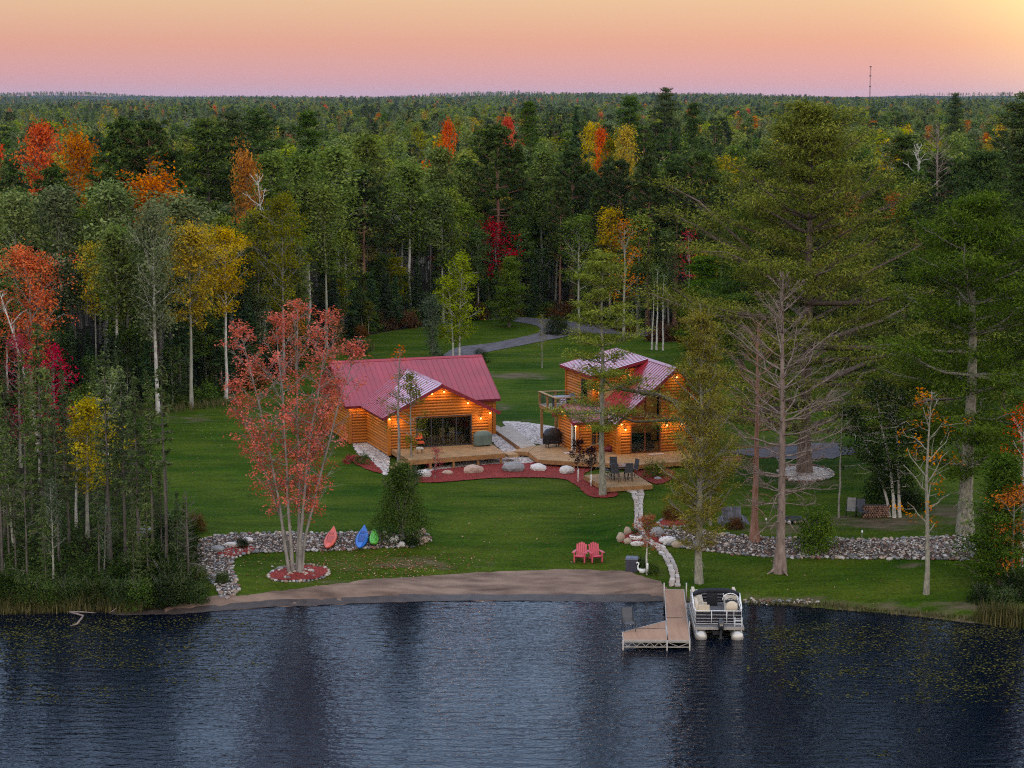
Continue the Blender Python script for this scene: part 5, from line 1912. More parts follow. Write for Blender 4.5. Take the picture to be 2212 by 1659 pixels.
LM = {
    'shorespruce': leafmat('shore_spruce_needles', (.030, .050, .012), (.072, .108, .028), (.145, .175, .055), trans=.12, hue=.012, val=.2),
    'aspen': leafmat('aspen_leaves', (0.0554, 0.0819, 0.0108), (0.1386, 0.1818, 0.0312), (0.2508, 0.2880, 0.0660), hue=.014, val=.28),
    'paleaspen': leafmat('pale_aspen_leaves', (.062, .088, .026), (.155, .195, .066), (.27, .31, .12), hue=.012, val=.2),
    'brightgreen': leafmat('bright_green_leaves', (.085, .11, .004), (.21, .25, .012), (.34, .38, .03), hue=.012, val=.15),
    'maplegreen': leafmat('maple_green_leaves', (0.0338, 0.0660, 0.0088), (0.0806, 0.1320, 0.0198), (0.1560, 0.2160, 0.0374), hue=.012, val=.22),
    'olive': leafmat('olive_leaves', (0.0600, 0.0600, 0.0050), (0.1500, 0.1416, 0.0100), (0.2640, 0.2400, 0.0220), hue=.014, val=.2),
    'yellow': leafmat('yellow_leaves', (.17, .125, .003), (.44, .30, .006), (.66, .46, .014), hue=.01, val=.06, sat=.05),
    'orange': leafmat('orange_leaves', (.20, .058, .004), (.42, .125, .008), (.62, .22, .014), hue=.012, val=.2),
    'redorange': leafmat('red_orange_leaves', (.28, .022, .005), (.64, .068, .010), (.82, .17, .022), hue=.010, val=.08, sat=.05),
    'red': leafmat('red_leaves', (.34, .09, .010), (.62, .07, .05), (.80, .20, .14), hue=.01, val=.08, sat=.05),
    'crimson': leafmat('crimson_leaves', (.14, .004, .012), (.38, .012, .03), (.58, .03, .055), hue=.01, val=.2),
    'spruce': leafmat('spruce_needles', (0.0143, 0.0312, 0.0110), (0.0351, 0.0624, 0.0242), (0.0806, 0.1176, 0.0495), trans=.1, hue=.012, val=.25),
    'pine': leafmat('pine_needles', (0.0179, 0.0357, 0.0040), (0.0491, 0.0851, 0.0104), (0.1004, 0.1489, 0.0224), trans=.15, hue=.012, val=.2),
    'wpine': leafmat('white_pine_needles', (0.0455, 0.0567, 0.0044), (0.1434, 0.1546, 0.0110), (0.2769, 0.2731, 0.0308), trans=.2, hue=.008, val=.08),
    'redpine': leafmat('red_pine_needles', (0.0150, 0.0312, 0.0077), (0.0425, 0.0672, 0.0165), (0.0975, 0.1296, 0.0308), trans=.1, hue=.012, val=.25),
    'gold': leafmat('feathery_needles', (.055, .058, .006), (.155, .148, .018), (.29, .26, .045), trans=.2, hue=.012, val=.12),
    'tanneedle': leafmat('fading_needles', (0.0693, 0.0607, 0.0100), (0.1782, 0.1569, 0.0300), (0.2970, 0.2631, 0.0700), trans=.2, hue=.012, val=.12),
    'lime': leafmat('lime_needles', (.06, .085, .005), (.17, .20, .014), (.31, .34, .035), trans=.2, hue=.01, val=.1),
    'purple': leafmat('purple_leaves', (.010, .004, .007), (.022, .008, .012), (.05, .018, .022), hue=.01, val=.1),
    'shrub': leafmat('shrub_leaves', (0.0200, 0.0408, 0.0080), (0.0525, 0.0864, 0.0180), (0.1125, 0.1560, 0.0360), hue=.014, val=.25),
    'darkshrub': leafmat('dark_shrub_leaves', (.010, .020, .005), (.026, .045, .010), (.06, .085, .022), hue=.014, val=.2),
    'greygreen': leafmat('grey_green_leaves', (.038, .056, .028), (.085, .115, .062), (.165, .205, .12), hue=.01, val=.1),
    'rust': leafmat('rust_leaves', (.05, .022, .008), (.12, .052, .018), (.22, .11, .04), hue=.015, val=.25),
    'reed': leafmat('reed_blades', (.045, .052, .010), (.10, .10, .024), (.22, .185, .065), trans=.15, hue=.01, val=.15),
}
def nrm(a):
    return a / np.maximum(np.linalg.norm(a, axis=-1, keepdims=True), 1e-9)
class TreeGeo:
    def __init__(self, seed):
        self.r = np.random.default_rng(seed)
        self.V, self.Q, self.T, self.n = [], [], [], 0
        self.LV, self.LT = [], []
    def tube(self, pts, rad, k=5):
        pts = np.asarray(pts, float)
        rad = np.broadcast_to(np.asarray(rad, float), (len(pts),))
        tg = np.gradient(pts, axis=0)
        tg = nrm(tg)
        ref = np.where(np.abs(tg[:, 2:3]) > .9, np.array([[1., 0, 0]]), np.array([[0, 0, 1.]]))
        a = nrm(np.cross(tg, ref))
        b = np.cross(tg, a)
        an = np.linspace(0, 2 * np.pi, k, endpoint=False)
        ring = pts[:, None] + rad[:, None, None] * (a[:, None] * np.cos(an)[None, :, None] + b[:, None] * np.sin(an)[None, :, None])
        m = len(pts)
        i = np.arange(m - 1)[:, None] * k + self.n
        j = np.arange(k)[None]
        j2 = (j + 1) % k
        self.Q.append(np.stack([i + j, i + j2, i + k + j2, i + k + j], -1).reshape(-1, 4))
        self.V.append(ring.reshape(-1, 3))
        self.n += m * k
    def leaves(self, P, out, size, tint, aspect=.6, wo=.6, up=.4, wr=.8, along=None, fold=.15):
        r = self.r
        n = len(P)
        if n == 0:
            return
        size = np.broadcast_to(np.asarray(size, float), (n,))[:, None] * r.uniform(.65, 1.3, (n, 1))
        nv = nrm(nrm(out) * wo + np.array([0, 0, 1.]) * up + r.normal(0, 1, (n, 3)) * wr * .6)
        t = r.normal(0, 1, (n, 3)) if along is None else along + r.normal(0, .35, (n, 3))
        t = nrm(t - nv * (t * nv).sum(-1, keepdims=True))
        b = np.cross(nv, t)
        f = nv * size * fold
        q = np.stack([P - t * size * .5, P + b * size * aspect * .5 - f, P + t * size * .5, P - b * size * aspect * .5 - f], 1)
        self.LV.append(q.reshape(-1, 3))
        self.LT.append(np.repeat(np.clip(tint, 0, 1), 4))
    def trunk_mesh(self, name, mat):
        return fast_mesh(name, np.concatenate(self.V), np.concatenate(self.Q), smooth=True, mats=[mat])
    def crown_mesh(self, name, mat):
        V = np.concatenate(self.LV)
        n = len(V) // 4
        return fast_mesh(name, V, np.arange(n * 4).reshape(-1, 4), attr={'tint': np.concatenate(self.LT)}, mats=[mat])

def stem(g, H_, r0, top=.95, k=7, n=8, wob=.012, base=(0, 0, 0), lean=(0, 0), flare=1.35):
    z = np.linspace(0, 1, n)
    w = np.cumsum(g.r.normal(0, wob * H_, (n, 2)), 0) * .35
    w -= w[0]
    pts = np.stack([base[0] + w[:, 0] + lean[0] * z ** 1.3, base[1] + w[:, 1] + lean[1] * z ** 1.3, base[2] + z * H_ * top - .15 * (z == 0)], 1)
    rad = r0 * (1 - z) ** .8 + .012
    rad[0] *= flare
    g.tube(pts, rad, k)
    def f(t):
        return np.array([np.interp(t * H_, pts[:, 2] - base[2], pts[:, i]) for i in range(3)])
    return f
def broad(seed, H_=16., cb=.45, Rr=2.6, limbs=22, per=4, lv=34, ls=.3, sig=.42, r0=.16, up=(.5, 1.15), fullness=1., tipround=.85, stems=None, bare=0., flat=.8, twig=1., lean=(0, 0), tilt=.0):
    """broad-leaved tree: trunk(s), rising limbs, twigs and clumps of leaves"""
    g = TreeGeo(seed)
    r = g.r
    stems = stems or [((0, 0, 0), lean, 1.)]
    for base, ln, sc in stems:
        h = H_ * sc
        f = stem(g, h, r0 * sc, base=base, lean=ln)
        for i in range(limbs):
            q = ((i + r.uniform(.2, .8)) / limbs)
            t = cb + (1 - cb) * q ** .9 * .97
            p0 = f(t)
            az = i * 2.4 + r.uniform(-.5, .5)
            prof = max(math.sin(math.pi * min(max(q * tipround + .14, 0), 1)), .02) ** .8
            L = Rr * sc * prof * r.uniform(.65, 1.2)
            el = r.uniform(*up) * (.8 + .35 * q)
            d = np.array([math.cos(az) * math.cos(el), math.sin(az) * math.cos(el), math.sin(el)])
            s = np.linspace(0, 1, 5)[:, None]
            kink = r.normal(0, .05 * L, (5, 3)) * s
            pts = p0 + d * L * s + np.array([0, 0, .12 * L]) * s ** 2 + kink
            g.tube(pts, (r0 * .36 * (1.05 - t * .8) * sc * (1 - .8 * s[:, 0]) + .008) * twig, 4)
            for j in range(per):
                u = r.uniform(.3, 1.05)
                c = pts[0] + (pts[-1] - pts[0]) * u + r.normal(0, .16 * L + .1, 3) * np.array([1, 1, .7])
                b0 = pts[0] + (pts[-1] - pts[0]) * max(u - .25, .1)
                mid = (b0 + c) / 2 + r.normal(0, .05, 3)
                g.tube(np.stack([b0, mid, c]), np.array([.020, .013, .006]) * twig * (r0 / .16) ** .5, 3)
                if r.uniform() < bare:
                    continue
                n = int(lv * r.uniform(.5, 1.4) * fullness)
                P = c + r.normal(0, 1, (n, 3)) * sig * np.array([1, 1, flat])
                ax = f(min(t * .85, .9))
                ct = r.uniform(.15, .85)
                hl = np.clip((P[:, 2] - c[2]) / sig * .0 + .5, 0, 1)
                g.leaves(P, P - ax, ls, ct + r.normal(0, .2, n) + (hl - .5) * .3, along=None, up=.45)
    return g
def spruce(seed, H_=14., cb=.12, Rr=1.9, dz=.42, nb=6, lv=15, ls=.36, r0=.13, droop=.28, power=.85, thin=0., lean=(0, 0)):
    g = TreeGeo(seed)
    r = g.r
    f = stem(g, H_, r0, .99, 6, 7, .004, lean=lean)
    z = cb * H_
    while z < H_ * .985:
        t = z / H_
        q = min(max((t - cb) / (1 - cb), 0.), .995)
        for k in range(nb):
            if r.uniform() < thin:
                continue
            az = r.uniform(0, 6.283)
            L = Rr * (1 - q) ** power * r.uniform(.6, 1.15) + .12
            if q < .12:
                L *= r.uniform(.4, 1.)
            d = np.array([math.cos(az), math.sin(az), 0])
            s = np.linspace(0, 1, 4)[:, None]
            rise = .25 * q - droop * (1 - q)
            pts = f(t) + d * L * s + np.array([0, 0, 1.]) * (rise * L * s + .16 * L * s ** 2)
            g.tube(pts, .016 * (1 - .7 * s[:, 0]) * (1 + L * .25), 3)
            n = max(4, int(lv * L * r.uniform(.7, 1.3)) + 3)
            u = r.uniform(.08, 1.03, n)
            P = pts[0] + (pts[-1] - pts[0]) * u[:, None]
            P[:, 2] += (.16 * L) * (u ** 2 - u)
            lat = np.array([-d[1], d[0], 0])
            P = P + lat * (r.normal(0, 1, n) * .19 * L * (1 - .5 * u))[:, None] + r.normal(0, .05, (n, 3)) - np.array([0, 0, 1]) * (np.abs(r.normal(0, .07, n)))[:, None]
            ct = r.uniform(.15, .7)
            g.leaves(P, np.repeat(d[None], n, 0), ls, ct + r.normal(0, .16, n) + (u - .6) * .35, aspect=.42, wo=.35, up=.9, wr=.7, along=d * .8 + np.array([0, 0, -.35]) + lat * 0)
        z += dz * r.uniform(.75, 1.25) * (1.15 - .5 * q)
    for k in range(int(cb * H_ / .35)):        # dead twigs below the crown
        az = r.uniform(0, 6.283)
        t = r.uniform(.12, max(cb, .13))
        L = r.uniform(.25, 1.) * Rr * .6
        p = f(t)
        g.tube(np.stack([p, p + np.array([math.cos(az), math.sin(az), -.12]) * L]), np.array([.011, .004]), 3)
    n = 14
    P = f(.98) + r.normal(0, .1, (n, 3)) * np.array([1, 1, 3.])
    g.leaves(P, P - f(.9), ls * .7, r.uniform(.3, .8, n), aspect=.4)
    return g
def wpine(seed, H_=20., cb=.25, Rr=4.5, dz=1.05, nb=5, puffs=6, lv=42, ls=.34, r0=.3, sig=(.62, .17), rise=.14, shape='oval', thin=.12, lean=(0, 0), asp=.26, taper=.75, deadlow=8, upturn=.3):
    """long-limbed pine with flat plumes of needles along its limbs"""
    g = TreeGeo(seed)
    r = g.r
    f = stem(g, H_, r0, .98, 8, 10, .006, lean=lean)
    z = cb * H_
    while z < H_ * .97:
        t = z / H_
        q = min(max((t - cb) / (1 - cb), 0.), .995)
        prof = {'oval': (1 - q) ** taper * (.55 + .45 * min(1, q * 3.5)), 'cone': (1 - q) ** taper, 'broad': max(.12, 1 - q ** 2.2) * (.6 + .4 * min(1, q * 3))}[shape]
        a0 = r.uniform(0, 6.28)
        for k in range(nb):
            if r.uniform() < thin:
                continue
            az = a0 + k * 6.283 / nb + r.uniform(-.35, .35)
            L = Rr * prof * r.uniform(.45, 1.25) + .2
            d = np.array([math.cos(az), math.sin(az), 0])
            s = np.linspace(0, 1, 6)[:, None]
            rs = rise + .55 * q ** 2 + r.normal(0, .12)
            pts = f(t) + d * L * s + np.array([0, 0, 1.]) * (rs * L * s + upturn * .35 * L * s ** 2.5) + r.normal(0, .03 * L, (6, 3)) * s
            g.tube(pts, (.012 + .018 * L) * (1 - .85 * s[:, 0]) + .005, 4)
            lat = np.array([-d[1], d[0], 0])
            m = max(2, int(puffs * (.4 + L / Rr * .8)))
            for j in range(m):
                u = r.uniform(.28, 1.03)
                i0 = min(int(u * 5), 4)
                c0 = pts[i0] + (pts[i0 + 1] - pts[i0]) * (u * 5 - i0)
                c = c0 + lat * r.normal(0, .20 * L * (1.15 - .5 * u)) + np.array([0, 0, r.normal(.06, .07)])
                g.tube(np.stack([pts[max(i0 - 1, 0)], c]), np.array([.014, .006]), 3)
                n = int(lv * r.uniform(.6, 1.3))
                off = r.normal(0, 1, (n, 3)) * np.array([sig[0], sig[0], sig[1]]) * (.55 + .45 * L / Rr)
                P = c + off
                P[:, 2] += .10 * np.hypot(off[:, 0], off[:, 1])
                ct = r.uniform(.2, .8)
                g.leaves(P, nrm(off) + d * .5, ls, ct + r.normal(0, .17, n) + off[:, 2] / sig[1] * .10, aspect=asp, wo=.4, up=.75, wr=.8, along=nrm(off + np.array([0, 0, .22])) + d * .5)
        z += dz * r.uniform(.7, 1.3) * (1.1 - .45 * q)
    for k in range(deadlow):
        az = r.uniform(0, 6.283)
        t = r.uniform(.3 * cb, cb)
        L = r.uniform(.25, .7) * Rr * .5
        p = f(t)
        d = np.array([math.cos(az), math.sin(az), r.uniform(-.3, .15)])
        g.tube(np.stack([p, p + d * L * .5 + np.array([0, 0, .05]), p + d * L + np.array([0, 0, -.12 * L])]), np.array([.03, .02, .006]), 4)
    return g
def redpine(seed, H_=19., cb=.5, Rr=2.9, whorls=12, nb=6, lv=52, ls=.36, r0=.24, deadlow=26, thin=.05, sig=.36):
    """bare straight bole, open crown of tufted limbs"""
    g = TreeGeo(seed)
    r = g.r
    f = stem(g, H_, r0, .98, 8, 8, .006)
    for w_ in range(whorls):
        q = (w_ + r.uniform(.2, .8)) / whorls
        t = cb + (1 - cb) * q * .97
        prof = (1 - q ** 2.4) * (.72 + .28 * min(1, q * 4)) + .1
        for k in range(nb):
            if r.uniform() < thin:
                continue
            az = r.uniform(0, 6.283)
            L = Rr * prof * r.uniform(.6, 1.15)
            d = np.array([math.cos(az), math.sin(az), 0])
            s = np.linspace(0, 1, 5)[:, None]
            pts = f(t) + d * L * s + np.array([0, 0, 1.]) * ((-.12 + .6 * q) * L * s + .32 * L * s ** 2) + r.normal(0, .04 * L, (5, 3)) * s
            g.tube(pts, .05 * (1 - .8 * s[:, 0]) * (.4 + L / Rr * .6) + .006, 4)
            for j in range(4 + int(L * 1.1)):
                u = r.uniform(.55, 1.05)
                c = pts[0] + (pts[-1] - pts[0]) * u + r.normal(0, .26, 3) * np.array([1, 1, .7])
                g.tube(np.stack([pts[2], c]), np.array([.018, .006]), 3)
                n = int(lv * r.uniform(.6, 1.3))
                off = nrm(r.normal(0, 1, (n, 3))) * sig * r.uniform(.3, 1., (n, 1)) * np.array([1, 1, .75])
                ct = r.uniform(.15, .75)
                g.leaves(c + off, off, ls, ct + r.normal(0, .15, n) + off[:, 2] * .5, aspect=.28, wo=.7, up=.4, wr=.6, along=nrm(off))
    for k in range(deadlow):
        az = r.uniform(0, 6.283)
        t = cb * r.uniform(.5, 1.1)
        L = r.uniform(.3, 1.) * Rr * .75
        p = f(t)
        d = np.array([math.cos(az), math.sin(az), r.uniform(-.25, .1)])
        m = p + d * L * .55 + np.array([0, 0, .06 * L])
        g.tube(np.stack([p, m, p + d * L + np.array([0, 0, -.05 * L])]), np.array([.028, .018, .005]), 4)
        for j in range(3):
            e = m + d * L * r.uniform(-.1, .4) + r.normal(0, .22 * L, 3)
            g.tube(np.stack([m, e]), np.array([.011, .004]), 3)
    return g
def barepine(seed, H_=16.5, cb=.22, Rr=3.4, whorls=30, nb=5, r0=.26, twigs=9, low=10):
    g = TreeGeo(seed)
    r = g.r
    f = stem(g, H_, r0, .985, 8, 10, .004, flare=1.7)
    for a in ((2.9, 4.6, .3) if r0 > .15 else ()):      # root flare
        g.tube(np.array([[0, 0, .55], [.3 * math.cos(a), .3 * math.sin(a), .18], [.75 * math.cos(a), .75 * math.sin(a), -.05]]), np.array([.12, .11, .03]), 5)
    for w_ in range(whorls):
        q = (w_ + r.uniform(.2, .8)) / whorls
        t = cb + (1 - cb) * q * .98
        prof = max(math.sin(math.pi * min(q * .80 + .22, 1)), .02) ** .9 * (1 - .15 * q)
        for k in range(nb):
            az = r.uniform(0, 6.283)
            L = Rr * prof * r.uniform(.6, 1.12) + .25
            d = np.array([math.cos(az), math.sin(az), 0])
            s = np.linspace(0, 1, 6)[:, None]
            r1 = -.1 + .95 * q
            pts = f(t) + d * L * s + np.array([0, 0, 1.]) * (r1 * L * s + (.12 + .3 * q) * L * s ** 2) + r.normal(0, .035 * L, (6, 3)) * s
            g.tube(pts, (.012 + .0105 * L) * (1 - .82 * s[:, 0]) + .005, 4)
            for j in range(twigs):
                u = r.uniform(.3, .98)
                i0 = min(int(u * 5), 4)
                b0 = pts[i0] + (pts[i0 + 1] - pts[i0]) * (u * 5 - i0)
                e = b0 + (d * r.uniform(.3, .9) + np.array([-d[1], d[0], 0]) * r.normal(0, .55) + np.array([0, 0, r.uniform(.0, .75)])) * L * .30
                m = (b0 + e) / 2 + r.normal(0, .04, 3)
                g.tube(np.stack([b0, m, e]), np.array([.011, .008, .004]), 3)
                if r.uniform() < .6:
                    g.tube(np.stack([m, m + (e - m) * .8 + r.normal(0, .12 * L * .5, 3)]), np.array([.009, .004]), 3)
    for k in range(low):
        az = r.uniform(0, 6.283)
        t = r.uniform(.14, cb + .06)
        L = r.uniform(.7, 2.4)
        p = f(t)
        d = np.array([math.cos(az), math.sin(az) * .6, r.uniform(-.35, .1)])
        m1 = p + d * L * .5 + np.array([0, 0, .12])
        e = p + d * L + np.array([0, 0, -.35 * L * r.uniform(0, 1)])
        g.tube(np.stack([p, m1, e]), np.array([.045, .032, .012]), 5)
        for j in range(3):
            b0 = m1 + (e - m1) * r.uniform(0, .8)
            g.tube(np.stack([b0, b0 + r.normal(0, .35, 3) + np.array([0, 0, -.3])]), np.array([.016, .005]), 3)
    return g
def shrub(seed, H_=1.5, Rr=.9, n=1800, ls=.13, cone=False, stems=9, up=.5, core=.35, wisp=0):
    g = TreeGeo(seed)
    r = g.r
    for k in range(stems):
        az = r.uniform(0, 6.283)
        e = np.array([math.cos(az) * Rr * r.uniform(.2, .8), math.sin(az) * Rr * r.uniform(.2, .8), H_ * r.uniform(.5, .95)])
        g.tube(np.stack([[0, 0, -.05], e * np.array([.35, .35, .5]), e]), np.array([.03, .02, .006]) * (H_ / 1.5) ** .5, 4)
    ncl = max(14, n // 26)
    u = r.uniform(0, 1, ncl) ** .8
    az = r.uniform(0, 6.283, ncl)
    if cone:
        rad = Rr * (1 - u) ** .8 * r.uniform(.55, 1.05, ncl) + .06
        C = np.stack([rad * np.cos(az), rad * np.sin(az), u * H_ * .96 + .08], 1)
    else:
        d = nrm(r.normal(0, 1, (ncl, 3)))
        d[:, 2] = np.abs(d[:, 2]) * 1. - .08
        rr = r.uniform(core, 1.06, (ncl, 1)) ** .6
        C = d * rr * np.array([Rr, Rr, H_ * .93]) + np.array([0, 0, .1 * H_])
    m = n // ncl
    sg = .16 * (H_ + Rr) / 2 if not cone else .14 * Rr + .05
    P = (C[:, None] + r.normal(0, sg, (ncl, m, 3)) * np.array([1, 1, .8])).reshape(-1, 3)
    P[:, 2] = np.maximum(P[:, 2], .03)
    tint = np.repeat(r.uniform(.15, .8, ncl), m) + r.normal(0, .2, ncl * m)
    g.leaves(P, P - np.array([0, 0, H_ * .35]), ls, tint, up=up)
    for k in range(wisp):
        az = r.uniform(0, 6.283)
        p = np.array([math.cos(az) * Rr * .5, math.sin(az) * Rr * .5, H_ * .7])
        e = p + np.array([math.cos(az) * .3, math.sin(az) * .3, r.uniform(.3, .7)])
        g.tube(np.stack([p, e]), np.array([.01, .004]), 3)
        Q = p + (e - p) * r.uniform(.2, 1, (14, 1)) + r.normal(0, .05, (14, 3))
        g.leaves(Q, Q - p, ls * .8, r.uniform(.4, 1, 14))
    return g

def tree_from(g, name, label, cat, loc, bark, leaf, sc=(1, 1, 1), rz=0., group=None):
    t = thing(name, label, cat, loc, rz, group)
    t.scale = sc
    if g.V:
        link('trunk', g.trunk_mesh('trunk', barks[bark]), t)
    if g.LV:
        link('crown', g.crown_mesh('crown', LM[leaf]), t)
    return t

# ------------------------------------------------------------------ trees near the water and cabins, one by one
def tree_at(g, Hm, name, label, cat, base, toppx, bark, leaf, wid=None, rz=0., dist=None):
    """stand a tree (built Hm tall) on the ground; its height follows the span between base and top in the photograph"""
    p = at(*base)
    h = (base[1] - toppx) / pxm(p) / math.cos(R(11))
    s = h / Hm
    sx = s if wid is None else wid
    return tree_from(g, name, label, cat, p, bark, leaf, (sx, sx, s), rz)
maple_stems = [((-.3, .05, 0), (-2.3, .3), .93), ((-.12, .0, 0), (-.7, -.3), .98), ((.12, .1, 0), (.6, .5), 1.02), ((.2, -.1, 0), (1.9, -.3), .98), ((.34, .1, 0), (3.1, .3), .88), ((-.05, .2, 0), (-3.4, .5), .72), ((.1, .2, 0), (2.2, 1.), .7)]
g = broad(201, 15., .24, 2.2, 24, 7, 26, .15, .19, .08, (.35, 1.05), stems=maple_stems, bare=.48, twig=1.0)
tree_at(g, 15., 'maple_tree', 'many-stemmed red maple half bare beside the orange kayak', 'tree', (638, 1236), 655, 'grey', 'red', None, .3)
g = broad(202, 5., .42, .85, 18, 4, 22, .12, .13, .05, (.5, 1.1), twig=.7)
tree_at(g, 5., 'maple_tree', 'small orange-leaved tree with white trunk guard beside the flagstone path', 'tree', (1398, 1241), 1112, 'birch', 'orange', 1.0)
p = at(1398, 1241)
o = MB().lathe([(.075, 0), (.07, .95), (.06, .96)], 9).build('trunk_guard', whitem, bpy.data.objects[[x.name for x in COL.objects if x.get('label') == 'small orange-leaved tree with white trunk guard beside the flagstone path'][0]])
g = wpine(203, 15., .28, 3.2, .95, 4, 11, 75, .2, .19, (.45, .11), .12, 'cone', .22, asp=.24, taper=.6, deadlow=7)
tree_at(g, 15., 'pine_tree', 'tall thin lime green pine with layered plumes before the right cabin', 'tree', (1302, 1070), 556, 'lichen', 'lime', None, 1.)
g = wpine(204, 15., .12, 2.2, .5, 5, 8, 46, .17, .20, (.28, .12), .62, 'oval', .2, asp=.22, taper=.5, deadlow=6, upturn=.6)
tree_at(g, 15., 'pine_tree', 'thin yellowing pine with upswept sparse limbs beside the pontoon boat', 'tree', (1510, 1259), 690, 'lichen', 'tanneedle', None, 2.)
g = barepine(205, 16.5, .22, 3.2, 21, 4, .24, 20, 10)
tree_at(g, 16.5, 'bare_pine', 'tall leafless pine with dense upswept pinkish branches on the lower lawn', 'tree', (1684, 1236), 588, 'dead', 'pine', None, .6)
g = barepine(206, 14., .35, 1.9, 16, 4, .22, 6, 9)
tree_at(g, 14., 'bare_pine', 'straight brown bare trunk rising from the rock band left of the leafless pine', 'tree', (1630, 1168), 690, 'redbark', 'pine', None, 2.)
g = broad(207, 9.4, .28, 1.5, 17, 4, 14, .15, .17, .11, (.55, 1.15), bare=.72, twig=1.2)
tree_at(g, 9.4, 'maple_tree', 'slender grey young maple with few orange leaves near the right shore', 'tree', (2001, 1283), 842, 'lichen', 'orange', None, .5)
g = wpine(208, 20., .20, 6.0, 1.1, 5, 13, 90, .25, .42, (.62, .24), .06, 'broad', .12, asp=.26, deadlow=8)
tree_at(g, 20., 'pine_tree', 'massive grey-trunked pine with dense green plumes at the right rock band end', 'tree', (2085, 1152), 418, 'lichen', 'pine', None, 1.3)
g = wpine(209, 24., .12, 13., 1.3, 6, 14, 100, .27, .44, (.78, .27), .10, 'cone', .07, asp=.26, taper=.82, deadlow=4)
tree_at(g, 24., 'pine_tree', 'giant olive white pine with broad tiers standing on the pale gravel ring', 'tree', (1738, 1020), 250, 'pine', 'wpine', None, .2)
g = wpine(210, 15., .12, 4.4, .85, 6, 7, 70, .28, .26, (.55, .2), .12, 'oval', .1, asp=.26, deadlow=4)
tree_at(g, 15., 'pine_tree', 'bushy mid green pine behind the birch clump at right', 'tree', (1950, 880), 545, 'pine', 'pine', None, 1.9)
g = wpine(211, 17., .16, 4.6, .9, 6, 7, 70, .29, .28, (.6, .2), .12, 'oval', .1, asp=.26, deadlow=4)
tree_at(g, 17., 'pine_tree', 'broad green pine between the giant white pine and the massive grey-trunked one', 'tree', (1880, 800), 400, 'pine', 'pine', None, .4)
for i, (bx, by, ty, Rr_, lf, lab) in enumerate(((2040, 870, 470, 5., 'pine', 'green plumed pine right of the birch clump'), (2165, 905, 505, 4.6, 'pine', 'dark plumed pine at the far right above the crimson maple'), (1838, 850, 520, 4.6, 'redpine', 'dark green pine in the shade right of the giant pine'),
        (1600, 800, 455, 4.2, 'redpine', 'dark bushy pine between the bare pine and right cabin'), (2110, 800, 340, 5., 'redpine', 'dark tall pine behind the massive grey-trunked one'), (1985, 985, 760, 2.6, 'pine', 'low young pine on the grass behind the birch clump'), (1520, 775, 560, 2.8, 'pine', 'small dark pine right of the right cabin roof'), (1690, 830, 590, 4., 'pine', 'bushy green pine low behind the giant pine trunk'))):
    Hh_ = 16. if Rr_ > 3 else 9.
    g = wpine(260 + i, Hh_, .10, Rr_, .95, 6, 9, 76, .29, .24, (.62, .2), .12, 'oval', .1, asp=.26, deadlow=4)
    tree_at(g, Hh_, 'pine_tree', lab, 'tree', (bx, by), ty, 'pine', lf, None, .7 * i)
g = broad(212, 9., .22, 2.2, 20, 5, 36, .17, .28, .1, (-.3, .5), stems=[((0, 0, 0), (-1.7, .2), 1.), ((.35, .1, 0), (-.5, .4), .92), ((-.25, .2, 0), (-2.6, .2), .8)], bare=.1)
tree_at(g, 9., 'birch_tree', 'leaning white birch clump with drooping dark leaves beside the woodpile', 'tree', (1932, 1118), 818, 'birch', 'darkshrub', None, .0)
g = broad(213, 8., .5, 1.1, 12, 3, 24, .16, .22, .05, (.2, .8))
tree_at(g, 8., 'young_tree', 'pair-thin sapling with green leaves rising behind the taupe sling chair', 'tree', (1812, 1118), 840, 'grey', 'maplegreen', None, 1.)
g = shrub(214, 3., 1.05, 3400, .17, False, 12, wisp=12)
tree_at(g, 3.2, 'leafy_sapling', 'small bushy green sapling growing out of the right rock band', 'shrub', (1762, 1190), 1082, 'grey', 'maplegreen', None)
g = wpine(215, 7., .2, 1.25, .55, 4, 4, 26, .2, .07, (.24, .1), .3, 'oval', .2, asp=.24, deadlow=3)
tree_at(g, 7., 'pine_tree', 'small thin yellow-green sapling pine near the old bench', 'tree', (1535, 1134), 905, 'grey', 'gold', None, .4)
g = wpine(216, 8., .05, 2.1, .5, 6, 6, 42, .26, .12, (.42, .2), .12, 'cone', .05, asp=.26, deadlow=2, taper=.7)
tree_at(g, 8., 'pine_tree', 'young dense dark pine on the right bank above the reeds', 'tree', (2160, 1262), 985, 'pine', 'pine', None, 1.4)
g = broad(217, 6., .2, 1.7, 18, 4, 26, .17, .24, .08, (.1, .8), bare=.25)
tree_at(g, 6., 'maple_tree', 'orange-leaved maple mixed into the dark young pine at the right bank', 'tree', (2185, 1275), 1055, 'grey', 'orange', None, 2.2)
g = broad(218, 12., .4, 1.9, 18, 4, 24, .19, .3, .12, (.3, 1.), bare=.25)
tree_at(g, 12., 'maple_tree', 'crimson maple at the right edge above the young pine', 'tree', (2205, 1225), 872, 'birch', 'redorange', None, .9)
g = broad(219, 10., .45, .9, 9, 3, 22, .17, .24, .1, (.3, 1.), bare=.8)
tree_at(g, 10., 'birch_tree', 'white bare birch trunk at the right edge of the lawn', 'tree', (2208, 1190), 905, 'birch', 'maplegreen', None, .9)
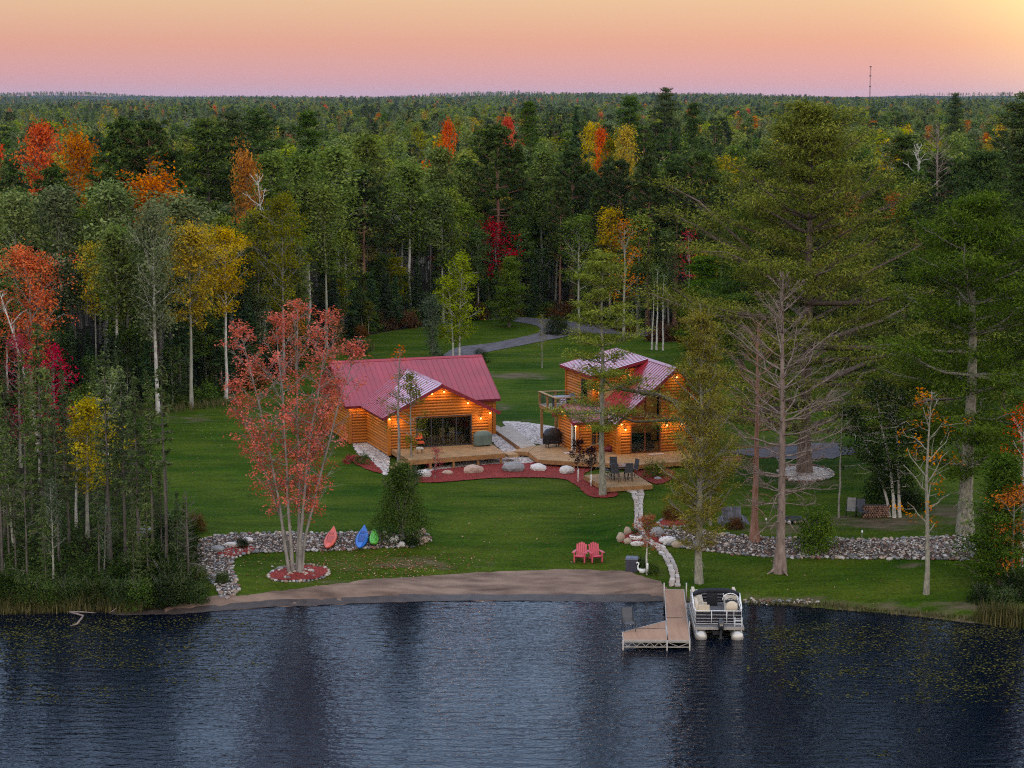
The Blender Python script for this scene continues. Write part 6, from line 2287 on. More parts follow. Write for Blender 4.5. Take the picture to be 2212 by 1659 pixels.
# trees around the left cabin
g = shrub(221, 4.8, 1.75, 11000, .13, True, 16, wisp=26)
tree_at(g, 5.3, 'arborvitae', 'big pyramid shaped dark green shrub at the right end of the left rock band', 'shrub', (867, 1166), 985, 'grey', 'shrub', None, .3)
g = broad(222, 7.6, .50, .8, 12, 4, 9, .13, .16, .09, (.6, 1.2), bare=.45, twig=1.)
tree_at(g, 7.6, 'maple_tree', 'slim pale grey tree with sparse red leaves before the left cabin roof', 'tree', (860, 1010), 752, 'grey', 'redorange', 1.15, 1.)
g = broad(223, 6., .18, 1.3, 20, 4, 26, .15, .21, .06, (.0, .8), bare=.1, flat=.5)
tree_at(g, 6., 'maple_tree', 'olive green young maple over the left corner of the left deck', 'tree', (888, 1010), 806, 'grey', 'olive', 1.05, 2.)
g = broad(224, 2.6, .1, .55, 9, 4, 18, .11, .14, .03, (.6, 1.2), bare=.1)
tree_at(g, 2.6, 'burning_bush', 'small bright crimson shrub before the left deck', 'shrub', (940, 1034), 968, 'grey', 'crimson', None, 0.)
g = shrub(225, 1., .45, 700, .1)
tree_at(g, 1., 'shrub', 'small rounded green shrub at the left deck front corner', 'shrub', (893, 1038), 1000, 'grey', 'shrub', None)
g = shrub(226, .9, .6, 700, .1)
tree_at(g, .9, 'flower_shrub', 'low shrub with pale flowers on the mulch left of the cabin', 'shrub', (784, 1003), 975, 'grey', 'shrub', None)
g = shrub(227, .8, .6, 600, .12)
tree_at(g, .9, 'flower_shrub', 'low crimson flowering shrub on the mulch under the red maple clump', 'shrub', (756, 1000), 980, 'grey', 'crimson', None)
g = shrub(228, 1., .85, 1200, .11, wisp=14)
tree_at(g, 1.2, 'shrub', 'low spreading olive shrub between the deck and the patio platform', 'shrub', (1412, 1030), 993, 'grey', 'pine', None)
for i, (lab, bx, by, ty) in enumerate((('left of two dark purple-leaved saplings before the right cabin', 1249, 1042, 950), ('right of two dark purple-leaved saplings before the right cabin', 1277, 1052, 966))):
    g = broad(230 + i, 3.2, .42, .62 if i == 0 else .45, 12, 4, 22, .13, .13, .035, (.2, 1.), twig=.7)
    t = tree_at(g, 3.2, 'purple_tree', lab, 'tree', (bx, by), ty, 'grey', 'purple', None)
    MB().lathe([(.06, 0), (.05, 1.), (.045, 1.01)], 8).build('trunk_guard', whitem, t)
g = shrub(233, 1.3, .8, 1800, .11)
tree_at(g, 1.35, 'round_shrub', 'clipped round dark shrub just behind the left cabin roof end', 'shrub', (1038, 783), 752, 'grey', 'darkshrub', None)
g = broad(234, 9.6, .18, 2.1, 26, 5, 30, .2, .28, .1, (.3, 1.05), stems=[((-.5, 0, 0), (-.3, 0), .8), ((.3, .1, 0), (.3, .2), 1.)], flat=.6)
tree_at(g, 9.6, 'maple_tree', 'bright yellow-green tree standing by the gravel drive behind the left cabin', 'tree', (988, 778), 556, 'birch', 'brightgreen', None, .7)
g = broad(235, 6., .05, 1.5, 24, 5, 34, .16, .24, .06, (.8, 1.3))
tree_at(g, 6., 'young_tree', 'grey-green bushy sapling left of the yellow-green tree', 'tree', (934, 785), 648, 'grey', 'greygreen', None, .2)
g = broad(236, 5.6, .1, .55, 16, 3, 14, .12, .18, .04, (.7, 1.2), bare=.2)
tree_at(g, 5.6, 'young_tree', 'sparse slender sapling alone on the back lawn between the cabins', 'tree', (1171, 795), 676, 'grey', 'olive', None, .2)
g = wpine(237, 9., .1, 2.5, .6, 6, 5, 44, .3, .16, (.5, .2), .1, 'oval', .1, asp=.3, deadlow=2)
tree_at(g, 9., 'cedar_tree', 'dark rounded tree on the grass island inside the drive bend', 'tree', (1100, 706), 560, 'pine', 'maplegreen', None, .2)
g = broad(238, 11., .35, 2.3, 20, 4, 30, .22, .36, .12, (.4, 1.1), flat=.6)
tree_at(g, 11., 'maple_tree', 'slim green tree at the woods edge beyond the right cabin', 'tree', (1250, 722), 470, 'aspen', 'maplegreen', None, .2)
g = broad(239, 10., .3, 2., 16, 4, 18, .2, .3, .12, (.4, 1.1), bare=.3)
tree_at(g, 10., 'maple_tree', 'orange and green maple at the woods edge above the right cabin', 'tree', (1347, 735), 485, 'aspen', 'orange', None, 1.2)
for i, (bx, ty) in enumerate(((1408, 600), (1418, 575), (1432, 590))):
    g = broad(240 + i, 9., .7, .8, 6, 3, 18, .18, .25, .09, (.4, 1.1), bare=.3)
    tree_at(g, 9., 'birch_tree', ('left', 'middle', 'right')[i] + ' one of three thin birch trunks on the lawn behind the right cabin', 'tree', (bx, 755 + i), ty, 'birch', 'maplegreen', None, .3 * i)
g = broad(243, 8., .3, 1., 13, 3, 16, .17, .2, .06, (.5, 1.2), bare=.35)
tree_at(g, 8., 'maple_tree', 'thin sapling with crimson leaves left of the yellowing pine', 'tree', (1486, 760), 500, 'grey', 'crimson', None, .3)
# left-hand trees by the woods
g = broad(244, 11., .30, 3.0, 30, 5, 40, .2, .34, .15, (.35, 1.1))
tree_at(g, 11., 'maple_tree', 'big scarlet-orange maple at the left edge of the view', 'tree', (72, 935), 552, 'grey', 'redorange', 1.12, .4)
g = broad(245, 11., .12, 2.0, 24, 4, 24, .18, .34, .12, (.2, 1.), bare=.2)
tree_at(g, 11., 'maple_tree', 'crimson maple low at the far left below the scarlet-orange one', 'tree', (45, 1010), 720, 'grey', 'crimson', None, 1.4)
g = broad(246, 6., .10, 1.5, 18, 4, 22, .18, .28, .08, (.2, 1.), bare=.2)
tree_at(g, 6., 'maple_tree', 'crimson understorey maple beside the small yellow maple', 'tree', (120, 985), 750, 'grey', 'crimson', None, 1.4)
g = broad(247, 10.5, .55, 1.0, 8, 3, 14, .16, .25, .13, (.4, 1.2), bare=.85, lean=(-2.2, .3))
tree_at(g, 10.5, 'birch_tree', 'white birch trunk leaning left across the scarlet maple', 'tree', (85, 985), 620, 'birch', 'maplegreen', None, 0.)
g = broad(248, 7.4, .34, 1.95, 22, 6, 36, .17, .24, .1, (.3, 1.1), lean=(.35, 0))
tree_at(g, 7.4, 'maple_tree', 'small yellow-leaved maple with pale trunk among the shore spruces', 'tree', (190, 1160), 878, 'aspen', 'yellow', None, .9)
g = broad(249, 15., .46, 3.4, 28, 6, 42, .27, .42, .16, (.3, 1.05), flat=.5)
tree_at(g, 15., 'maple_tree', 'yellow and green maple at the woods edge, left of the golden one', 'tree', (414, 880), 500, 'aspen', 'yellow', .92, .9)
g = broad(250, 15., .48, 2.9, 26, 5, 40, .25, .38, .16, (.3, 1.05), flat=.5)
tree_at(g, 15., 'maple_tree', 'golden maple with pale forked trunk at the left woods edge', 'tree', (488, 862), 503, 'birch', 'yellow', .82, 2.)
g = broad(251, 15., .35, 3.3, 30, 5, 36, .25, .42, .16, (.3, 1.), flat=.5)
tree_at(g, 15., 'maple_tree', 'tall olive tree with layered leaves above the red maple clump', 'tree', (612, 822), 440, 'grey', 'olive', .9, 2.)
g = broad(252, 14., .35, 3.0, 30, 5, 42, .24, .44, .16, (.4, 1.15))
tree_at(g, 14., 'aspen_tree', 'pale grey-green aspen with white trunk at the left woods edge', 'tree', (342, 895), 465, 'birch', 'paleaspen', .95, 2.)
g = broad(253, 5., .1, 1.4, 14, 4, 24, .17, .24, .06, (.4, 1.2), bare=.1)
tree_at(g, 5., 'maple_tree', 'orange maple top showing over the red maple clump', 'tree', (640, 815), 660, 'grey', 'orange', 1., 2.)
g = broad(254, 5., .1, 1.2, 14, 4, 20, .17, .24, .06, (.4, 1.2), bare=.1)
tree_at(g, 5., 'maple_tree', 'orange maple beside the left end of the red roof', 'tree', (722, 800), 690, 'grey', 'orange', 1., 1.)

for i, (lab, bx, by, ty, lf, bk) in enumerate((('slender pale-trunked tree with light green leaves behind the small yellow maple', 232, 1110, 800, 'paleaspen', 'birch'), ('light green young tree among spruces at the outer shore', 30, 1180, 930, 'paleaspen', 'aspen'), ('bushy light green tree low between the spruces by the water', 115, 1255, 1040, 'greygreen', 'aspen'),
        ('pale leaning trunk with few green leaves in the thicket middle', 165, 1140, 860, 'maplegreen', 'birch'), ('leafy green young tree at the lawn corner of the thicket', 305, 1180, 1000, 'maplegreen', 'grey'), ('light green tree behind the spruces at the far left shore', 85, 1040, 800, 'paleaspen', 'aspen'), ('grey-green leafy tree low before the yellow maple', 225, 1235, 1090, 'greygreen', 'grey'))):
    g = broad(280 + i, 8., .2 if by > 1170 else .34, 1.35, 18, 4, 24, .17, .26, .075, (.3, 1.1), bare=.2, lean=((-1) ** i * .5, 0))
    tree_at(g, 8., 'young_tree', lab, 'tree', (bx, by), ty, bk, lf, None, i * .9)
# shore thicket at the left: thin spruces, dead poles and bushes
rg = np.random.default_rng(77)
SP = [spruce(300 + i, 10., (.12, .42, .56, .34)[i], (1.15, .8, .68, .95)[i], .38, 6, 17, .22, .065, .3, .8, (.1, .3, .35, .25)[i]) for i in range(4)]
SPM = [(g.trunk_mesh('trunk', barks['spruce']), g.crown_mesh('crown', LM['shorespruce'])) for g in SP]
DP = [barepine(310 + i, 8., .35, .55, 9, 2, .055, 2, 1) for i in range(2)]
DPM = [g.trunk_mesh('trunk', barks['spruce']) for g in DP]
def put(name, label, cat, loc, meshes, sc, rz, group=None):
    t = thing(name, label, cat, loc, rz, group)
    t.scale = sc
    for nm, me in zip(('trunk', 'crown'), meshes):
        if me is not None:
            link(nm, me, t)
    return t
def spot_h(px, py, top):
    p = at(px, py)
    return p, (py - top) / pxm(p) / math.cos(R(12))
left_sp = [(360, 1255, 792, 2), (330, 1230, 830, 1), (300, 1225, 812, 3), (272, 1205, 800, 1), (240, 1215, 760, 1), (205, 1010, 790, 3), (290, 960, 815, 1), (320, 955, 800, 0), (256, 950, 770, 1), (150, 1180, 850, 3), (95, 1195, 700, 0), (128, 1215, 880, 3),
           (20, 1205, 905, 1), (35, 1245, 960, 3), (5, 1255, 850, 1), (100, 1283, 1075, 0), (215, 1250, 1010, 1), (320, 1270, 1040, 0), (385, 1262, 1060, 3), (350, 1200, 1010, 3), (290, 1285, 1100, 0),
           (70, 1120, 830, 3), (110, 1090, 800, 1), (10, 1160, 820, 2), (255, 1170, 940, 0), (285, 1130, 905, 2), (140, 1050, 800, 2), (55, 1050, 760, 1), (15, 1040, 790, 3), (345, 1120, 990, 0), (400, 1225, 1085, 0)]
wh = ['lawn side', 'middle', 'outer side']
for i, (bx, by, ty, k) in enumerate(left_sp):
    p, h = spot_h(bx, by, ty)
    s = h / 10.
    x = wh[0] if bx > 250 else wh[1] if bx > 110 else wh[2]
    d = 'short bushy' if h < 4.5 else 'tall narrow' if h > 8 else 'medium narrow'
    row = 'by the water' if by > 1220 else 'behind the shore' if by > 1080 else 'deep in the thicket'
    lab = f'{d} spruce {row}, {x} of left thicket'
    put('spruce_tree', lab, 'tree', p, SPM[k], (max(s, .55) * rg.uniform(.9, 1.15),) * 2 + (s,), rg.uniform(0, 6.28), lab + 's')
for i, (bx, by, ty) in enumerate(((408, 1280, 1070), (440, 1205, 1230 - 160), (445, 1240, 1060), (362, 1145, 980), (235, 1205, 985), (60, 1280, 1040))):
    if bx > 420:
        bx -= 40
    p, h = spot_h(bx, by, ty)
    x = wh[0] if bx > 250 else wh[1] if bx > 110 else wh[2]
    lab = f'bare grey spruce pole, {x} of left thicket'
    put('dead_spruce', lab, 'tree', p, (DPM[i % 2],), (1., 1., h / 8.), rg.uniform(0, 6.28), lab + 's')
BU = [shrub(320 + i, 1.6, 1.1, 2600, .13, False, 10, wisp=8) for i in range(2)]
BUM = [[(g.trunk_mesh('trunk', barks['grey']), g.crown_mesh('crown', LM[m])) for m in ('shrub', 'darkshrub', 'rust')] for g in BU]
def ground_cover(name, spots, n, ls, leaf, rg, hmax=.8):
    g = TreeGeo(int(rg.integers(1e6)))
    P, T = [], []
    for (bx, by, sx, sy, k) in spots:
        for _ in range(int(n * k)):
            q = at(bx + rg.normal(0, sx), by + rg.normal(0, sy))
            if q.z < .12:
                continue
            c = rg.uniform(.1, .8)
            hh = hmax * rg.uniform(.3, 1.)
            m = 9
            off = rg.normal(0, .16, (m, 3))
            z = np.abs(rg.normal(.4, .3, m)) * hh
            P.append(np.stack([q.x + off[:, 0], q.y + off[:, 1], q.z + z], 1))
            T.append(c + rg.normal(0, .18, m))
    P, T = np.concatenate(P), np.concatenate(T)
    g.leaves(P, rg.normal(0, 1, P.shape) + np.array([0, 0, 1.]), ls, T, up=.8)
    o = link(name, g.crown_mesh(name, LM[leaf]))
    o['kind'] = 'stuff'
ground_cover('undergrowth', [(x, y, 22, 14, 1.) for x in range(0, 360, 40) for y in (1095, 1140, 1185, 1225, 1262)] + [(x, y, 18, 8, .8) for x in range(0, 330, 40) for y in (920, 960, 1000, 1045)] + [(x, 1290, 14, 6, 1.) for x in range(0, 410, 24)], 50, .15, 'shrub', rg, .9)
bush_spots = [(418, 1272, 1.1, 0), (425, 1300, .8, 0), (385, 1300, 1.2, 0), (355, 1305, 1.2, 1), (310, 1308, 1.1, 0), (395, 1255, 1.1, 1), (395, 1212, 1.1, 1), (402, 1168, 1., 1), (418, 1148, .8, 2), (365, 1278, 1.4, 1), (260, 1305, 1., 0), (210, 1300, 1., 1), (150, 1300, 1., 0), (330, 1240, 1.4, 1), (290, 1255, 1.2, 1), (60, 1300, 1.1, 0), (20, 1295, 1.3, 1), (100, 1305, .9, 0), (390, 1190, 1., 1), (370, 1165, 1.2, 1)]
for i, (bx, by, s, k) in enumerate(bush_spots):
    x = 'beside rock band' if bx > 380 else 'below spruces' if by > 1270 else 'among spruces'
    kk = ('fresh green', 'dark green', 'rusty brown')[k]
    lab = f'{kk} bush {x}, left shore'
    put('bush', lab, 'bush', at(bx, by), BUM[i % 2][k], (s * .8, s * .8, s * .85), rg.uniform(0, 6), 'bushes: ' + lab)
for i, (bx, by, s, k, lab) in enumerate(((2120, 1300, .8, 1, 'dark bush beside the white shore marker at right'), (2165, 1318, 1., 0, 'green bush over the reeds at the right bank'), (2200, 1290, 1.2, 1, 'dark bush at the very right bank below the orange maple'), (890, 1178, .6, 1, 'small dark bush at the foot of the pyramid shrub'),
        (1910, 1085, 1.6, 1, 'dark bush behind the woodpile under the birches'), (1960, 1100, 1.2, 1, 'dark leafy bush right of the birch clump'), (1588, 1142, .55, 2, 'dry rusty weeds under the old bench'), (1452, 1122, .7, 2, 'rusty bush in the oval mulch bed'), (1512, 1105, .6, 2, 'small orange brown bush behind the oval mulch bed'),
        (480, 1258, .5, 0, 'small shrub sprouting through the lower left rock band'), (1408, 1238, .5, 0, 'bright leafy plant right of the white trunk guard'), (1382, 1228, .55, 0, 'leafy green plant between the storage box and swan'), (522, 1182, .45, 1, 'low green cushion plant over the slab boulder'),
        (1375, 1162, .3, 1, 'dark flowering plants filling the white tub'), (1389, 1236, .35, 0, 'leafy plant growing out of the white swan'), (1228, 978, .42, 2, 'small dark red bush at the side door'), (1205, 722, 1.5, 1, 'dark bush in the bend of the drive'), (770, 765, 1.2, 0, 'tall pale weeds at the left back lawn'))):
    q = at(bx, by)
    if lab.startswith('dark flowering'):
        q.z += .22
    if lab.startswith('leafy plant growing'):
        q.z += .2
    put('bush', lab, 'bush', q, BUM[i % 2][k], (s * .8, s * .8, s * .8), rg.uniform(0, 6))
# reeds and long grass: nobody could count the blades
def blades(name, spots, n, h, mat, rg, spread=12):
    P, Hh = [], []
    for (bx, by, k, hh) in spots:
        for _ in range(int(n * k)):
            q = at(bx + rg.normal(0, spread), by + rg.normal(0, 3.5))
            if q.z > -.15:
                P.append((q.x, q.y, max(q.z, -.02)))
                Hh.append(hh * h)
    P = np.array(P)
    m = len(P)
    Hh = np.array(Hh) * rg.uniform(.5, 1.2, m)
    az = rg.uniform(0, 6.283, m)
    d = np.stack([np.cos(az), np.sin(az), np.zeros(m)], 1)
    lean = rg.uniform(.05, .45, (m, 1)) * Hh[:, None]
    wv = np.stack([-d[:, 1], d[:, 0], d[:, 2]], 1) * .022
    top = P + d * lean + np.array([0, 0, 1.]) * Hh[:, None]
    mid = P + d * lean * .35 + np.array([0, 0, .55]) * Hh[:, None]
    V = np.stack([P - wv, P + wv, mid + wv * .8, mid - wv * .8, top], 1)
    i = np.arange(m)[:, None] * 5
    q = np.concatenate([i, i + 1, i + 2, i + 3], 1)
    t = np.concatenate([i + 3, i + 2, i + 4], 1)
    o = link(name, fast_mesh(name, V.reshape(-1, 3), q, t, attr={'tint': np.repeat(rg.uniform(0, 1, m), 5)}, mats=[mat]))
    o['kind'] = 'stuff'
    return o
sp_ = [(x, 1318 + rg.normal(0, 2), 1., rg.uniform(.45, .8)) for x in range(0, 300, 12)] + [(x, 1306, .6, .8) for x in range(10, 330, 16)]
sp_ += [(x, 1338 + (x - 2090) * .1 + rg.normal(0, 3), 1.2, 1.) for x in range(2120, 2230, 9)] + [(x, 1322 + (x - 1900) * .09, .4, .22) for x in range(1800, 2130, 12)] + [(x, 1301 + (x - 1500) * .03, .35, .25) for x in range(1610, 1810, 12)]
sp_ += [(x, 755 + rg.normal(0, 5), .7, .9) for x in range(742, 800, 6)] + [(x, 893 - (x - 330) * .13, .6, .6) for x in range(300, 520, 10)]
blades('reeds', sp_, 60, 1., LM['reed'], rg)

# ------------------------------------------------------------------ the woods
def pair(g, bark, leaf):
    return (g.trunk_mesh('trunk', barks[bark]), g.crown_mesh('crown', LM[leaf]))
KIND = {}
asp = [broad(400 + i, 16., (.42, .5, .38, .46)[i], (2.5, 2.2, 2.8, 2.0)[i], 24, 5, 34, .33, .46, .15, (.5, 1.2), tipround=.86) for i in range(4)]
KIND['aspen'] = [pair(g, b, 'aspen') for g, b in zip(asp, ('aspen', 'birch', 'aspen', 'aspen'))]
KIND['paleaspen'] = [pair(broad(410 + i, 15., .36, 2.6, 24, 5, 36, .30, .46, .14, (.5, 1.2)), 'aspen', 'paleaspen') for i in range(2)]
KIND['maplegreen'] = [pair(broad(415 + i, 15., .34, 2.9, 26, 5, 34, .32, .46, .16, (.3, 1.1), flat=.6), 'grey', 'maplegreen') for i in range(2)]
KIND['olive'] = [pair(broad(420, 14., .36, 2.5, 22, 5, 32, .3, .44, .14, (.3, 1.1), flat=.6), 'grey', 'olive')]
KIND['yellow'] = [pair(broad(422, 13., .54, 2.1, 20, 5, 30, .28, .4, .13, (.4, 1.2), flat=.7), 'aspen', 'yellow')]
KIND['orange'] = [pair(broad(424, 12., .60, 2.1, 20, 5, 28, .28, .4, .13, (.3, 1.1), flat=.7), 'grey', 'orange')]
KIND['redorange'] = [pair(broad(426, 12., .60, 2.1, 20, 5, 28, .28, .4, .13, (.3, 1.1), flat=.7), 'grey', 'redorange')]
KIND['crimson'] = [pair(broad(428, 9., .3, 1.8, 16, 4, 26, .26, .4, .1, (.3, 1.1), bare=.2, flat=.7), 'grey', 'crimson')]
KIND['spruce'] = [pair(spruce(430 + i, 15., (.14, .3, .2)[i], (1.9, 1.4, 1.7)[i], .42, 6, 15, .40, .14), 'spruce', 'spruce') for i in range(3)]
KIND['wpine'] = [pair(wpine(440 + i, 20., .3, 3.8, 1.0, 5, 6, 34, .46, .26, (.62, .2), .12, ('oval', 'broad')[i], .12), 'pine', ('pine', 'redpine')[i]) for i in range(2)]
KIND['redpine'] = [pair(redpine(450 + i, 19., (.5, .42)[i], (2.9, 2.5)[i], (12, 14)[i], 6, 34, .42), 'redbark', 'redpine') for i in range(2)]
KIND['deadtree'] = [(broad(460, 15., .45, 1.8, 16, 4, 1, .1, .1, .14, (.5, 1.2), bare=1., twig=1.6).trunk_mesh('trunk', barks['birch']), None), (barepine(461, 16., .4, 1.8, 18, 4, .16, 4, 5).trunk_mesh('trunk', barks['dead']), None)]
KH = dict(aspen=16., paleaspen=15., maplegreen=15., olive=14., yellow=13., orange=12., redorange=12., crimson=9., spruce=15., wpine=20., redpine=19., deadtree=15.)
KDESC = dict(aspen=('aspen_tree', 'green aspen'), paleaspen=('aspen_tree', 'pale aspen'), maplegreen=('maple_tree', 'dark leafy tree'), olive=('maple_tree', 'olive leafy tree'), yellow=('birch_tree', 'yellow-leaved tree'),
             orange=('maple_tree', 'orange-leaved maple'), redorange=('maple_tree', 'scarlet-leaved maple'), crimson=('maple_tree', 'crimson understorey maple'), spruce=('spruce_tree', 'dark pointed spruce'), wpine=('pine_tree', 'dense plumed pine'),
             redpine=('pine_tree', 'tufted dark pine'), deadtree=('dead_tree', 'leafless grey tree'))
rg = np.random.default_rng(88)
taken = []
ZONES = [(110, 'far left edge'), (230, 'left above shore spruces'), (340, 'left of golden maples'), (470, 'by the golden maples'), (590, 'left of red clump'), (700, 'above red maple clump'), (790, 'over left roof end'), (880, 'over left cabin'),
         (970, 'behind left cabin ridge'), (1060, 'over back lawn'), (1140, 'by drive island'), (1230, 'beyond drive bend'), (1330, 'left of right cabin'), (1430, 'over right cabin'), (1530, 'right of right cabin'), (1650, 'left of giant pine'),
         (1800, 'behind giant pine'), (1930, 'right of giant pine'), (2060, 'by massive pine'), (9999, 'far right edge')]
def where(px, row):
    z = next(n for lim, n in ZONES if px < lim)
    return z + (', woods edge', ', second row', ', mid woods', ', deep woods')[row]
def forest_tree(kind, x, y, h, label=None, wid=1., var=None):
    ms = KIND[kind]
    m = ms[int(rg.integers(len(ms)))] if var is None else ms[var % len(ms)]
    s = h / KH[kind]
    z = float(H(x, y))
    nm, d = KDESC[kind]
    grp = None
    if label is None:
        px, _ = to_px((x, y, z))
        e = y - float(edge_y(x))
        label = ('tall ' if h > .8 * KH[kind] else 'young ' if h < 7.6 else 'short ') + d + ' ' + where(px, 0 if e < 5 else 1 if e < 14 else 2 if e < 40 else 3)
        grp = 'alike trees: ' + label
    w_ = s * wid * rg.uniform(.9, 1.15)
    taken.append((x, y))
    return put(nm, label, 'tree', (x, y, z - .05), m, (w_, w_, s), rg.uniform(0, 6.28), grp)
# landmark trees: (kind, px, top py, depth behind the woods edge, label, width)
LMK = [('redpine', 330, 262, 26, 'great dark tufted pine towering over the left woods', 1.25, 0), ('redpine', 268, 258, 40, 'flat-topped dark pine left of the great tufted pine', 1.1, 1),
       ('redpine', 1075, 272, 6, 'great red pine with open limbs above the crimson maple', 1.15, 0), ('redpine', 1210, 380, 6, 'slim dark pine right of the great red pine', .8, 1),
       ('wpine', 500, 240, 60, 'dark broad pine left of the pair on the middle horizon', 1., 1), ('wpine', 560, 232, 75, 'tallest of the dark pines on the left middle horizon', 1., 1), ('wpine', 668, 236, 80, 'dark narrow pine right of the tallest on the left horizon', .8, 0), ('wpine', 455, 255, 55, 'dark rounded pine right of the great tufted pine', 1., 1),
       ('aspen', 735, 318, 12, 'tall pale-trunked aspen with rounded top behind the left cabin', 1.05, 1), ('aspen', 795, 290, 22, 'tallest aspen behind the left cabin with narrow crown', .95, 0), ('aspen', 885, 352, 6, 'big green aspen with white forked trunk behind the left cabin', 1.25, 1), ('aspen', 960, 322, 16, 'full-crowned aspen left of the great red pine', 1.15, 2), ('aspen', 700, 400, 5, 'olive tinted aspen at the woods edge behind the left cabin', 1., 3),
       ('aspen', 600, 335, 30, 'rounded bright aspen beside a dead white top', 1.05, 2), ('aspen', 660, 330, 26, 'aspen between the dead white top and tall aspens', 1., 0), ('aspen', 1170, 320, 20, 'yellowish narrow aspen right of the great red pine', .9, 3), ('deadtree', 568, 365, 24, 'white dead tree top showing over the left aspens', 1., 0),
       ('orange', 345, 385, 18, 'broad orange-topped tree under the great tufted pine', .85, 0), ('redorange', 95, 278, 60, 'tall scarlet tree far left against dark spruces', .7, 0), ('orange', 170, 302, 55, 'orange tree right of the tall scarlet one', .6, 0), ('orange', 530, 340, 30, 'small flame orange top among the aspens', .5, 0),
       ('crimson', 1070, 480, 3, 'crimson maple at the foot of the great red pine', 1.25, 0), ('redorange', 1298, 285, 95, 'scarlet tree in the distant middle woods', .42, 0), ('yellow', 1275, 272, 100, 'yellow tree left of the distant scarlet one', .5, 0), ('yellow', 1350, 280, 60, 'golden pointed tree right of the distant scarlet one', .6, 0), ('olive', 1320, 300, 60, 'olive pointed tree before the golden one', .55, 0),
       ('redorange', 1095, 262, 50, 'scarlet top beside the great red pine crown', .3, 0), ('redorange', 968, 268, 70, 'flame top in the woods left of the great red pine', .36, 0),
       ('redpine', 1340, 345, 12, 'dark dense pine behind the right cabin, left one', 1., 0), ('redpine', 1400, 335, 10, 'dark dense pine behind the right cabin, middle one', 1., 1), ('redpine', 1460, 350, 14, 'dark dense pine behind the right cabin, right one', 1., 0), ('redpine', 1290, 410, 8, 'dark pine with bare trunk above the orange and green maple', .8, 1),
       ('wpine', 1143, 216, 110, 'dark cone-shaped pine on the middle horizon', .75, 0), ('wpine', 1360, 205, 180, 'dark pine breaking the horizon left of the lone flat one', .9, 0), ('wpine', 1437, 188, 230, 'lone flat-topped dark pine standing above the horizon', .8, 1), ('wpine', 1495, 218, 110, 'dark small pine right below the horizon', .7, 0),
       ('wpine', 2060, 200, 300, 'tiny dark pine on the right horizon', .7, 1), ('wpine', 1945, 285, 30, 'spreading green pine with long side limbs at right', 1., 0), ('wpine', 2205, 198, 22, 'tall dark pine cut by the right edge', 1., 1), ('deadtree', 1985, 300, 24, 'bare white tree at right above the massive pine', 1., 0), ('deadtree', 2020, 292, 30, 'leaning bare tree right of the bare white one', 1., 1),
       ('orange', 1850, 430, 8, 'orange maple behind the giant white pine', 1.2, 0), ('redorange', 1910, 425, 12, 'red-orange maple right of the giant white pine', 1., 0), ('orange', 1800, 560, 4, 'orange maple low behind the giant white pine', 1.1, 0), ('wpine', 1640, 330, 14, 'green pine crowding the left side of the giant pine', 1.2, 0), ('wpine', 1590, 480, 4, 'dark bushy pine above the yellowing thin pine', .8, 0), ('wpine', 1560, 400, 8, 'dark limbed pine left of the giant pine', 1., 1),
       ('wpine', 2120, 330, 10, 'dark plumed pine at the right behind the massive pine', 1.1, 0), ('spruce', 1245, 225, 100, 'pointed spruce on the middle horizon', 1., 0), ('spruce', 385, 560, 3, 'dark spruce between the golden maples', 1., 1),
       ('olive', 560, 455, 9, 'reddish olive tree left of the tall olive tree', 1., 0), ('yellow', 205, 530, 8, 'narrow rust-yellow tree at the left woods edge', .7, 0), ('paleaspen', 130, 405, 14, 'pale rounded aspen in the left woods, front one', 1.1, 0), ('paleaspen', 240, 395, 14, 'pale rounded aspen in the left woods, right one', 1.1, 1), ('paleaspen', 40, 420, 12, 'pale rounded aspen at the far left edge', 1.1, 0), ('paleaspen', 395, 420, 8, 'pale leafy aspen under the orange-topped tree', 1.1, 1)]
for (k, px, top, dep, lab, wd, var) in LMK:
    # stand it dep metres behind the woods edge, tall enough to reach its top in the photograph
    y = 200.
    for _ in range(12):
        x = (px - 1106) / F * (y * math.cos(PITCH) + (CAMZ - 10) * math.sin(PITCH))
        y = float(edge_y(x)) + dep
    d = ray(px, top)
    z = CAMZ + d[2] / d[1] * y
    h = z - float(H(x, y))
    forest_tree(k, x, y, h, lab, wd, var)
# the rest of the near woods, each tree by itself
MAXY = 300.
grid = 4.3
cand = []
for gy_ in np.arange(150, MAXY, grid):
    hw_ = gy_ * .259 + 3
    for gx_ in np.arange(-hw_, hw_, grid):
        x = gx_ + rg.uniform(-1.7, 1.7)
        y = gy_ + rg.uniform(-1.7, 1.7)
        e = y - float(edge_y(x))
        if e < .5:
            continue
        if e > 45 and rg.uniform() < .30:
            continue
        if any((x - a) ** 2 + (y - b) ** 2 < 6.5 for a, b in taken):
            continue
        cand.append((x, y, e))
MIX = {0: (('aspen', .22), ('paleaspen', .16), ('spruce', .30), ('maplegreen', .12), ('olive', .06), ('redpine', .06), ('yellow', .03), ('crimson', .03), ('deadtree', .02)),
       1: (('aspen', .42), ('spruce', .18), ('maplegreen', .14), ('olive', .06), ('redpine', .08), ('paleaspen', .05), ('crimson', .02), ('deadtree', .03), ('yellow', .02)),
       2: (('aspen', .20), ('spruce', .18), ('redpine', .18), ('maplegreen', .16), ('wpine', .12), ('orange', .03), ('crimson', .02), ('deadtree', .03), ('olive', .05), ('yellow', .03)),
       3: (('wpine', .24), ('redpine', .18), ('aspen', .16), ('maplegreen', .16), ('spruce', .10), ('olive', .05), ('orange', .03), ('deadtree', .06), ('yellow', .02))}
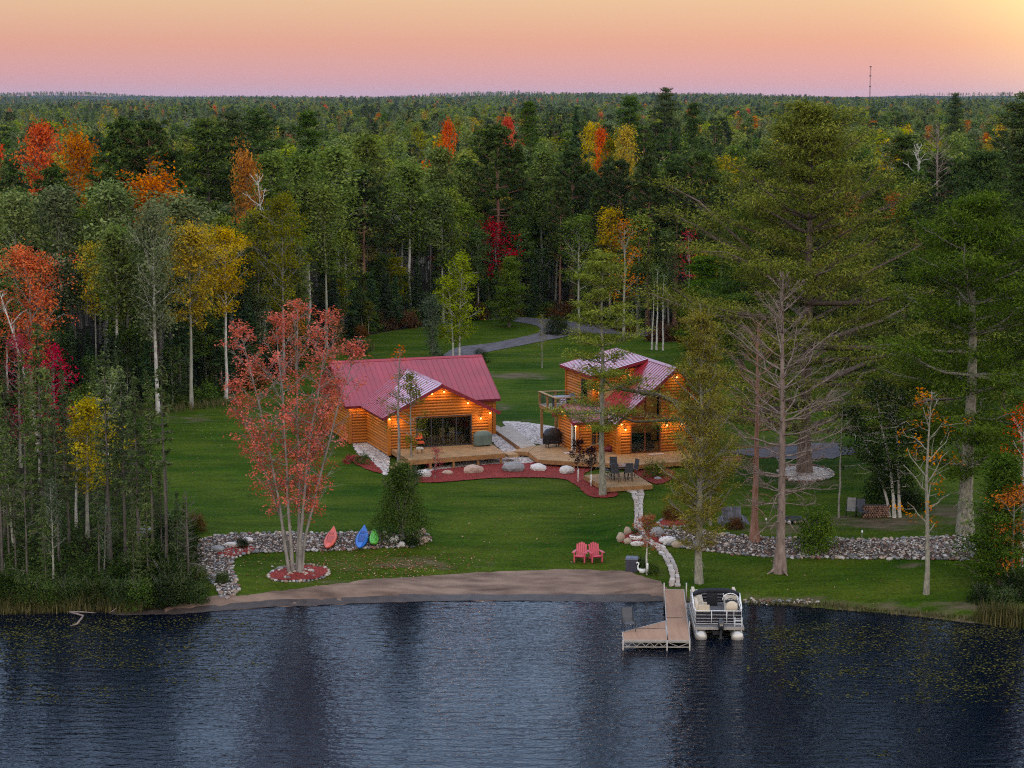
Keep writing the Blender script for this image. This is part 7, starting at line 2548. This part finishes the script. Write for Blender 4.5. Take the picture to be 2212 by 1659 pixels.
def pick(px):
    m = MIX[0 if px < 520 else 1 if px < 1050 else 2 if px < 1520 else 3]
    u = rg.uniform(0, sum(b for a, b in m))
    for a, b in m:
        u -= b
        if u <= 0:
            return a
    return m[0][0]
HR = dict(aspen=(12, 16.5), paleaspen=(10.5, 14), maplegreen=(10, 14.5), olive=(9, 13.5), yellow=(8, 13), orange=(8, 13), redorange=(8, 13), crimson=(4, 7.5), spruce=(8, 15.5), wpine=(14, 19), redpine=(14, 18.5), deadtree=(9, 15))
counts = {}
for (x, y, e) in cand:
    px, _ = to_px((x, y, 3.))
    k = pick(px)
    counts[k] = counts.get(k, 0) + 1
    a, b = HR[k]
    h = rg.uniform(a, b) * (.92 if e > 50 else 1.)
    if e < 4:
        h *= rg.uniform(.5, .95)
    forest_tree(k, x, y, h)
# young trees and understorey in the first rows
for i in range(170):
    px = rg.uniform(-30, 2240) if i > 100 else rg.uniform(-30, 1080)
    y = 200.
    e = rg.uniform(.5, 13)
    for _ in range(8):
        x = (px - 1106) / F * (y * math.cos(PITCH) + 22 * math.sin(PITCH))
        y = float(edge_y(x)) + e
    k = 'spruce' if rg.uniform() < (.62 if px < 1100 else .4) else ('maplegreen' if rg.uniform() < .6 else 'paleaspen' if px < 700 else 'olive')
    forest_tree(k, x, y, rg.uniform(3., 7.5), None, 1.25)
# low growth along the edge of the woods
US = [pair(shrub(470 + i, 1.5, 1.1, 1500, .17, False, 8), 'grey', m) for i, m in enumerate(('shrub', 'darkshrub', 'rust', 'maplegreen'))]
US += [pair(broad(475, 5., .15, 1.1, 14, 4, 18, .2, .26, .05, (.5, 1.2)), 'grey', 'shrub')]
for i in range(150):
    px = rg.uniform(-40, 2250)
    y = 200.
    for _ in range(8):
        x = (px - 1106) / F * (y * math.cos(PITCH) + 24 * math.sin(PITCH))
        y = float(edge_y(x)) + rg.uniform(-.5, 4.5) * (1 if _ == 7 else 0)
    k = int(rg.choice([0, 1, 2, 3, 4], p=[.22, .25, .2, .13, .2]))
    s = rg.uniform(.7, 1.4)
    kk = ('green', 'dark', 'rusty', 'leafy', 'slender young')[k]
    lab = f'{kk} undergrowth bush, ' + where(px, 0)
    put('bush', lab, 'bush', (x, y, float(H(x, y)) - .03), US[k], (s, s, s * rg.uniform(.8, 1.2)), rg.uniform(0, 6), 'alike bushes: ' + lab)

# ------------------------------------------------------------------ the far woods, one mass
def far_obj(g, H_, bark, leaf, name):
    """trunk and crown in one mesh for the far woods"""
    VT, VL = np.concatenate(g.V), np.concatenate(g.LV)
    QT, n = np.concatenate(g.Q), len(VL) // 4
    Q = np.concatenate([QT, np.arange(n * 4).reshape(-1, 4) + len(VT)])
    tint = np.concatenate([np.full(len(VT), .5), np.concatenate(g.LT)])
    me = fast_mesh(name, np.concatenate([VT, VL]) / H_, Q, attr={'tint': tint}, mats=[barks[bark], LM[leaf]])
    mi = np.concatenate([np.zeros(len(QT)), np.ones(n)]).astype(np.int32)
    me.polygons.foreach_set('material_index', mi)
    return bpy.data.objects.new(name, me)
fc = bpy.data.collections.new('far_tree_kinds')
far_list = []
def fadd(g, H_, bark, leaf):
    o = far_obj(g, H_, bark, leaf, 'far_tree_%02d' % len(far_list))
    fc.objects.link(o)
    far_list.append(o)
for i in range(2):
    fadd(broad(500 + i, 15., .3, 2.7, 16, 3, 15, .62, .55, .14, (.5, 1.2)), 15., 'aspen', 'aspen')          # 0,1
fadd(broad(502, 15., .3, 2.7, 16, 3, 15, .62, .55, .14, (.5, 1.2)), 15., 'grey', 'maplegreen')               # 2
fadd(broad(503, 15., .25, 2.6, 16, 3, 15, .62, .55, .14, (.5, 1.2)), 15., 'aspen', 'paleaspen')              # 3
fadd(broad(504, 14., .3, 2.2, 14, 3, 15, .6, .5, .12, (.4, 1.2)), 14., 'grey', 'olive')                      # 4
fadd(broad(505, 13., .3, 2.1, 14, 3, 15, .6, .5, .12, (.4, 1.2)), 13., 'grey', 'orange')                     # 5
fadd(broad(506, 13., .3, 2.1, 14, 3, 15, .6, .5, .12, (.4, 1.2)), 13., 'grey', 'redorange')                  # 6
fadd(broad(507, 13., .3, 2.1, 14, 3, 15, .6, .5, .12, (.4, 1.2)), 13., 'grey', 'yellow')                     # 7
for i in range(2):
    fadd(spruce(510 + i, 15., .1, 2.0, .85, 5, 8, .72, .12), 15., 'spruce', 'spruce')                        # 8,9
fadd(redpine(512, 18., .4, 2.8, 8, 5, 10, .8, .2, 6), 18., 'redbark', 'redpine')                             # 10
fadd(wpine(513, 18., .25, 3.4, 1.5, 5, 4, 10, .85, .2, (.7, .25), .12, 'oval', .1), 18., 'pine', 'pine')     # 11
fadd(broad(514, 10., .1, 1.5, 14, 3, 16, .5, .4, .08, (.7, 1.3)), 10., 'aspen', 'brightgreen')               # 12
rg = np.random.default_rng(99)
PP, KK, SS = [], [], []
def band(y0, y1, spacing, hs, grow=1.):
    ys_ = y0
    while ys_ < y1:
        sp = spacing * (ys_ / y0) ** grow
        hw_ = ys_ * .33 + 25
        n = int(2 * hw_ / sp)
        x = rg.uniform(-hw_, hw_, n)
        y = ys_ + rg.uniform(-.5, .5, n) * sp
        zz = H(x, y)
        px = 1106 + F * x / (y * math.cos(PITCH) + 24 * math.sin(PITCH))
        # soft patches of one kind or another
        pch = np.sin(x * .055 + 1.3 * np.sin(y * .02)) + np.sin(y * .03 + x * .018 + 2.) + rg.normal(0, .5, n)
        u = rg.uniform(0, 1, n)
        k = np.where(pch > .75, rg.choice([8, 9, 10, 11, 10], n), np.where(pch < -.95, rg.choice([3, 0, 12, 12], n), rg.choice([0, 1, 2, 2, 3, 8], n)))
        k = np.where(u < .006, 6, np.where(u < .014, 5, np.where(u < .034, 7, np.where(u < .085, 4, k))))
        young = (px < 760 + 120 * np.sin(y * .01)) & (y > 640) & (y < 1500) & (rg.uniform(0, 1, n) < .85)
        k = np.where(young, rg.choice([12, 12, 3, 0, 12], n), k)
        warm = (px > 1500) & (y < 900) & (rg.uniform(0, 1, n) < .10)
        k = np.where(warm, rg.choice([4, 5, 7, 7], n), k)
        h = rg.uniform(hs[0], hs[1], n) * np.where(young, .62, 1.) * np.where(np.isin(k, (10, 11)), 1.15, 1.)
        h = h * np.where(np.isin(k, (8, 9)) & (rg.uniform(0, 1, n) < .4), .75, 1.)
        PP.append(np.stack([x, y, zz - .2], 1))
        KK.append(k)
        SS.append(h)
        ys_ += sp * .95
band(MAXY, 1150, 5.6, (7.5, 17.), .55)
band(1150, 2600, 10.5, (10.5, 15.5), .6)
band(2600, 9000, 17., (11, 17.), 1.0)
# the same woods go on beyond both sides of the view
n = 900
y = rg.uniform(112, MAXY, n)
x = (y * .262 + 4 + rg.uniform(0, 1, n) ** 1.3 * 60) * np.where(rg.uniform(0, 1, n) < .5, -1, 1)
ok = ((y > edge_y(x) + 1) | ((x < 0) & (y > np.interp(x, SX, SY) + 5))) & (np.abs(x) > y * .262 + 4)
x, y = x[ok], y[ok]
PP.append(np.stack([x, y, H(x, y) - .1], 1))
KK.append(rg.choice([0, 1, 2, 3, 8, 9, 10, 11, 4], len(x)))
SS.append(rg.uniform(9, 16, len(x)))
PP, KK, SS = np.concatenate(PP), np.concatenate(KK), np.concatenate(SS)
me = bpy.data.meshes.new('woods')
me.vertices.add(len(PP))
me.vertices.foreach_set('co', PP.astype(np.float32).ravel())
a = me.attributes.new('pick', 'INT', 'POINT')
a.data.foreach_set('value', KK.astype(np.int32))
a = me.attributes.new('size', 'FLOAT', 'POINT')
a.data.foreach_set('value', SS.astype(np.float32))
a = me.attributes.new('turn', 'FLOAT', 'POINT')
a.data.foreach_set('value', rg.uniform(0, 6.283, len(PP)).astype(np.float32))
wood = link('woods', me)
wood['kind'] = 'stuff'
ng = bpy.data.node_groups.new('woods', 'GeometryNodeTree')
ng.interface.new_socket('Geometry', in_out='INPUT', socket_type='NodeSocketGeometry')
ng.interface.new_socket('Geometry', in_out='OUTPUT', socket_type='NodeSocketGeometry')
gi, go = ng.nodes.new('NodeGroupInput'), ng.nodes.new('NodeGroupOutput')
ci = ng.nodes.new('GeometryNodeCollectionInfo')
ci.inputs['Collection'].default_value = fc
ci.inputs['Separate Children'].default_value = True
ci.inputs['Reset Children'].default_value = True
ip = ng.nodes.new('GeometryNodeInstanceOnPoints')
ip.inputs['Pick Instance'].default_value = True
def named(nm, ty):
    q = ng.nodes.new('GeometryNodeInputNamedAttribute')
    q.data_type = ty
    q.inputs['Name'].default_value = nm
    return q.outputs['Attribute']
cx = ng.nodes.new('ShaderNodeCombineXYZ')
ng.links.new(named('turn', 'FLOAT'), cx.inputs[2])
sx_ = ng.nodes.new('ShaderNodeCombineXYZ')
sz = named('size', 'FLOAT')
for i in range(3):
    ng.links.new(sz, sx_.inputs[i])
mtp = ng.nodes.new('GeometryNodeMeshToPoints')
ng.links.new(gi.outputs[0], mtp.inputs[0])
ng.links.new(mtp.outputs[0], ip.inputs['Points'])
ng.links.new(ci.outputs[0], ip.inputs['Instance'])
ng.links.new(named('pick', 'INT'), ip.inputs['Instance Index'])
ng.links.new(cx.outputs[0], ip.inputs['Rotation'])
ng.links.new(sx_.outputs[0], ip.inputs['Scale'])
ng.links.new(ip.outputs[0], go.inputs[0])
md = wood.modifiers.new('woods', 'NODES')
md.node_group = ng

# ------------------------------------------------------------------ the air
hz = MB().box((0, 2800, 18.), (9000, 8000, 52.)).build('haze', None)
hm, hn, ho = newmat('haze_air')
pv = N(hn, 'ShaderNodeVolumePrincipled')
pv.inputs['Color'].default_value = (.50, .72, 1., 1)
pv.inputs['Density'].default_value = 2.2e-5
lk(hn, pv.outputs[0], ho.inputs['Volume'])
hz.data.materials.append(hm)
hz['kind'] = 'stuff'

# ------------------------------------------------------------------ labels: tell alike neighbours apart by their order
ORD = ('first', 'second', 'third', 'fourth', 'fifth', 'sixth', 'seventh', 'eighth', 'ninth')
by = {}
for o in COL.objects:
    if o.parent is None and o.get('label'):
        by.setdefault(o['label'], []).append(o)
for lab, os_ in by.items():
    if 2 <= len(os_) <= 9:
        os_.sort(key=lambda o: to_px(o.location)[0])
        for i, o in enumerate(os_):
            o['label'] = lab + ', ' + ORD[i] + ' from left'
